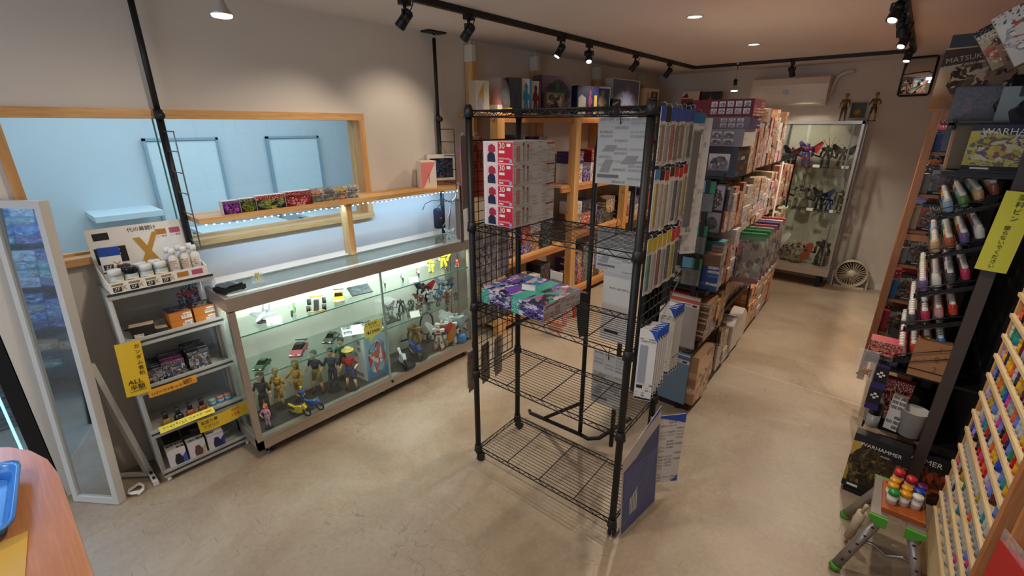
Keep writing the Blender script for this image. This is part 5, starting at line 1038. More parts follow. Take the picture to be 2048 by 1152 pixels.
for k in range(7):
    y = .035 + .052 * k
    pack('blue-headed tool pack, %s from front, top row on the rack side' % ORD[k], rw(rx, y, 2.015 - .004 * (k % 2)), RR + R(90), .048, .205, HB if k != 1 else mat('#16171c', .4), TC, mat(inn[k], .4), group='top row of tool packs', hh=.24)
    pack('paint marker pack, %s from front, middle row on the rack side' % ORD[k], rw(rx, y, 1.795 - .006 * (k % 3)), RR + R(90), .046, .235, (HR if k in (2, 4, 5, 6) else mat('#1c1a1c', .4) if k % 2 else mat('#3f86c0', .4)), TW, mat(('#c9a63a', '#c9c4bc', '#b8ab8c', '#d0ccc4', '#4a4f58', '#8c8f94', '#c4b23a')[k], .4), group='middle row of marker packs', hh=.16)
    pack('slim tool pack, %s from front, bottom row on the rack side' % ORD[k], rw(rx, y, 1.530 - .006 * (k % 2)), RR + R(90), .046, .235, HY if k < 5 else HR, TW, mat(('#3f7f62', '#bfc0bc', '#8c3a30', '#b0b2b0', '#3d4a58', '#c9b83a', '#17181a')[k], .4), group='bottom row of tool packs', hh=.22)
pack('long grey card pack at the back of the top row', rw(rx + .01, .405, 2.0), RR + R(62), .07, .52, mat('#2f6fa0', .4), TC, mat('#8b8478', .5), group='long packs', hh=.08)
pack('tall white card pack with blue foot below the top row', rw(rx + .015, .47, 1.98), RR + R(52), .08, .60, mat('#cfcac4', .5), TW, None, group='long packs', hh=.06)
WS = mat('#dcd7cf', .45, 0, 'white_card'); GSt = mat('#9b9da0', .3, 0, 'grey_plastic_strips')
def plate_pack(label, loc, rz, w=.072, h=.335, gz=True):
    t = thing('plastic_strip_pack', label, 'pack', loc, rz, 'white plastic strip packs')
    MB().box(-w / 2, w / 2, 0, .004, -h, 0).build('card', WS, t); MB().prism([(-.002, 0), (w / 2, 0), (w / 2, -.05), (w * .36, -.036), (.012, -.01)], .0012, Matrix.Translation((0, -.0012, 0))).build('blue_corner', HB, t)
    MB().box(-w * .46, w * .46, -.001, 0, -.062, -.040).build('title_print', panel('strip_title', '#d2ccc3', ['#6f6a64', '#49454a'], (9, 2), .35), t)
    MB().box(-w * .40, w * .02, -.003, 0, -.25, -.072).build('plastic_strips', GSt, t)
    MB().box(-w / 2, w / 2, -.0035, -.0025, -h, -.255).build('lower_card', panel('strip_card', '#d8d3cb', ['#2a2826', '#8a857e', '#b9b3ab'], (5, 6), .72), t); MB().box(-w * .40, -w * .05, -.004, -.0035, -.278, -.262).build('black_logo', INK, t); MB().box(-w / 2 + .002, w / 2 - .002, -.0042, -.0035, -h + .003, -h + .012).build('black_foot', INK, t)
    return t
for k in range(6):
    plate_pack('white plastic strip pack, %s in the front bunch on the rack' % ORD[k], rw(rx + .042 + .004 * k, .02 + .014 * k, 1.155 + .003 * k), RR + R(16 + 3 * k), h=.335 - .01 * k)
for k in range(5):
    plate_pack('white plastic strip pack, %s in the rear bunch on the rack' % ORD[k], rw(rx + .03 + .004 * k, .26 + .014 * k, 1.175 + .003 * k), RR + R(12 + 3 * k), h=.335)
hkb = thing('basket_hook', 'black wire hook frame carrying the strip packs', 'hook', rw(rx, .02, 1.18), RR)
MB().tube([(-.01, .0, .12), (-.01, .0, .0), (.04, -.01, .0), (.045, .16, .04), (.04, .34, .13)], .003, 6).tube([(-.01, .24, .22), (-.01, .24, .10), (.02, .22, .10), (.02, .40, .14)], .003, 6).build('wire', BLK2, hkb)
# cutting mat leaning on the right side
cm = thing('cutting_mat', 'large blue cutting mat standing against the right side of the rack', 'cutting mat', rw(rx + .012, .015, .006), RR + R(90) - R(8)); cm.rotation_euler = Euler((R(-3), 0, RR + R(82)))
MATB = mat('#3f4c80', .4, 0, 'mat_blue'); LNW = mat('#8b94b8', .5, 0, 'mat_lines')
MB().prism([(0, 0), (.335, 0), (.335, .60), (0, .455)], .003).build('board', mat('#c2bcb8', .5), cm)
MB().prism([(.008, .012), (.325, .012), (.325, .50), (.20, .455), (.12, .41), (.008, .385)], .001, Matrix.Translation((0, -.0012, 0))).build('mat_sheet', MATB, cm)
gl = MB()
for k in range(1, 16): gl.box(.008 + .0205 * k, .0088 + .0205 * k, -.0018, -.0012, .02, .38)
for k in range(1, 18): gl.box(.012, .32, -.0018, -.0012, .012 + .0205 * k, .0128 + .0205 * k)
for k in range(3): gl.bar((.03 + .05 * k, -.0016, .06), (.25 + .03 * k, -.0016, .36), .0012, .0006)
gl.build('grid_lines', LNW, cm); MB().prism([(.175, .53), (.335, .60), (.335, .585), (.30, .565)], .0012, Matrix.Translation((0, -.0014, 0))).build('blue_header', HB, cm)
for k in range(5): MB().box(.075 + .014 * k, .082 + .014 * k, -.002, -.0012, .09, .09 + .10 + .008 * k).build('white_bar', PAPER, cm)
sl = thing('instruction_sheet', 'white instruction sheet with blue top behind the cutting mat', 'sheet', rw(rx + .05, .42, .30), RR + R(48)); MB().box(-.10, .10, 0, .003, -.22, .22).build('sheet', panel('instr', '#d8d3cd', ['#a9a49e', '#8d8882'], (4, 22), .45), sl); MB().prism([(-.10, .22), (.10, .22), (.10, .165), (0, .195)], .0012, Matrix.Translation((0, -.0015, 0))).build('blue_header', HB, sl); MB().prism([(.06, -.22), (.10, -.22), (.10, -.18)], .0012, Matrix.Translation((0, -.0015, 0))).build('blue_foot', HB, sl)
# white backing sheets hung behind the rack
def mat_sheet(label, x, y, z, w, h, rz=0):
    t = thing('mat_package', label, 'package', rw(x, y, z), RR + rz, 'mat packages behind the rack')
    MB().box(-w / 2, w / 2, 0, .004, -h, 0).build('sheet', panel('sheet_print', '#cbc6bf', ['#8f8b86', '#a29d96', '#77736f'], (3, 16), .42), t)
    for (a, b, c, d) in ((-.42, -.12, .62, .82), (.05, .42, .55, .68), (-.40, -.05, .40, .50)): MB().prism([(w * a, -h * d), (w * (a + .12), -h * c), (w * b, -h * c), (w * (b - .08), -h * d)], .0008, Matrix.Translation((0, -.0012, 0))).build('printed_figure', mat('#8a8885', .6), t)
    MB().box(-w * .46, w * .02, -.001, 0, -h * .90, -h * .85).build('dark_title', mat('#23273a', .5), t); MB().box(-w * .5, w * .5, -.003, -.002, -h, 0).build('clear_sleeve', CLEARP, t)
    MB().tube([(0, -.004, -.02), (0, -.012, -.03), (0, -.012, .02), (0, .0, .05)], .002, 5).build('hook', BLK2, t)
    return t
mat_sheet('largest white printed package hung behind the rack, at the top', .56, .47, 1.985, .245, .315); mat_sheet('second white printed package hung behind the rack, below the middle shelf', .58, .47, 1.445, .215, .23)
mat_sheet('third white printed package hung behind the rack, below the lowest shelf but one', .60, .46, .735, .20, .34)
st = thing('title_board', 'white board with black lettering hung behind the rack', 'board', rw(.61, .50, 1.24), RR); MB().box(-.10, .10, 0, .003, -.44, 0).build('board', WS, st)
MB().box(-.075, -.075 + .085, -.001, 0, -.395, -.375).build('black_label', INK, st)
scrawl(st, (0, -.001, -.125), .12, .014, 12, INK, 9, .0012)
# folded hand trolley standing behind the rack
ht = thing('hand_truck', 'folded black tubular hand truck behind the wire rack', 'hand truck', rw(.405, .53, 0), RR)
for x in (0, .22): MB().tube([(x, 0, .08), (x, 0, 1.0), (x, 0, 1.84)], .014, 10).build('upright', BLACK, ht)
MB().tube([(0, 0, 1.84), (.008, 0, 1.90), (.035, 0, 1.94), (.075, 0, 1.95), (.15, 0, 1.95), (.19, 0, 1.94), (.215, 0, 1.90), (.22, 0, 1.84)], .014, 10).build('handle', BLACK, ht)
MB().tube([(.0, .0, .10), (-.0, -.0, .06), (-.40, .0, .05), (-.42, .02, .05)], .013, 8).tube([(.0, 0, .06), (.06, .0, .055), (.12, .03, .07), (.26, .18, .20)], .013, 8).build('base_frame', BLACK, ht)
MB().bar((-.28, 0, .06), (.0, 0, .30), .02, .02).build('brace', BLACK, ht)
MB().prism([(-.045, 1.06), (.03, 1.06), (.025, .80), (-.005, .78), (-.02, .84)], .03, Matrix.Translation((0, -.07, 0))).build('clamp', DARK, ht)
# packs on the left grid
lx = -.030
PKG = ['#6e7278', '#3c4048', '#8f8a84', '#5d6068', '#4a5058', '#7d7870']
for k in range(3):
    pack('large white-backed model pack, %s from front on the left grid' % ORD[k], rw(lx, .07 + .11 * k, 1.42), RR - R(90), .10, .30, mat('#2a3f8a', .4), panel('pack_back', '#cdc4bb', ['#55504c', '#7d766e', '#8f5a4c'], (5, 12), .6), mat(PKG[k], .35), .02, 'packs on the left grid', .12)
    pack('red-striped card pack, %s from front low on the left grid' % ORD[k], rw(lx, .07 + .11 * k, 1.06), RR - R(90), .095, .20, None, panel('pack_back2', '#c9bdb2', ['#55504c', '#a5302c', '#8f7a6c'], (4, 9), .6), mat(PKG[k + 3], .35), .02, 'low packs on the left grid', .1)
    pack('clear grey pack, %s from front at the bottom of the left grid' % ORD[k], rw(lx - .03, .03 + .12 * k, .72), RR - R(80), .085, .26, mat('#1a1a20', .4), panel('pack_back3', '#8d8078', ['#4a4542', '#a5302c', '#3a3634'], (4, 9), .5), mat(('#8a5a3c', '#6b625c', '#8d857c')[k], .35), .02, 'bottom packs on the left grid', .2)
pack('bright red pack at the top of the left grid', rw(lx, .08, 1.90), RR - R(90), .09, .30, mat('#c4402c', .4), panel('pack_red', '#c24a34', ['#2a2220', '#d8b8a0'], (4, 7), .6), mat('#b8321e', .4), .015, 'upper packs on the left grid', .25)
pack('dark red clear pack hanging in front of the red one', rw(lx - .05, .04, 1.90), RR - R(70), .07, .36, None, mat('#8d8580', .5), mat('#7c2a30', .4), .02, 'upper packs on the left grid', .1)
for k in range(3): pack('brown ribbed strip pack, %s at the left edge of the rack' % ORD[k], rw(lx - .06 - .02 * k, .02 + .012 * k, 1.66), RR - R(60 - 8 * k), .06, .30, mat('#cf9a52', .5) if k == 0 else None, mat('#8a7f78', .5), mat('#5f5652', .5), .02, 'brown strip packs', .2)
# ------------------------------------------------------------------ printed styles for kit boxes
ST = {}
def style(nm, bg, pal, band=None, scale=7, text='#efe9df', side=None, fig=.5, **kw):
    ST[nm] = [art('kit_' + nm.replace(' ', '_'), bg, pal, scale, band, text, fig, seed=len(ST) * 3.7, **kw), panel('side_' + nm.replace(' ', '_'), side or bg[0], [pal[0], pal[-1], '#cfc8bd'], (3, 6), .6), mat(bg[1], .45)]
style('salmon', ('#9c5f48', '#cf9c80'), ['#c98a6c', '#e8d6c4', '#8f4a3a', '#d9a890', '#6b4034', '#efe4d6'], '#c25a48')
style('cream', ('#a88f68', '#d3c09c'), ['#b08f66', '#efe6d4', '#8c6a46', '#d6c3a0', '#5c4a38', '#c9573f'], '#e2d6bf', text='#6b4a38')
style('brown', ('#6b4a34', '#a87f5c'), ['#8c6344', '#c9a986', '#4a3224', '#b58e68', '#2e221c', '#dcc6a8'], '#3a2a22')
style('white', ('#cfc9c2', '#e8e4dd'), ['#b9b2aa', '#8d96a3', '#e8e4dc', '#5c6470', '#c2503f', '#d9d3ca'], '#dcd7cf', text='#4a4f58')
style('dark grey', ('#25242a', '#45434c'), ['#5c5a64', '#2e2c33', '#8f8c94', '#1c1b20', '#b9b5b6', '#6b4a40'], '#1d1c22')
style('red', ('#7c1c22', '#b5303a'), ['#c9463f', '#5c141a', '#e0b8a4', '#8f2228', '#2a1214', '#d98a6c'], '#8c1f28')
style('orange', ('#b5652c', '#d98f4c'), ['#e0a562', '#8c4a22', '#f0d8b4', '#c47438', '#5c301a', '#e9c394'], '#a3541f')
style('blue', ('#24427c', '#5c86b8'), ['#3d6fae', '#a9c4dc', '#1c2f5c', '#d0dce6', '#86a4c4', '#14203c'], '#1d3570')
style('teal', ('#2c6b6e', '#7fb0ac'), ['#4a918f', '#b9d3cc', '#1f4a4e', '#dfe6df', '#8fb9b0', '#c9704a'], '#2a5f62')
style('purple', ('#33265c', '#6d5a9c'), ['#5c4a92', '#a596c4', '#241a44', '#d2cbe0', '#7c3a6c', '#1a1430'], '#2a1d4c')
style('pink', ('#b07078', '#d8aaa8'), ['#d8a0a6', '#f0dcd8', '#a35c68', '#8fb0c0', '#c9606c', '#f4ece6'], '#c0606c')
style('yellow', ('#b89a2c', '#dcc65c'), ['#c9ae44', '#7c6420', '#efe3a8', '#9c8230', '#4c3f1c', '#b5502c'], '#8c7220')
style('green', ('#2c5a34', '#5c8c54'), ['#47784a', '#a9c49c', '#1c3a22', '#d6dfc6', '#7c9c6a', '#1a2418'], '#1f4a2a')
style('black', ('#0e0e11', '#22222a'), ['#34343c', '#17171c', '#5c5a60', '#0e0e11', '#8c8478', '#3a2420'], '#141418', text='#a8a49c')
GA = R(2.4)
def GP(x, y, z=0):   # position in the slightly turned frame of the aisle gondola
    dx, dy = x + .86, y - 2.96; return (-.86 + dx * math.cos(GA) - dy * math.sin(GA), 2.96 + dx * math.sin(GA) + dy * math.cos(GA), z)
PILE = {}
def fill(tag_, xf, y0, y1, z0, zmax, styles, wr, hr, rnd, depth=.24, jitter=.015, name='kit_box', turn=True):
    """rows of stacked boxes on one shelf; boxes face +x"""
    y = y0; col = 0
    while y < y1 - .03:
        w = min(rnd.uniform(*wr), y1 - y); z = z0 + .0006; ly = 0; snm = rnd.choice(styles)
        while True:
            h = rnd.uniform(*hr)
            if z + h > zmax: break
            nm = snm if rnd.random() < .5 else rnd.choice(styles)
            carton('%s %s, %s column, %s layer, %s' % (nm, name.replace('_', ' '), ORD[col], ORD[ly], tag_), GP(xf - depth / 2 + rnd.uniform(-jitter, 0), y + w / 2, z) if turn else (xf - depth / 2 + rnd.uniform(-jitter, 0), y + w / 2, z), (w - .003, depth, h - .0008), PI / 2 + (GA if turn else 0), ST[nm], name=name, group=name.replace('_', ' ') + 'es on the ' + tag_)
            z += h; ly += 1
            if ly > 7: break
        y += w; col += 1
# ------------------------------------------------------------------ wooden shelving along the left wall, far part
wsx = thing('wooden_shelving', 'tall pine shelving along the left wall behind the wire rack', 'shelving', (0, 0, 0))
for y in (3.09, 4.0, 5.2, 6.4):
    p = MB().box(-3.18, -3.09, y - .02, y + .02, 0, 2.47).build('wall_post', PINEZ, wsx)
    MB().box(-3.183, -3.087, y - .023, y + .023, 2.47, 2.60).cyl((-3.135, y, 2.60), (-3.135, y, 2.65), .008, n=8).build('jack_cap', mat('#cfc6b8', .5), p)
for y in (3.02, 4.22, 5.4, 6.55): MB().box(-2.80, -2.715, y - .045, y + .045, 0, 2.02).build('front_post', PINEZ, wsx)
for z, ya, yb in ((2.045, 2.95, 6.95), (1.35, 4.0, 6.7), (.725, 2.95, 4.1), (.13, 2.95, 6.7), (1.66, 2.95, 3.85), (.80, 4.3, 6.7)):
    MB().box(-3.17, -2.76, ya, yb, z - .022, z).build('shelf_board', PINE, wsx); MB().box(-2.775, -2.745, ya, yb, z - .07, z - .022).build('shelf_beam', OAKY, wsx)
MB().box(-3.10, -3.07, 4.0, 4.8, 1.36, 2.0).build('back_frame', PINE, wsx)
tag(MB().box(-3.068, -3.06, 4.08, 4.74, 1.5, 1.98).build('white_board', mat('#e0d3c2', .4)), 'white board standing between the pine posts', 'board')
rn = random.Random(3)
def pbox(lb, loc, size, rz, base, side, shapes, name='figure_box', tops=None):
    """picture box: plain printed ground with simple printed silhouettes on the front"""
    o = carton(lb, loc, size, rz, [base, side, tops or side], name=name); w, d, h = size
    for k, (poly, c) in enumerate(shapes): MB().prism([(x * w, z * h) for x, z in poly], .0008, Matrix.Translation((0, -d / 2 - .0011 - .0004 * k, 0))).build('printed_shape', mat(c, .5), o)
    return o
FIG = [(-.12, .03), (-.02, .03), (0, .35), (.03, .03), (.14, .03), (.10, .42), (.20, .40), (.22, .50), (.10, .62), (.06, .70), (.10, .80), (.0, .90), (-.09, .82), (-.06, .70), (-.14, .62), (-.18, .40), (-.10, .42)]
def fg(dx=0, s=1.): return [(x * s + dx, z) for x, z in FIG]
def spikes(seed, n=9):
    q = random.Random(seed); o = []
    for k in range(n * 2): a = PI * k / n; r = q.uniform(.30, .46) if k % 2 else q.uniform(.10, .22); o.append((r * math.cos(a), .48 + r * math.sin(a)))
    return o
SX = -2.90
A1 = art('monster_print', ('#4a3c34', '#8c7868'), ['#6b5a50', '#2a2422', '#a08c78', '#3c3230'], 3, None, seed=90, fig=.5); A2 = art('violet_print', ('#3a2c44', '#7c6a80'), ['#4a3a58', '#2c2436', '#6b5a7c', '#38304a'], 2, None, seed=91, fig=.45)
pbox('cream crumpled box at the near end of the top pine shelf', (SX, 2.95, 2.0456), (.12, .14, .25), PI / 2 - R(20), mat('#cdbfa6', .6), mat('#b5a68c', .6), [([(-.4, .5), (.1, .95), (.1, .3)], '#b59a52'), ([(-.45, .05), (.05, .05), (.0, .45), (-.4, .45)], '#a294a8')])
pbox('dark glossy box with a blue figure on the top pine shelf', (SX, 3.37, 2.0456), (.13, .14, .30), PI / 2 - R(20), mat('#3c3f45', .25), mat('#1c2c44', .35), [(fg(.1, 1.2), '#2a3c52')])
pbox('white box with a standing blue figure on the top pine shelf', (SX, 3.52, 2.0456), (.12, .14, .30), PI / 2 - R(20), mat('#d2cdc6', .45), mat('#2f6f9c', .45), [([(.25, 0), (.5, 0), (.5, 1), (.3, 1)], '#3a82b0'), (fg(0, 1.6), '#2f86a8')])
pbox('white box with a standing dark red figure on the top pine shelf', (SX, 3.66, 2.0456), (.12, .14, .29), PI / 2 - R(20), mat('#cfc8c0', .45), mat('#4c2440', .45), [([(.2, 0), (.5, 0), (.5, 1), (.3, 1)], '#5c3458'), (fg(0, 1.6), '#6b1a20')])
pbox('box of grey monsters in front on the top pine shelf', (-2.815, 3.88, 2.0456), (.26, .08, .20), PI / 2 - R(6), A1, mat('#5c4c40', .5), [([(.15, .55), (.35, .5), (.4, .75), (.25, .85)], '#b5a58c')])
pbox('large purple box with a winged robot on the top pine shelf', (-2.98, 4.10, 2.0456), (.42, .14, .37), PI / 2 - R(10), A2, mat('#6b5a62', .5), [(spikes(4), '#3c2c5c'), (spikes(5, 6), '#2c6b4a'), ([(.02, .5), (.14, .48), (.1, .58)], '#b5502c')])
pbox('blue window box with small figures on the top pine shelf', (SX, 4.56, 2.0456), (.30, .16, .30), PI / 2 - R(16), mat('#1c2250', .35), mat('#23306c', .4), [([(-.45, .03), (-.1, .03), (-.1, .6), (-.3, .72), (-.45, .6)], '#8c8a80'), (fg(.1, .5), '#7c2c4c'), ([(.28, .03), (.45, .03), (.42, .7), (.3, .7)], '#b59a3c')])
pbox('tall light blue figure box with white edges on the top pine shelf', (SX, 4.86, 2.0456), (.24, .16, .31), PI / 2 - R(16), mat('#cfd6dc', .4), mat('#4a86b0', .4), [([(-.45, .04), (.45, .04), (.45, .94), (-.45, .94)], '#274a78'), (fg(0, 1.4), '#8c7a58')])
pbox('black and white striped box on the top pine shelf', (-2.84, 5.10, 2.0456), (.16, .12, .19), PI / 2 - R(8), mat('#1c1b1c', .4), mat('#2a2828', .4), [([(-.45, .6), (.2, .8), (.2, .9), (-.45, .72)], '#b9b4ac'), ([(-.4, .2), (.4, .5), (.4, .62), (-.4, .34)], '#b9b4ac')])
pbox('large square picture box with a faint figure on the top pine shelf', (SX - .04, 5.52, 2.0456), (.62, .10, .43), PI / 2 - R(4), mat('#d2d0d4', .4), mat('#c9c4c0', .5), [([(-.485, .02), (.47, .02), (.47, .98), (-.485, .98)], '#565a74'), (fg(.05, .7), '#7c6a70'), (spikes(7, 7), '#686c86')])
pbox('cream window box with an armoured figure on the top pine shelf', (SX, 6.15, 2.0456), (.36, .12, .36), PI / 2 - R(4), mat('#cdbf9c', .5), mat('#b9a98c', .5), [([(-.1, .05), (.4, .05), (.4, .9), (-.1, .9)], '#4a4034'), (fg(.15, .9), '#9c8c7c'), (fg(-.3, .6), '#a5605c')])
cone = thing('clear_bagged_toy', 'clear bag holding a red and white cone toy on the top pine shelf', 'toy', (-2.90, 3.16, 2.0456)); MB().lathe([(.11, 0), (.13, .08), (.12, .20), (.09, .27), (.03, .30)], n=14).build('bag', FILM, cone)
MB().lathe([(.07, .0), (.06, .06), (.02, .20), (.004, .24)], n=14).build('cone', mat('#d8633f', .5), cone); MB().box(-.02, .10, -.09, -.03, 0, .07).build('white_card', PAPER, cone); MB().box(.06, .11, .03, .09, 0, .05).build('yellow_tag', mat('#d8b83a', .5), cone)
pbox('picture box with a dark red tank at the back left corner', (-2.52, 6.70, 2.08), (.24, .10, .30), 0, mat('#cbb8a0', .5), mat('#6b2a28', .5), [([(-.5, .25), (.1, .25), (.3, .4), (.3, .6), (.1, .7), (-.5, .7)], '#7c2420'), ([(-.5, .75), (-.2, .95), (-.1, .75)], '#5c1c1c')]); pbox('dark box with red robots at the back left corner', (-2.26, 6.72, 2.08), (.24, .10, .29), 0, mat('#241a1c', .4), mat('#3a2020', .5), [(spikes(8, 8), '#6b1c22'), (spikes(9, 6), '#8c6a5c')])
tag(MB().box(-2.70, -2.10, 6.62, 6.95, 2.055, 2.08).box(-2.68, -2.64, 6.9, 6.95, 0, 2.055).box(-2.16, -2.12, 6.9, 6.95, 0, 2.055).build('corner_shelf', PINEX), 'high pine corner shelf at the back', 'shelf')
for (z, ya, yb, zm, nm) in ((1.661, 3.02, 3.8, 1.95, 'blister shelf near the left wall'), (1.351, 4.25, 5.3, 1.70, 'upper pine shelf middle'), (1.351, 5.45, 6.5, 1.80, 'upper pine shelf far end'), (.801, 4.33, 5.3, 1.18, 'middle pine shelf'), (.801, 5.45, 6.5, 1.15, 'middle pine shelf far end'), (.726, 3.05, 3.95, 1.15, 'pine shelf at knee height, near end'), (.131, 3.05, 3.95, .55, 'lowest pine shelf, near end'), (.131, 4.28, 6.5, .62, 'lowest pine shelf, far end')):
    fill(nm, -2.80, ya, yb, z, zm, ['dark grey', 'red', 'white', 'brown', 'black', 'cream', 'purple', 'yellow'], (.10, .24), (.10, .22), rn, .2, name='figure_box', turn=False)
st_ = thing('plastic_stool', 'small red-orange plastic stool behind the wire rack', 'stool', (-2.55, 3.72, 0), R(10)); PO = mat('#c4432c', .4, 0, 'orange_plastic')
MB().prism([(-.13, .27), (.13, .27), (.125, .30), (-.125, .30)], .26, Matrix.Translation((0, -.13, 0))).build('seat', PO, st_)
for sx in (-1, 1):
    for sy in (-1, 1): MB().bar((sx * .14, sy * .14, 0), (sx * .11, sy * .11, .275), .045, .03).build('leg', PO, st_)
bg_ = thing('bagged_toy', 'clear bag with orange toy pieces standing behind the rack', 'toy', (-2.35, 3.35, .001)); MB().prism([(-.02, .60), (.05, .60), (.16, 0), (-.14, 0)], .05).build('bag', FILM, bg_)
for k in range(6): MB().ball((-.04 + .05 * (k % 3), .02, .06 + .07 * (k // 3)), .04, 0, 8, (1, .6, .8)).build('toy_piece', mat('#d9762c', .4), bg_)
MB().box(-.05, .09, .0, .004, .58, .66).build('header', PAPER, bg_)

# ------------------------------------------------------------------ black gondola along the aisle
gd = thing('black_gondola', 'long black steel gondola of kit boxes beside the aisle', 'gondola', (-.86, 2.96, 0), GA)
# local frame: x back from the aisle face (negative), y along the aisle
for y in (.02, .54, 1.56, 2.84):
    MB().box(-.45, -.415, y - .02, y + .02, 0, 2.02).build('upright', BLACK, gd)
    if y > .1: MB().box(-.015, 0, y - .005, y + .007, .03, 1.98 if y < 1 else 1.7).build('front_post', BLACK, gd)
    else: MB().box(-.095, -.065, -.016, .002, 0, 1.64).build('front_post', BLACK, gd)
for (ya, yb, zz) in ((0, .53, (1.655, 1.31, .92, .54, .06)), (.55, 1.55, (1.67, 1.225, .60, .06)), (1.57, 2.86, (1.67, 1.235, .62, .06))):
    MB().box(-.415, -.408, ya, yb, .05, 2.0 if ya < 1.5 else 1.7).build('back_panel', DARK, gd)
    for z in zz:
        b = MB().box(-.41, -.012, ya, yb, z - .012, z).box(-.012, 0, ya, yb, z - .032, z)
        for k in range(int((yb - ya) / .03)): b.box(-.002, .001, ya + .03 * k, ya + .03 * k + .006, z, z + .02)
        b.build('shelf', BLACK, gd)
MB().box(-.41, 0, 0, 2.86, .0, .045).build('base', DARK, gd)
rn = random.Random(11)
warm = ['salmon', 'cream', 'brown', 'white', 'salmon', 'cream', 'orange']
fill('top aisle shelf, near bay', -.79, 3.23, 3.49, 1.655, 2.02, ['salmon', 'brown', 'white', 'cream', 'dark grey'], (.08, .14), (.16, .36), rn)
fill('second aisle shelf, near bay', -.81, 2.99, 3.49, 1.31, 1.635, warm + ['dark grey'], (.06, .11), (.07, .155), rn)
fill('third aisle shelf, near bay', -.81, 2.99, 3.49, .92, 1.28, ['teal', 'white', 'blue', 'cream', 'red', 'purple', 'brown'], (.07, .13), (.08, .17), rn)
fill('fourth aisle shelf, near bay', -.83, 2.99, 3.49, .54, .89, ['brown', 'orange', 'red', 'cream', 'blue', 'brown'], (.07, .13), (.08, .16), rn)
fill('bottom aisle shelf, near bay', -.85, 3.27, 3.49, .06, .46, ['orange', 'cream', 'brown', 'salmon', 'purple'], (.10, .12), (.10, .18), rn)
fill('top aisle shelf, middle bay', -.80, 3.52, 4.5, 1.67, 2.08, ['pink', 'salmon', 'white', 'cream', 'cream', 'brown'], (.07, .13), (.07, .15), rn)
fill('second aisle shelf, middle bay', -.82, 3.52, 4.5, 1.225, 1.60, ['white', 'cream', 'pink', 'cream', 'white', 'brown'], (.10, .15), (.05, .085), rn)
fill('bottom aisle shelf, middle bay', -.84, 3.55, 4.5, .06, .48, ['black', 'dark grey', 'brown', 'white', 'cream'], (.10, .2), (.12, .26), rn)
fill('third aisle shelf, middle bay', -.88, 3.55, 4.5, .60, 1.05, ['brown', 'cream', 'black', 'orange'], (.10, .17), (.12, .2), rn)
fill('second aisle shelf, far bay', -.82, 4.54, 5.4, 1.235, 1.62, ['brown', 'white', 'cream', 'salmon', 'red'], (.10, .17), (.05, .08), rn)
fill('third aisle shelf, far bay', -.84, 4.54, 5.7, .62, 1.15, ['cream', 'orange', 'brown', 'salmon'], (.12, .2), (.07, .12), rn)
fill('bottom aisle shelf, far bay', -.84, 4.54, 5.75, .06, .55, ['cream', 'white', 'cream', 'orange'], (.12, .2), (.07, .11), rn)
fill('top aisle shelf, far bay', -.95, 4.56, 5.3, 1.67, 1.86, ['cream', 'brown', 'salmon'], (.12, .18), (.06, .09), rn)
# stack lying on the near end, faces looking towards the entrance
def pics(o, x0, x1, z0, z1, y, nx, nz, c='#b9a9a6'):
    for i in range(nx):
        for j in range(nz):
            w = (x1 - x0) / nx; h = (z1 - z0) / nz; MB().box(x0 + w * i + w * .12, x0 + w * (i + 1) - w * .12, y - .0015, y, z0 + h * j + h * .12, z0 + h * (j + 1) - h * .12).build('picture', [art('tiny_picture', (c, '#d9cfca'), ['#6b5f66', c, '#3a343c', '#c9bcb8'], 4, seed=2, fig=.4)], o)
b = carton('flat dark robot kit box at the bottom of the pile on the gondola end', (-.985, 3.09, 1.6558), (.36, .24, .176), 0, [mat('#241f27', .35), ST['dark grey'][1], mat('#2c2730', .4)]); pics(b, .0, .16, .02, .15, -.12, 1, 1, '#7d6a70'); pics(b, -.16, -.03, .03, .15, -.12, 2, 2, '#3a343e')
b = carton('grey kit box with four blue pictures in the pile on the gondola end', (-.975, 3.09, 1.8326), (.375, .24, .098), 0, [mat('#8c8288', .35), ST['white'][1], mat('#9a9094', .4)]); pics(b, .0, .14, .005, .088, -.12, 2, 2, '#5c5a7c')
b = carton('mauve kit box with small pictures in the pile on the gondola end', (-.965, 3.09, 1.9314), (.39, .24, .066), 0, [mat('#6b5c68', .35), ST['purple'][1], mat('#8a7a86', .4)]); pics(b, .03, .17, .004, .06, -.12, 3, 2, '#9c92a0')
b = carton('wide dark red kit box with ten white pictures on top of the pile', (-.95, 3.09, 1.998), (.375, .25, .095), R(1), [mat('#74101f', .6), ST['red'][1], mat('#8c2434', .5)]); pics(b, -.05, .175, .01, .088, -.125, 5, 2, '#c9bcc0')
# goods hung on the near end of the gondola
for k, (x, z) in enumerate(((-.955, 1.628), (-.965, 1.355), (-1.06, 1.36), (-.97, 1.135), (-1.07, 1.60))):
    pack('tool blade pack with blue and green header, %s on the gondola end' % ORD[k], (x, 2.945, z), R(4), .125, .19, None, mat('#2a2a2c', .4), panel('blades', '#3a3a3c', ['#55565a', '#2a2a2c'], (5, 9), .4), group='blade packs on the gondola end', hh=.38)
    o = bpy.data.objects[-1] if False else None
    MB().box(x - .062, x, 2.9405, 2.9415, z - .07, z).build('header', mat('#5f9cc4', .4), None); q = list(COL.objects)[-1]; q.parent = [t for t in COL.objects if t.get('label', '').startswith('tool blade pack with blue and green header, %s' % ORD[k])][0]; q.matrix_parent_inverse = Matrix.Translation(Vector((x, 2.945, z))).inverted()
    MB().box(x, x + .062, 2.9405, 2.9415, z - .07, z).build('header', mat('#1f7a4c', .4), None); q2 = list(COL.objects)[-1]; q2.parent = q.parent; q2.matrix_parent_inverse = q.matrix_parent_inverse
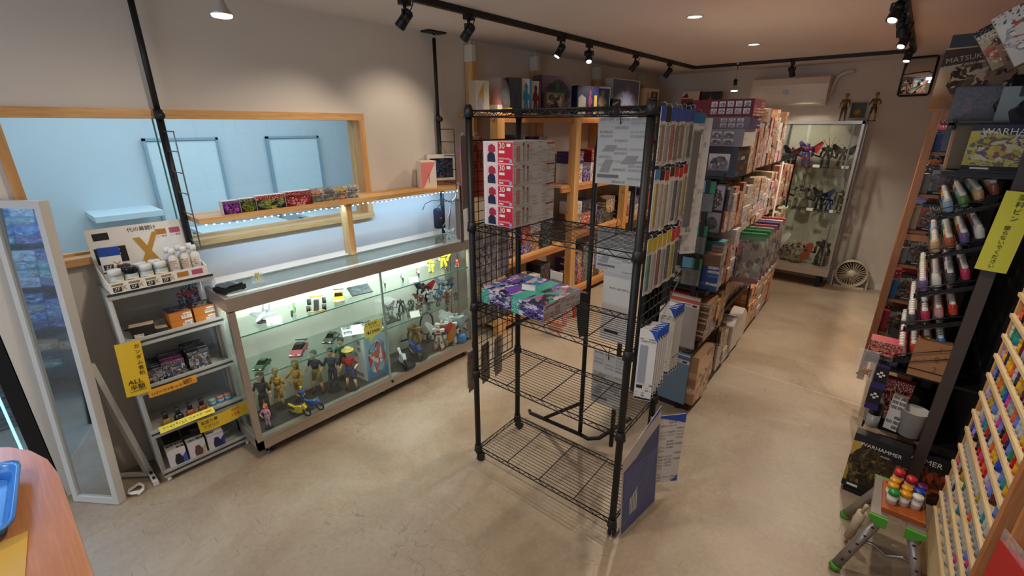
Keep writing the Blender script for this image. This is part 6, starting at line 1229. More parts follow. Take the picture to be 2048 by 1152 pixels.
carton('black kit box with white robot picture, second shelf end', (-.895, 2.99, 1.4505), (.115, .06, .165), 0, [art('robot_white_pic', ('#8f8488', '#a89c9e'), ['#3a3438', '#c9b9b0', '#6b3a30', '#2a2628'], 6, '#211e21', seed=44, fig=.4, border='#1c1a1c', bandw=.08), mat('#1c1a1c', .4), mat('#1c1a1c', .4)])
carton('black kit box with a round dark picture, second shelf end', (-.895, 2.99, 1.3106), (.115, .06, .135), 0, [art('robot_round_pic', ('#6b6468', '#8f888a'), ['#2a2628', '#4c474a'], 4, None, seed=45, fig=.3, border='#1c1a1c'), mat('#1c1a1c', .4), mat('#1c1a1c', .4)])
carton('tall black patterned box on the third aisle shelf end', (-1.02, 3.02, .9206), (.17, .10, .34), 0, [panel('grid_black', '#17161a', ['#b9b2a8', '#8c857c'], (3, 5), .5), mat('#17161a', .4), mat('#17161a', .4)]); carton('dark red box under it on the fourth aisle shelf end', (-1.03, 3.02, .5406), (.17, .10, .33), 0, ST['red'])
def plate(label, x, z, w, h, c, hc, y=2.93, rz=0):
    t = thing('plastic_sheet_pack', label, 'sheet pack', (x, y, z), rz, 'plastic sheet packs on the gondola end')
    MB().box(-w / 2, w / 2, 0, .014, 0, h).build('sheets', mat(c, .35), t); MB().box(-w / 2, w / 2, -.0012, 0, h * .80, h * .97).build('label_strip', mat('#d0c8c0', .5), t); MB().box(-w / 2, w / 2, -.0016, -.0012, h * .875, h * .945).build('colour_band', mat(hc, .5), t)
    MB().box(w * .28, w * .42, -.0018, -.0012, h * .815, h * .85).build('barcode', INK, t); MB().box(-w * .42, w * .2, -.0018, -.0012, h * .838, h * .845).build('print_line', INK, t)
plate('grey plastic sheet pack with red label on the gondola end', -.98, .50, .20, .375, '#a8a29e', '#c9584c'); plate('blue-grey plastic sheet pack with blue label below it', -1.0, .055, .22, .40, '#6f8ba3', '#4f5f9c')
for k in range(2): carton('brown patterned tall box, %s at the gondola foot' % ('lower', 'upper')[k], (-.90, 3.10, .0606 + .19 * k), (.13, .30, .188), PI / 2 - R(90) + R(0), [panel('brown_swirl%d' % k, '#a57c5c', ['#c9a482', '#8a5f44', '#dcc4a4'], (2, 3), .4), art('swirl_side%d' % k, ('#9a6a48', '#bd8f68'), ['#c9a07a', '#8c5c3c', '#d9b892'], 3, seed=50 + k, fig=.6), mat('#b08a68', .5)])
carton('black low box between the sheet packs on the gondola end', (-.98, 2.99, .455), (.15, .10, .045), 0, ST['black'])
# bags hanging in the aisle
for k in range(7):
    y = 3.60 + .125 * k; c = (('#2f8a4c', 'green'), ('#2f8a4c', 'green'), ('#7ab08c', 'pale green'), ('#c9586c', 'pink'), ('#4c4c9c', 'violet'), ('#d8d0c4', 'white'), ('#c9586c', 'pink'))[k]
    t = thing('bagged_kit', 'clear bagged kit with %s header, %s from near end in the aisle' % (c[1], ORD[k]), 'bagged kit', (-.775 - .04 * (y - 2.96), y, 1.215), R(14), 'bagged kits hanging in the aisle')
    MB().box(-.10, .10, -.012, .012, -.38, -.05).build('kit_card', art('bag_art%d' % k, ('#b9ab98', '#d8cfbf'), ['#8f867a', '#d6cdbd', '#5c544c', '#b5aa9a', '#3a3430', '#a08a6c'], 3, None, seed=60 + k, fig=.6), t); MB().box(-.10, .10, -.0135, -.0122, -.38, -.34).build('red_foot', mat('#8f2a2c', .5), t)
    MB().box(-.105, .105, -.015, .015, -.055, .0).build('header', mat(c[0], .4), t); MB().box(-.108, .108, -.019, .019, -.40, -.02).build('bag', FILM, t); MB().tube([(0, .05, .02), (0, 0, .02), (0, -.02, .005)], .002, 5).build('hook', BLK2, t)
tag(MB().box(-.860, -.856, 4.50, 4.56, 1.15, 1.66).build('shelf_strip_sign', PAPER), 'tall narrow white strip sign on the gondola post', 'sign')
for k in range(3): tag(MB().prism([(-.10, 0), (.10, 0), (.12, .22), (.0, .30), (-.11, .24)], .10).build('white_sack', FILM if k == 0 else mat('#cfc6b8', .6), None, (-.86 - .01 * k, 3.75 + .25 * k, .10), (0, 0, PI / 2)), 'pale plastic wrapped pack, %s at the aisle floor' % ORD[k], 'pack')

# ------------------------------------------------------------------ right side: black rack of paints and boxes
rg = thing('black_paint_rack', 'black steel rack of paint bottles on the right of the aisle', 'rack', (0, 0, 0))
BX0, BX1, BY0, BY1 = .06, .50, 2.94, 3.70
GU = mat('#4c413d', .5, 0, 'grey_brown_steel')
MB().box(.338, .388, BY0, BY0 + .03, 0, 2.08).build('upright', GU, rg); MB().box(.338, .388, BY1 - .04, BY1 - .01, 0, 2.08).build('upright', GU, rg)
MB().box(.29, .49, BY1 - .008, BY1 - .002, .05, 2.2).build('far_panel', mat('#060506', .8), rg); MB().box(.49, .50, BY0, BY1, .05, 2.2).build('back_panel', mat('#060506', .8), rg); MB().box(.50, .74, BY0 + .16, BY0 + .18, .0, 2.2).build('end_panel', mat('#060506', .8), rg)
tz = (1.56, 1.36, 1.16, .975, .79)
for k, z in enumerate(tz):
    t_ = MB()
    for j in range(4): t_.box(.145 + .045 * j, .189 + .045 * j, BY0 + .04, BY1 - .04, z + .030 * j - .004, z + .030 * j).box(.143 + .045 * j, .145 + .045 * j, BY0 + .04, BY1 - .04, z + .030 * j - .004, z + .030 * j + .006)
    t_.bar((.14, BY0 + .05, z - .03), (.36, BY0 + .05, z + .07), .01, .02).bar((.14, BY1 - .05, z - .03), (.36, BY1 - .05, z + .07), .01, .02).build('stepped_tray', BLACK, rg)
    w_ = MB()
    for j in range(6): w_.cyl((.15 + .035 * j, BY0 + .01, z - .018 + .016 * j), (.15 + .035 * j, BY0 + .075, z - .018 + .016 * j), .0018, n=5)
    w_.tube([(.14, BY0 + .012, z - .03), (.14, BY0 + .012, z + .02), (.34, BY0 + .012, z + .11)], .0025, 5).tube([(.14, BY0 + .012, z - .03), (.34, BY0 + .012, z + .06)], .0025, 5).build('end_wires', mat('#3a3636', .4, .5), rg)
for z in (.715, .36): MB().box(.10, .49, BY0 + .02, BY1 - .02, z - .012, z).box(.092, .10, BY0 + .02, BY1 - .02, z - .03, z + .012).build('shelf', BLACK, rg)
MB().box(.10, .49, BY0 + .02, BY1 - .02, 1.735, 1.75).build('shelf', BLACK, rg)
dcols = [('#c9402c', 'red'), ('#d8b23a', 'yellow'), ('#3a78b8', 'blue'), ('#8fb0c4', 'pale blue'), ('#5c8c4a', 'green'), ('#c9a070', 'tan'), ('#a8563c', 'rust'), ('#6b5a8c', 'violet'), ('#d4cfc4', 'white'), ('#4a4a4c', 'grey'), ('#b5325c', 'magenta'), ('#c98f8a', 'rose')]
dm = {}
def dropper(c):
    if c not in dm: dm[c] = MB().lathe([(.0175, 0), (.0185, .003), (.0185, .016), (.0185, .038), (.0175, .046), (.012, .052), (.012, .064), (.006, .068)], n=10, ms=[1, 0, 0, 0, 0, 2, 2]).mesh('paint_bottle', [mat(c, .3), mat('#cfc8ba', .5), mat('#dcd8cf', .4)])
    return dm[c]
rn = random.Random(5)
for k, z in enumerate(tz):
    base = (k * 2) % 12
    for j in range(4):
        for i in range(15):
            c = dcols[(base + (i // 4) + j) % 12]
            if rn.random() < .06 + .12 * (k > 3): continue
            o = inst('paint_bottle', dropper(c[0]), (.170 + .045 * j, BY1 - .06 - .0445 * i, z + .030 * j + .001), (0, R(-16), 0))
            tag(o, '%s dropper bottle, %s from far end, %s step, %s black tray' % (c[1], ORD[i], ('lowest', 'second', 'third', 'top')[j], ('top', 'second', 'third', 'fourth', 'bottom')[k]), 'paint bottle', 'dropper bottles on the black rack')
def wbox(label, loc, size, rz, top, bg, txt='WARHAMMER', sub='40,000', tilt=0, pal=None, ts=.034, foot=True, seed=1, show=True):
    w, d, h = size
    a_ = art('war_' + top.strip('#') + str(seed), bg, pal or ['#3a2c24', '#8c5c3a', '#1c1a1c', '#b58a5c', '#5c2420', '#6b6a5c'], 7, None, seed=seed, fig=.52)
    o = carton(label, loc, size, rz, [a_, mat('#1a191c', .4), mat('#232226', .4)], name='miniatures_box', rot=(R(-tilt), 0, rz))
    MB().prism([(-w / 2, h), (w / 2, h), (w / 2, h * .70), (w * .25, h * .70), (w * .20, h * .78), (-w * .20, h * .80), (-w * .28, h * .88), (-w / 2, h * .86)][::-1], .0008, Matrix.Translation((0, -d / 2 - .0012, 0))).build('title_band', mat(top, .4), o)
    if txt: text(txt, ts, PAPER, o, (w * .48 if False else 0, -d / 2 - .0022, h * .845), FRONT, align='CENTER', sx=.95)
    if sub: text(sub, ts * .5, PAPER, o, (w * .10, -d / 2 - .0022, h * .745), FRONT, align='CENTER')
    if foot: MB().box(-w / 2, w / 2, -d / 2 - .002, -d / 2 - .0005, 0, h * .11).build('foot_band', INK, o); MB().box(-w * .40, -w * .20, -d / 2 - .0026, -d / 2 - .002, h * .035, h * .075).build('foot_mark', PAPER, o)
    return o
# boxes on top of the black rack
wbox('yellow miniatures box with big white title on the black rack', (.315, 3.02, 1.7515), (.31, .06, .20), R(-3), '#202c44', ('#b5a43a', '#cdbd4c'), pal=['#8c4a4a', '#b5a43a', '#5c6a5c', '#c9b94c', '#6a4a6c', '#cfc6a0'], ts=.040, tilt=8, seed=5)
MB().box(-.16, .17, -.035, .06, -.03, 0).build('black_base', mat('#17171a', .4), bpy.data.objects[[o.name for o in COL.objects if o.get('label', '').startswith('yellow miniatures')][0]])
carton('pale blue-grey picture box leaning above the yellow box', (.36, 3.20, 1.90), (.26, .05, .22), R(-4), [art('grey_helm', ('#8a9496', '#a9b4b4'), ['#3c3a44', '#55525c', '#2a2830'], 3, None, seed=71, fig=.34), mat('#b9a890', .5), mat('#5c2a28', .5)], rot=(R(-14), 0, R(-4)))
for k in range(5): tag(MB().box(-.09, .09, -.012, .012, 0, .22 - .01 * k).build('rule_book', [mat(('#8f7a62', '#5c4a3c', '#c9a070', '#a8563c', '#d6c6a4')[k], .5)], None, (.20 - .0 * k, 3.12 + .055 * k, 1.7515), (R(-10), 0, R(12))), 'leaning book spine, %s from near beside the yellow box' % ORD[k], 'book', 'books beside the yellow box')
tag(MB().box(.09, .45, 3.10, 3.66, 1.95, 1.962).box(.09, .10, 3.10, 3.66, 1.93, 1.98).build('upper_board', BLACK), 'black upper board above the leaning books', 'shelf')
# wooden rack further along
wr_ = thing('wooden_rack', 'pine rack of miniatures boxes on the right of the aisle', 'rack', (0, 0, 0))
wz = (1.80, 1.55, 1.325, 1.10, .86, .62, .40)
for x in (.012, .40):
    for y in (3.76, 5.9): MB().box(x, x + .04, y, y + .09, 0 if x > .1 else .25, 2.03).build('post', OAK, wr_)
MB().box(.052, .40, 3.76, 3.80, 1.99, 2.03).build('top_rail', OAKY, wr_)
for z in wz: MB().box(.03, .44, 3.80, 5.95, z - .02, z).build('shelf_board', OAKY, wr_); (MB().box(.052, .40, 3.765, 3.80, z - .06, z - .02).build('shelf_rail', OAK, wr_) if z in (1.325, .62) else None)
MB().box(.44, .45, 3.8, 5.95, 0, 2.0).build('back_board', mat('#2c1f18', .6), wr_)
ws = [('#2a2022', ('#8c3f24', '#c4682c'), 'orange'), ('#26262c', ('#8f867c', '#b5ab9c'), 'grey'), ('#2c2628', ('#b52c1c', '#d8432c'), 'bright red'), ('#232a38', ('#7c7060', '#9c8c74'), 'khaki'), ('#20242e', ('#6b5a48', '#a8946c'), 'sand'), ('#25262a', ('#8a7a72', '#a59488'), 'dusty pink'), ('#3a1216', ('#8c1c22', '#b0302c'), 'dark red')]
for k, z in enumerate(wz[:6]):
    tp, bgc, nm = ws[k]; wbox('%s miniatures box facing the entrance, %s shelf of the pine rack' % (nm, ORD[k]), (.225, 3.87, z + .0006), (.27, .06, .165), 0, tp, bgc, ts=.034, tilt=0, seed=10 + k)
rn = random.Random(8); nmz = ['black', 'dark grey', 'brown', 'red', 'blue', 'dark grey', 'purple', 'orange']
for k, z in enumerate(wz):
    y = 3.99 if k < 6 else 3.84; i = 0
    while y < 5.6:
        d = rn.uniform(.10, .22); nm = rn.choice(nmz); h = rn.uniform(.12, .19)
        carton('%s miniatures box, %s in line on the %s shelf of the pine rack' % (nm, ORD[i], ORD[k]), (.22, y + d / 2, z + .0006), (.34, d - .004, h), 0, ST[nm], name='miniatures_box', group='boxes on the pine rack'); y += d; i += 1
for k, (z, c, nm) in enumerate(((1.80, '#2a3f8c', 'blue'), (1.55, '#8c8478', 'grey'), (1.325, '#c9a878', 'wooden'), (1.10, '#8a8078', 'taupe'), (.86, '#24608c', 'blue-green'), (.62, '#b5222c', 'crimson'))):
    carton('%s plain box end at the aisle edge, %s shelf of the pine rack' % (nm, ORD[k]), (.066, 3.855, z + .0006), (.044, .05, .10 + .02 * (k % 3)), 0, [mat(c, .45)] * 3, name='plain_box')
# high boxes near the ceiling
b = carton('large sandy box with mecha landscape and title leaning at the top of the pine rack', (.165, 3.93, 2.035), (.36, .10, .34), R(-6), [art('landscape', ('#7c5a3c', '#cbb8a0'), ['#4c3f38', '#6b5a4c', '#8f7c68', '#c9b49a', '#3a302c'], 5, None, seed=75, fig=.38, rough=.25), mat('#a8886a', .5), mat('#8c7864', .5)], rot=(R(-10), 0, R(-6)))
MB().prism([(-.18, .33), (.18, .34), (.18, .29), (-.18, .235)][::-1], .0008, Matrix.Translation((0, -.0512, 0))).build('title_band', mat('#4a3a34', .4), b); text('MATSUKAZE', .040, mat('#c9bcac', .5), b, (-.165, -.0528, .265), (PI / 2, R(-8), 0), depth=.0004); text('for base defense', .024, mat('#c9bcac', .5), b, (-.165, -.0528, .232), (PI / 2, R(-8), 0), depth=.0004)
carton('thin black tool catalogue behind the sandy box', (.15, 4.02, 2.035), (.30, .03, .42), R(-6), [mat('#17171c', .4)] * 3)
carton('dark red and black book standing in front of the sandy box', (.175, 3.72, 1.98), (.19, .03, .17), R(-4), [art('kill_art', ('#2a1412', '#4a201a'), ['#5c2a20', '#1c1210', '#7c3a28', '#2a1a16'], 6, '#1d1514', '#5c4a44', seed=77), mat('#8c1c22', .5), mat('#2a1c1a', .5)], name='rule_book')
b = [o for o in COL.objects if o.get('label', '').startswith('dark red and black book')][0]; text('KILL TEAM', .026, mat('#8c7c74', .5), b, (0, -.016, .148), FRONT, align='CENTER')
carton('black box with white one-line title on the pine rack top', (.20, 3.70, 1.93 - .12), (.22, .05, .17), R(-3), [mat('#0e0d10', .35)] * 3)
for k, (x, y, z, w, h, nm) in enumerate(((.262, 3.42, 2.262, .20, .20, 'black'), (.285, 3.20, 2.254, .26, .17, 'cream'), (.30, 3.05, 2.225, .20, .15, 'brown'), (.365, 2.80, 2.263, .36, .21, 'white'))):
    carton('%s picture box, %s from far end in the slanting row near the ceiling' % (nm, ORD[k]), (x, y, z), (w, .04, h), 0, ST[nm], rot=(R(-4), R(-32), R(-3)))
tag(MB().box(.30, .74, 2.60, 3.70, 2.085, 2.095).box(.29, .30, 2.6, 3.7, 2.075, 2.12).build('upper_shelf', BLACK), 'black high shelf near the ceiling on the right', 'shelf')
b = thing('round_stand', 'black oval stand lying under the ceiling boxes', 'stand', (.36, 3.30, 2.04)); MB().tube([(.13 * math.cos(a), -.02, .05 * math.sin(a)) for a in [2 * PI * k / 16 for k in range(17)]], .014, 8).build('ring', DARK, b)
# yellow sign on the end of the black rack
s = sheet('handwritten_sign', 'tall yellow handwritten sign hanging on the black paint rack', (.368, 2.905, 1.505), (R(4), R(2), R(-3)), .105, .36, mat('#d6d44a', .75, 0, 'lime_paper'), .004)
for k, ch in enumerate('塗料ビン'): text(ch, .028, INK, s, (.004, -.006, .156 - .031 * k), FRONT, align='CENTER')
for k, ch in enumerate('振らないでください'): text(ch, .022, INK, s, (-.004, -.006, .022 - .0222 * k), FRONT, align='CENTER')
# lower clutter of the black rack
cbx = carton('brown cardboard box with faint numbers on the black rack', (.272, 2.985, .7156), (.135, .07, .20), R(-2), [mat('#a5744a', .7), mat('#8a5f3c', .7), mat('#8a5f3c', .7)], rot=(R(-4), 0, R(-2)))
MB().box(-.0675, .0675, -.0365, -.035, .035, .041).build('box_seam', mat('#2a1c14', .6), cbx)
for k, ch in enumerate('123'): text(ch, .045, mat('#7c5434', .7), cbx, (.03, -.0362, .165 - .055 * k), FRONT, align='CENTER')
carton('red flat box with gold line at the aisle edge of the black rack', (.092, 3.04, .7706), (.135, .10, .075), 0, ST['red']); carton('dark box lying at the aisle edge of the black rack', (.092, 3.04, .7156), (.14, .10, .054), 0, ST['black'])
pb = thing('parts_bag', 'clear bag of gold parts hanging at the aisle edge', 'bag', (.034, 2.90, .645)); MB().box(-.045, .045, -.01, .01, 0, .17).build('bag', FILM, pb)
for k in range(9): MB().tube([(-.03 + .007 * k, 0, .02 + .01 * (k % 4)), (-.01 + .005 * k, .004, .05 + .008 * (k % 3)), (.02 - .004 * k, 0, .03 + .007 * (k % 5))], .004, 5).build('part', mat('#b5822c' if k % 3 else '#a52c22', .4), pb)
for k in range(2):
    o = carton('slim black box with white emblem, %s at the aisle edge' % ('upper', 'lower')[k], (.105, 2.91, .615 - .1285 * k), (.06, .035, .128), 0, [mat('#14131a', .4), mat('#14131a', .4), mat('#2c2060', .4)])
    MB().cbox((0, -.0187, .085), (.035, .001, .010)).cbox((0, -.0187, .085), (.012, .001, .035)).build('emblem', PAPER, o); MB().box(-.03, .03, -.0187, -.0175, 0, .035).build('purple_foot', mat('#33206c', .4), o)
for k, (y, c, nm) in enumerate(((3.02, '#17171a', 'black capped'), (3.09, '#d8d4cc', 'white capped front'), (3.16, '#d8d4cc', 'white capped middle'), (3.23, '#b9b2a8', 'grey capped'))):
    t = thing('spray_can', '%s spray can on the low black shelf' % nm, 'spray can', (.13, y - .07, .3605), 0, 'spray cans'); MB().cyl((0, 0, .0), (0, 0, .08), .030, n=18).build('can', mat('#c9c4ba', .35, .2), t); MB().lathe([(.031, .08), (.031, .125), (.027, .138), (.001, .139)], n=18).build('cap', mat(c, .35), t)
o = carton('tall white carton with black marks leaning on the low shelf', (.215, 2.985, .3606), (.06, .05, .20), R(-8), [panel('white_carton', '#d2cbc0', ['#17171a', '#3a3a3c'], (2, 7), .45), mat('#cfc8bc', .5), panel('white_carton_top', '#d2cbc0', ['#17171a'], (1, 3), .2)], rot=(R(-8), 0, R(-12)))
bn = thing('white_bin', 'small white round bin on the low black shelf', 'bin', (.29, 2.99, .3606)); MB().lathe([(.05, 0), (.062, .15), (.064, .15), (.060, .152), (.052, .01)], n=20).build('bin_body', WHITE, bn)
carton('dark red game box standing behind the white carton', (.20, 3.10, .3606), (.13, .05, .25), R(-6), ST['red'])
# big boxes on the floor
wbox('large miniatures box with yellow desert art standing on the floor', (.195, 2.82, .030), (.24, .07, .335), R(-2), '#1c1b20', ('#a8842c', '#c9a448'), pal=['#2a2418', '#4a3c22', '#1c1810', '#7c6228', '#3a2f1c'], ts=.029, tilt=3, seed=31)
wbox('large miniatures box with red ruins art beside it on the floor', (.335, 2.985, .001), (.32, .05, .285), R(-2), '#1c1d24', ('#2a1c18', '#5c2a1a'), pal=['#8c3a1c', '#1c1614', '#5c2416', '#2a1c18', '#a84c20'], ts=.042, sub=None, tilt=2, seed=32)
carton('black display base under the large yellow box', (.20, 2.83, .001), (.22, .10, .028), R(-2), [mat('#121114', .4)] * 3)

# ------------------------------------------------------------------ pine paint rack with jars
ROT = R(2.45)
pr_ = thing('paint_jar_rack', 'pale pine rack full of coloured paint jars on the right', 'rack', (.402, 2.40, 0), ROT)
# local -y runs towards the camera, local +x into the rack
Lr = .64
MB().box(0, .26, 0, .022, .0, 1.75).build('side_panel', PINEZ, pr_); MB().box(-.012, .05, -Lr - .035, -Lr, .0, 1.75).build('near_post', OAK, pr_); MB().box(.05, .26, -Lr - .022, -Lr, 0, 1.75).build('side_panel', PINEZ, pr_)
MB().box(.075, .085, -Lr, 0, .05, 1.75).build('back_board', mat('#c9a27a', .6), pr_); MB().box(-.004, .012, -Lr, 0, .20, .345).build('front_board', PALEW, pr_); MB().box(.0, .02, .022, .33, 0, .10).build('wood_plinth', OAKY, pr_)
pz = [.368 + .0835 * k for k in range(15)]
for z in pz: MB().box(-.004, .075, -Lr, 0, z - .008, z).build('shelf_slat', PALEW, pr_); MB().box(-.013, -.004, -Lr, 0, z - .008, z + .005).build('front_lip', PALEW, pr_); MB().box(-.004, -.0028, -Lr, 0, z + .0, z + .009).build('price_strip', panel('jar_codes', '#d9c4b8', ['#6b5a54', '#c98a80'], (26, 1), .5), pr_)
jcols = [('#b5121c', 'red'), ('#1c3fb0', 'blue'), ('#d8a21c', 'yellow'), ('#cfd0cc', 'white'), ('#17161c', 'black'), ('#1f7a4c', 'green'), ('#8f9698', 'grey'), ('#d4562c', 'orange'), ('#c23a8c', 'pink'), ('#5c7ac9', 'sky blue'), ('#5c2028', 'maroon'), ('#a88c3c', 'gold'), ('#9c82c4', 'lilac'), ('#20808c', 'teal'), ('#dfe3e0', 'clear'), ('#2a2450', 'navy')]
jm = {}
def pjar(c, clear):
    if (c, clear) not in jm: jm[(c, clear)] = MB().lathe([(.0155, 0), (.0165, .003), (.0165, .030), (.0145, .034), (.0160, .035), (.0160, .050), (.0135, .0535), (.0006, .054)], n=12, ms=[0, 0, 0, 1, 1, 1, 1]).mesh('paint_jar', [mat(c if not clear else '#a9adab', .15), mat(c, .22, coat=.3)])
    return jm[(c, clear)]
rn = random.Random(14); M_ = pr_.matrix_basis.copy() if False else Matrix.Translation((.402, 2.40, 0)) @ Matrix.Rotation(ROT, 4, 'Z')
for k, z in enumerate(pz):
    clearrow = k in (0, 2) or (k == 4)
    for i in range(17):
        if rn.random() < (.35 if k == 0 else .05): continue
        c = jcols[14] if (clearrow and rn.random() < .75) else jcols[6] if (k in (1, 3) and i > 6 and rn.random() < .6) else rn.choice(jcols)
        o = inst('paint_jar', pjar(c[0], c[1] in ('clear', 'white')), M_ @ Vector((.016, -.022 - .0362 * i, z + .0008)))
        tag(o, '%s capped paint jar, %s from far end, %s slat from the bottom' % (c[1], ORD[i], ORD[k]), 'paint jar', 'jars on the pine paint rack')
# things hung just beyond the rack, in the near corner
nr = thing('near_rack_frame', 'pine frame of the next rack in the lower right corner', 'rack', (.452, 1.70, 0), ROT); MB().box(.10, .13, -.5, .0, 0, 1.6).build('back_board', PINE, nr); MB().box(-.01, .10, -.02, .0, 0.2, 1.6).build('side_board', OAK, nr)
for k, (y, z, c, nm) in enumerate(((1.63, .80, '#c01c22', 'upper'), (1.60, .60, '#b5181e', 'lower'), (1.52, .90, '#c9c9c6', 'white'))):
    t = thing('hanging_bag', '%s shiny bag hanging in the lower right corner' % ('red ' + nm if k < 2 else 'white'), 'pack', (.46 + .02 * k, y, z), R(-70), 'bags in the near corner'); MB().prism([(-.08, -.20), (.08, -.20), (.085, .0), (-.085, .0)], .02).build('contents', mat(c, .2), t); MB().prism([(-.085, .0), (.085, .0), (.085, .04), (-.085, .04)], .004).build('bag_top', FILM, t)

# ------------------------------------------------------------------ step stool with craft paint pots
ss = thing('step_stool', 'aluminium folding step stool with green feet caps', 'step stool', (.275, 2.335, 0), 0); SA = mat('#9b928a', .35, .6, 'brushed_aluminium'); GR = mat('#4f9c2c', .45, 0, 'green_plastic')
zt_ = .36
for q in (-1, 1): MB().box(q * .062 - .030, q * .062 + .030, -.14, .15, zt_ - .02, zt_).build('top_plank', SA, ss)
for q in (-1, 1): MB().prism([(q * .095, zt_ - .002), (q * .03, zt_ - .002), (q * .03, zt_ - .05), (q * .055, zt_ - .05), (q * .095, zt_ - .024)], .014, Matrix.Translation((0, -.154, 0))).build('green_cap', GR, ss)
for q in (-1, 1): MB().prism([(q * .095, zt_ - .002), (q * .03, zt_ - .002), (q * .03, zt_ - .04), (q * .095, zt_ - .024)], .012, Matrix.Translation((0, .15, 0))).build('green_cap', GR, ss)
for sx in (-1, 1):
    for sy in (-1, 1):
        a0 = Vector((sx * .055, sy * .125, zt_ - .03)); a1 = Vector((sx * .150, sy * .170 + (.05 if sy > 0 else 0), .02))
        lg = MB().cyl(a0, a1, .021, n=12).build('leg', SA, ss); d = (a1 - a0).normalized(); MB().cyl(a1 - d * .012, a1 + d * .012, .0235, n=12).build('foot_cap', GR, lg)
        for k in range(5): p = a0.lerp(a1, .15 + .17 * k); MB().cbox(p + Vector((0, -.021 if sy < 0 else .021, .008)), (.010, .003, .007)).build('slot', DARK, lg)
MB().tube([(-.10, -.145, .19), (-.05, -.145, .205), (0, -.145, .175), (.05, -.145, .205), (.10, -.145, .19)], .007, 6).build('spreader', STEEL, ss); MB().box(-.09, .09, .155, .185, .17, .185).build('rear_step', SA, ss)
rl = tag(MB().cyl((.150, 2.365, .045), (.166, 2.30, .26), .019, n=14).cyl((.166, 2.30, .26), (.171, 2.281, .32), .007, n=8).cyl((.147, 2.378, .004), (.150, 2.365, .045), .007, n=8).build('rolling_pin', wood('#c9b49a', '#a88e72', 'pin_wood', 'Z')), 'wooden rolling pin leaning on the step stool', 'rolling pin')
pl = thing('wooden_board', 'small orange-brown wooden tray on the step stool', 'board', (.285, 2.345, zt_ + .0005), R(2)); OW = mat('#a8541f', .5, 0, 'orange_wood'); MB().box(-.072, .072, -.115, .10, 0, .016).build('board_body', OW, pl)
for a_ in ((-.072, -.062, -.115, .10), (.062, .072, -.115, .10), (-.062, .062, -.115, -.105), (-.062, .062, .09, .10)): MB().box(a_[0], a_[1], a_[2], a_[3], .016, .021).build('rim', OW, pl)
pots = [(-.040, -.065, '#1f8c3c', 'green lidded, front left'), (.0, -.045, '#d8981c', 'orange lidded, front middle'), (.040, -.035, '#d6d0c4', 'white lidded, front right'), (-.045, -.018, '#d8981c', 'orange lidded, second row left'), (.002, .0, '#d8981c', 'orange lidded, second row middle'), (.045, .012, '#24479c', 'blue lidded, right side'), (-.040, .028, '#d8981c', 'orange lidded, third row left'), (-.030, .074, '#c02a34', 'red lidded, back left'), (.012, .052, '#c02a34', 'red lidded, back middle'), (.052, .055, '#6b1f6c', 'purple lidded, back right')]
for x, y, c, lb in pots:
    hh_ = .062 if 'red' not in lb else .085
    jar(lb.replace(',', ' craft paint pot,') + ' on the wooden tray', (.285 + x, 2.36 + y, zt_ + .0170), .0205, hh_, c, '#d2cabd', name='paint_pot', cat='paint pot', group='craft paint pots', label_c='#d6cec0' if hh_ < .07 else c, spot='#5c2a34')

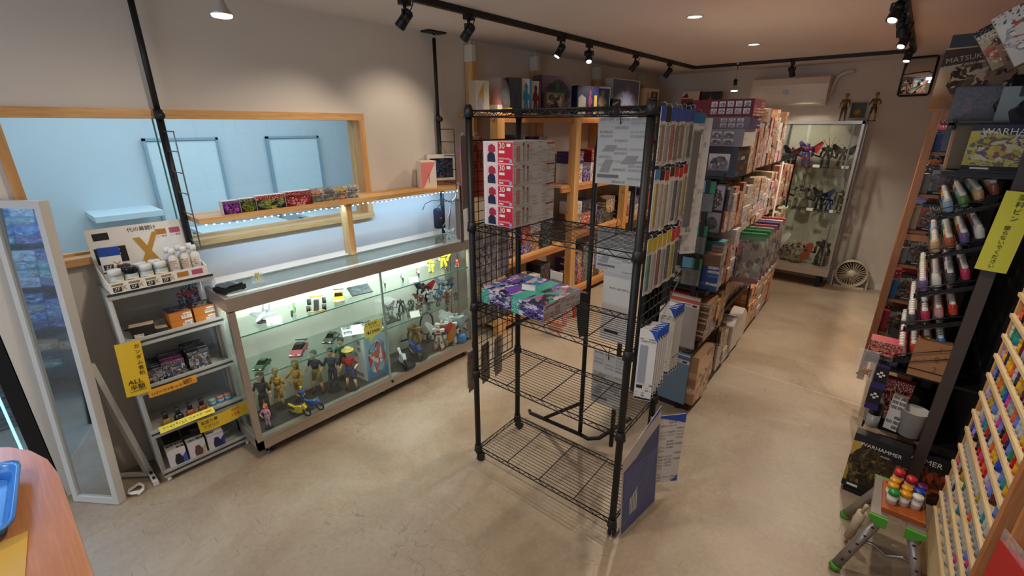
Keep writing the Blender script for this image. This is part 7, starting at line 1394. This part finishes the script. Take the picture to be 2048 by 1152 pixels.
# ------------------------------------------------------------------ alcove shelves seen in the mirror and through the door
av = thing('alcove_shelf', 'dark shelf of blue-lit kit boxes in the alcove', 'shelf', (-3.75, -1.85, 0))
for x in (-.42, .40): MB().box(x, x + .02, -.12, .14, 0, 1.95).build('side', BLACK, av)
for z in (.30, .62, .95, 1.28, 1.60): MB().box(-.40, .40, -.12, .14, z - .015, z).build('shelf_board', BLACK, av)
MB().box(-.42, .42, -.14, -.12, 0, 1.95).build('back_board', DARK, av)
rn = random.Random(21)
for k, z in enumerate((.30, .62, .95, 1.28)):
    x = -.38; i = 0
    while x < .30:
        w = rn.uniform(.12, .26); zz = z + .0006; j = 0
        while zz - z < .22:
            h = rn.uniform(.06, .085); nm = rn.choice(['blue', 'teal', 'white', 'blue', 'purple'] if k > 0 else ['green', 'black', 'orange'])
            carton('%s kit box, %s from left, %s layer, %s alcove shelf' % (nm, ORD[i], ORD[j], ORD[k]), (-3.75 + x + w / 2, -1.83, zz), (w - .004, .2, h - .001), PI, ST[nm], group='kit boxes in the alcove'); zz += h; j += 1
        x += w; i += 1
for k in range(5): carton('blue-lit kit box, %s from the door post on the low boarded wall' % ORD[k], (-4.28, -.26 - .15 * k, .456), (.14, .12, .24 - .03 * (k % 2)), PI / 2, ST[('blue', 'teal', 'white', 'purple', 'blue')[k]], group='boxes on the low wall')
MB().box(-.04, .12, -1.2, -.17, .435, .455).build('wall_cap', GREYW, lw)

# ------------------------------------------------------------------ boxes wholly hidden behind others are not kept
HIDDEN = {'figure_box': [14, 16, 23, 24, 25, 26, 27, 28, 29, 30, 31, 32, 33, 34, 35, 36, 37, 41, 59, 63, 77, 79, 81, 83, 85, 100, 102, 103, 104, 105, 106, 107, 108, 109, 110, 111, 112, 113, 114, 115, 116, 117, 120, 121], 'kit_box': [75, 76, 153, 155, 156, 158, 159, 161, 163, 165, 167, 168, 170, 171, 172, 206, 207, 208, 209, 210, 211, 212, 213, 214, 215, 216, 217, 218, 220, 221, 222, 223, 225, 226, 227, 228, 230, 231, 232, 235, 236, 237, 278, 281, 282, 283, 284, 285, 286, 287, 288, 289, 290, 380, 381, 382, 383, 384], 'hanging_pack': [41], 'miniatures_box': [8, 12, 13, 14, 15, 16, 17, 18, 20, 22, 23, 26, 27, 28, 32, 33, 34, 35, 36, 37, 38, 39, 41, 42, 43, 44, 45, 46, 47, 48, 50, 51, 52, 53, 54, 55, 56, 57, 58, 59, 61, 62, 63, 64, 65, 66, 67, 68, 69, 70, 71, 72, 73, 74, 75, 76, 77, 78, 79, 80, 81], 'hanging_bag': [1, 2]}
for nm_, ks_ in HIDDEN.items():
    for k_ in ks_:
        o_ = bpy.data.objects.get(nm_ if k_ == 0 else '%s.%03d' % (nm_, k_))
        if o_:
            for c_ in list(o_.children_recursive): bpy.data.objects.remove(c_)
            bpy.data.objects.remove(o_)
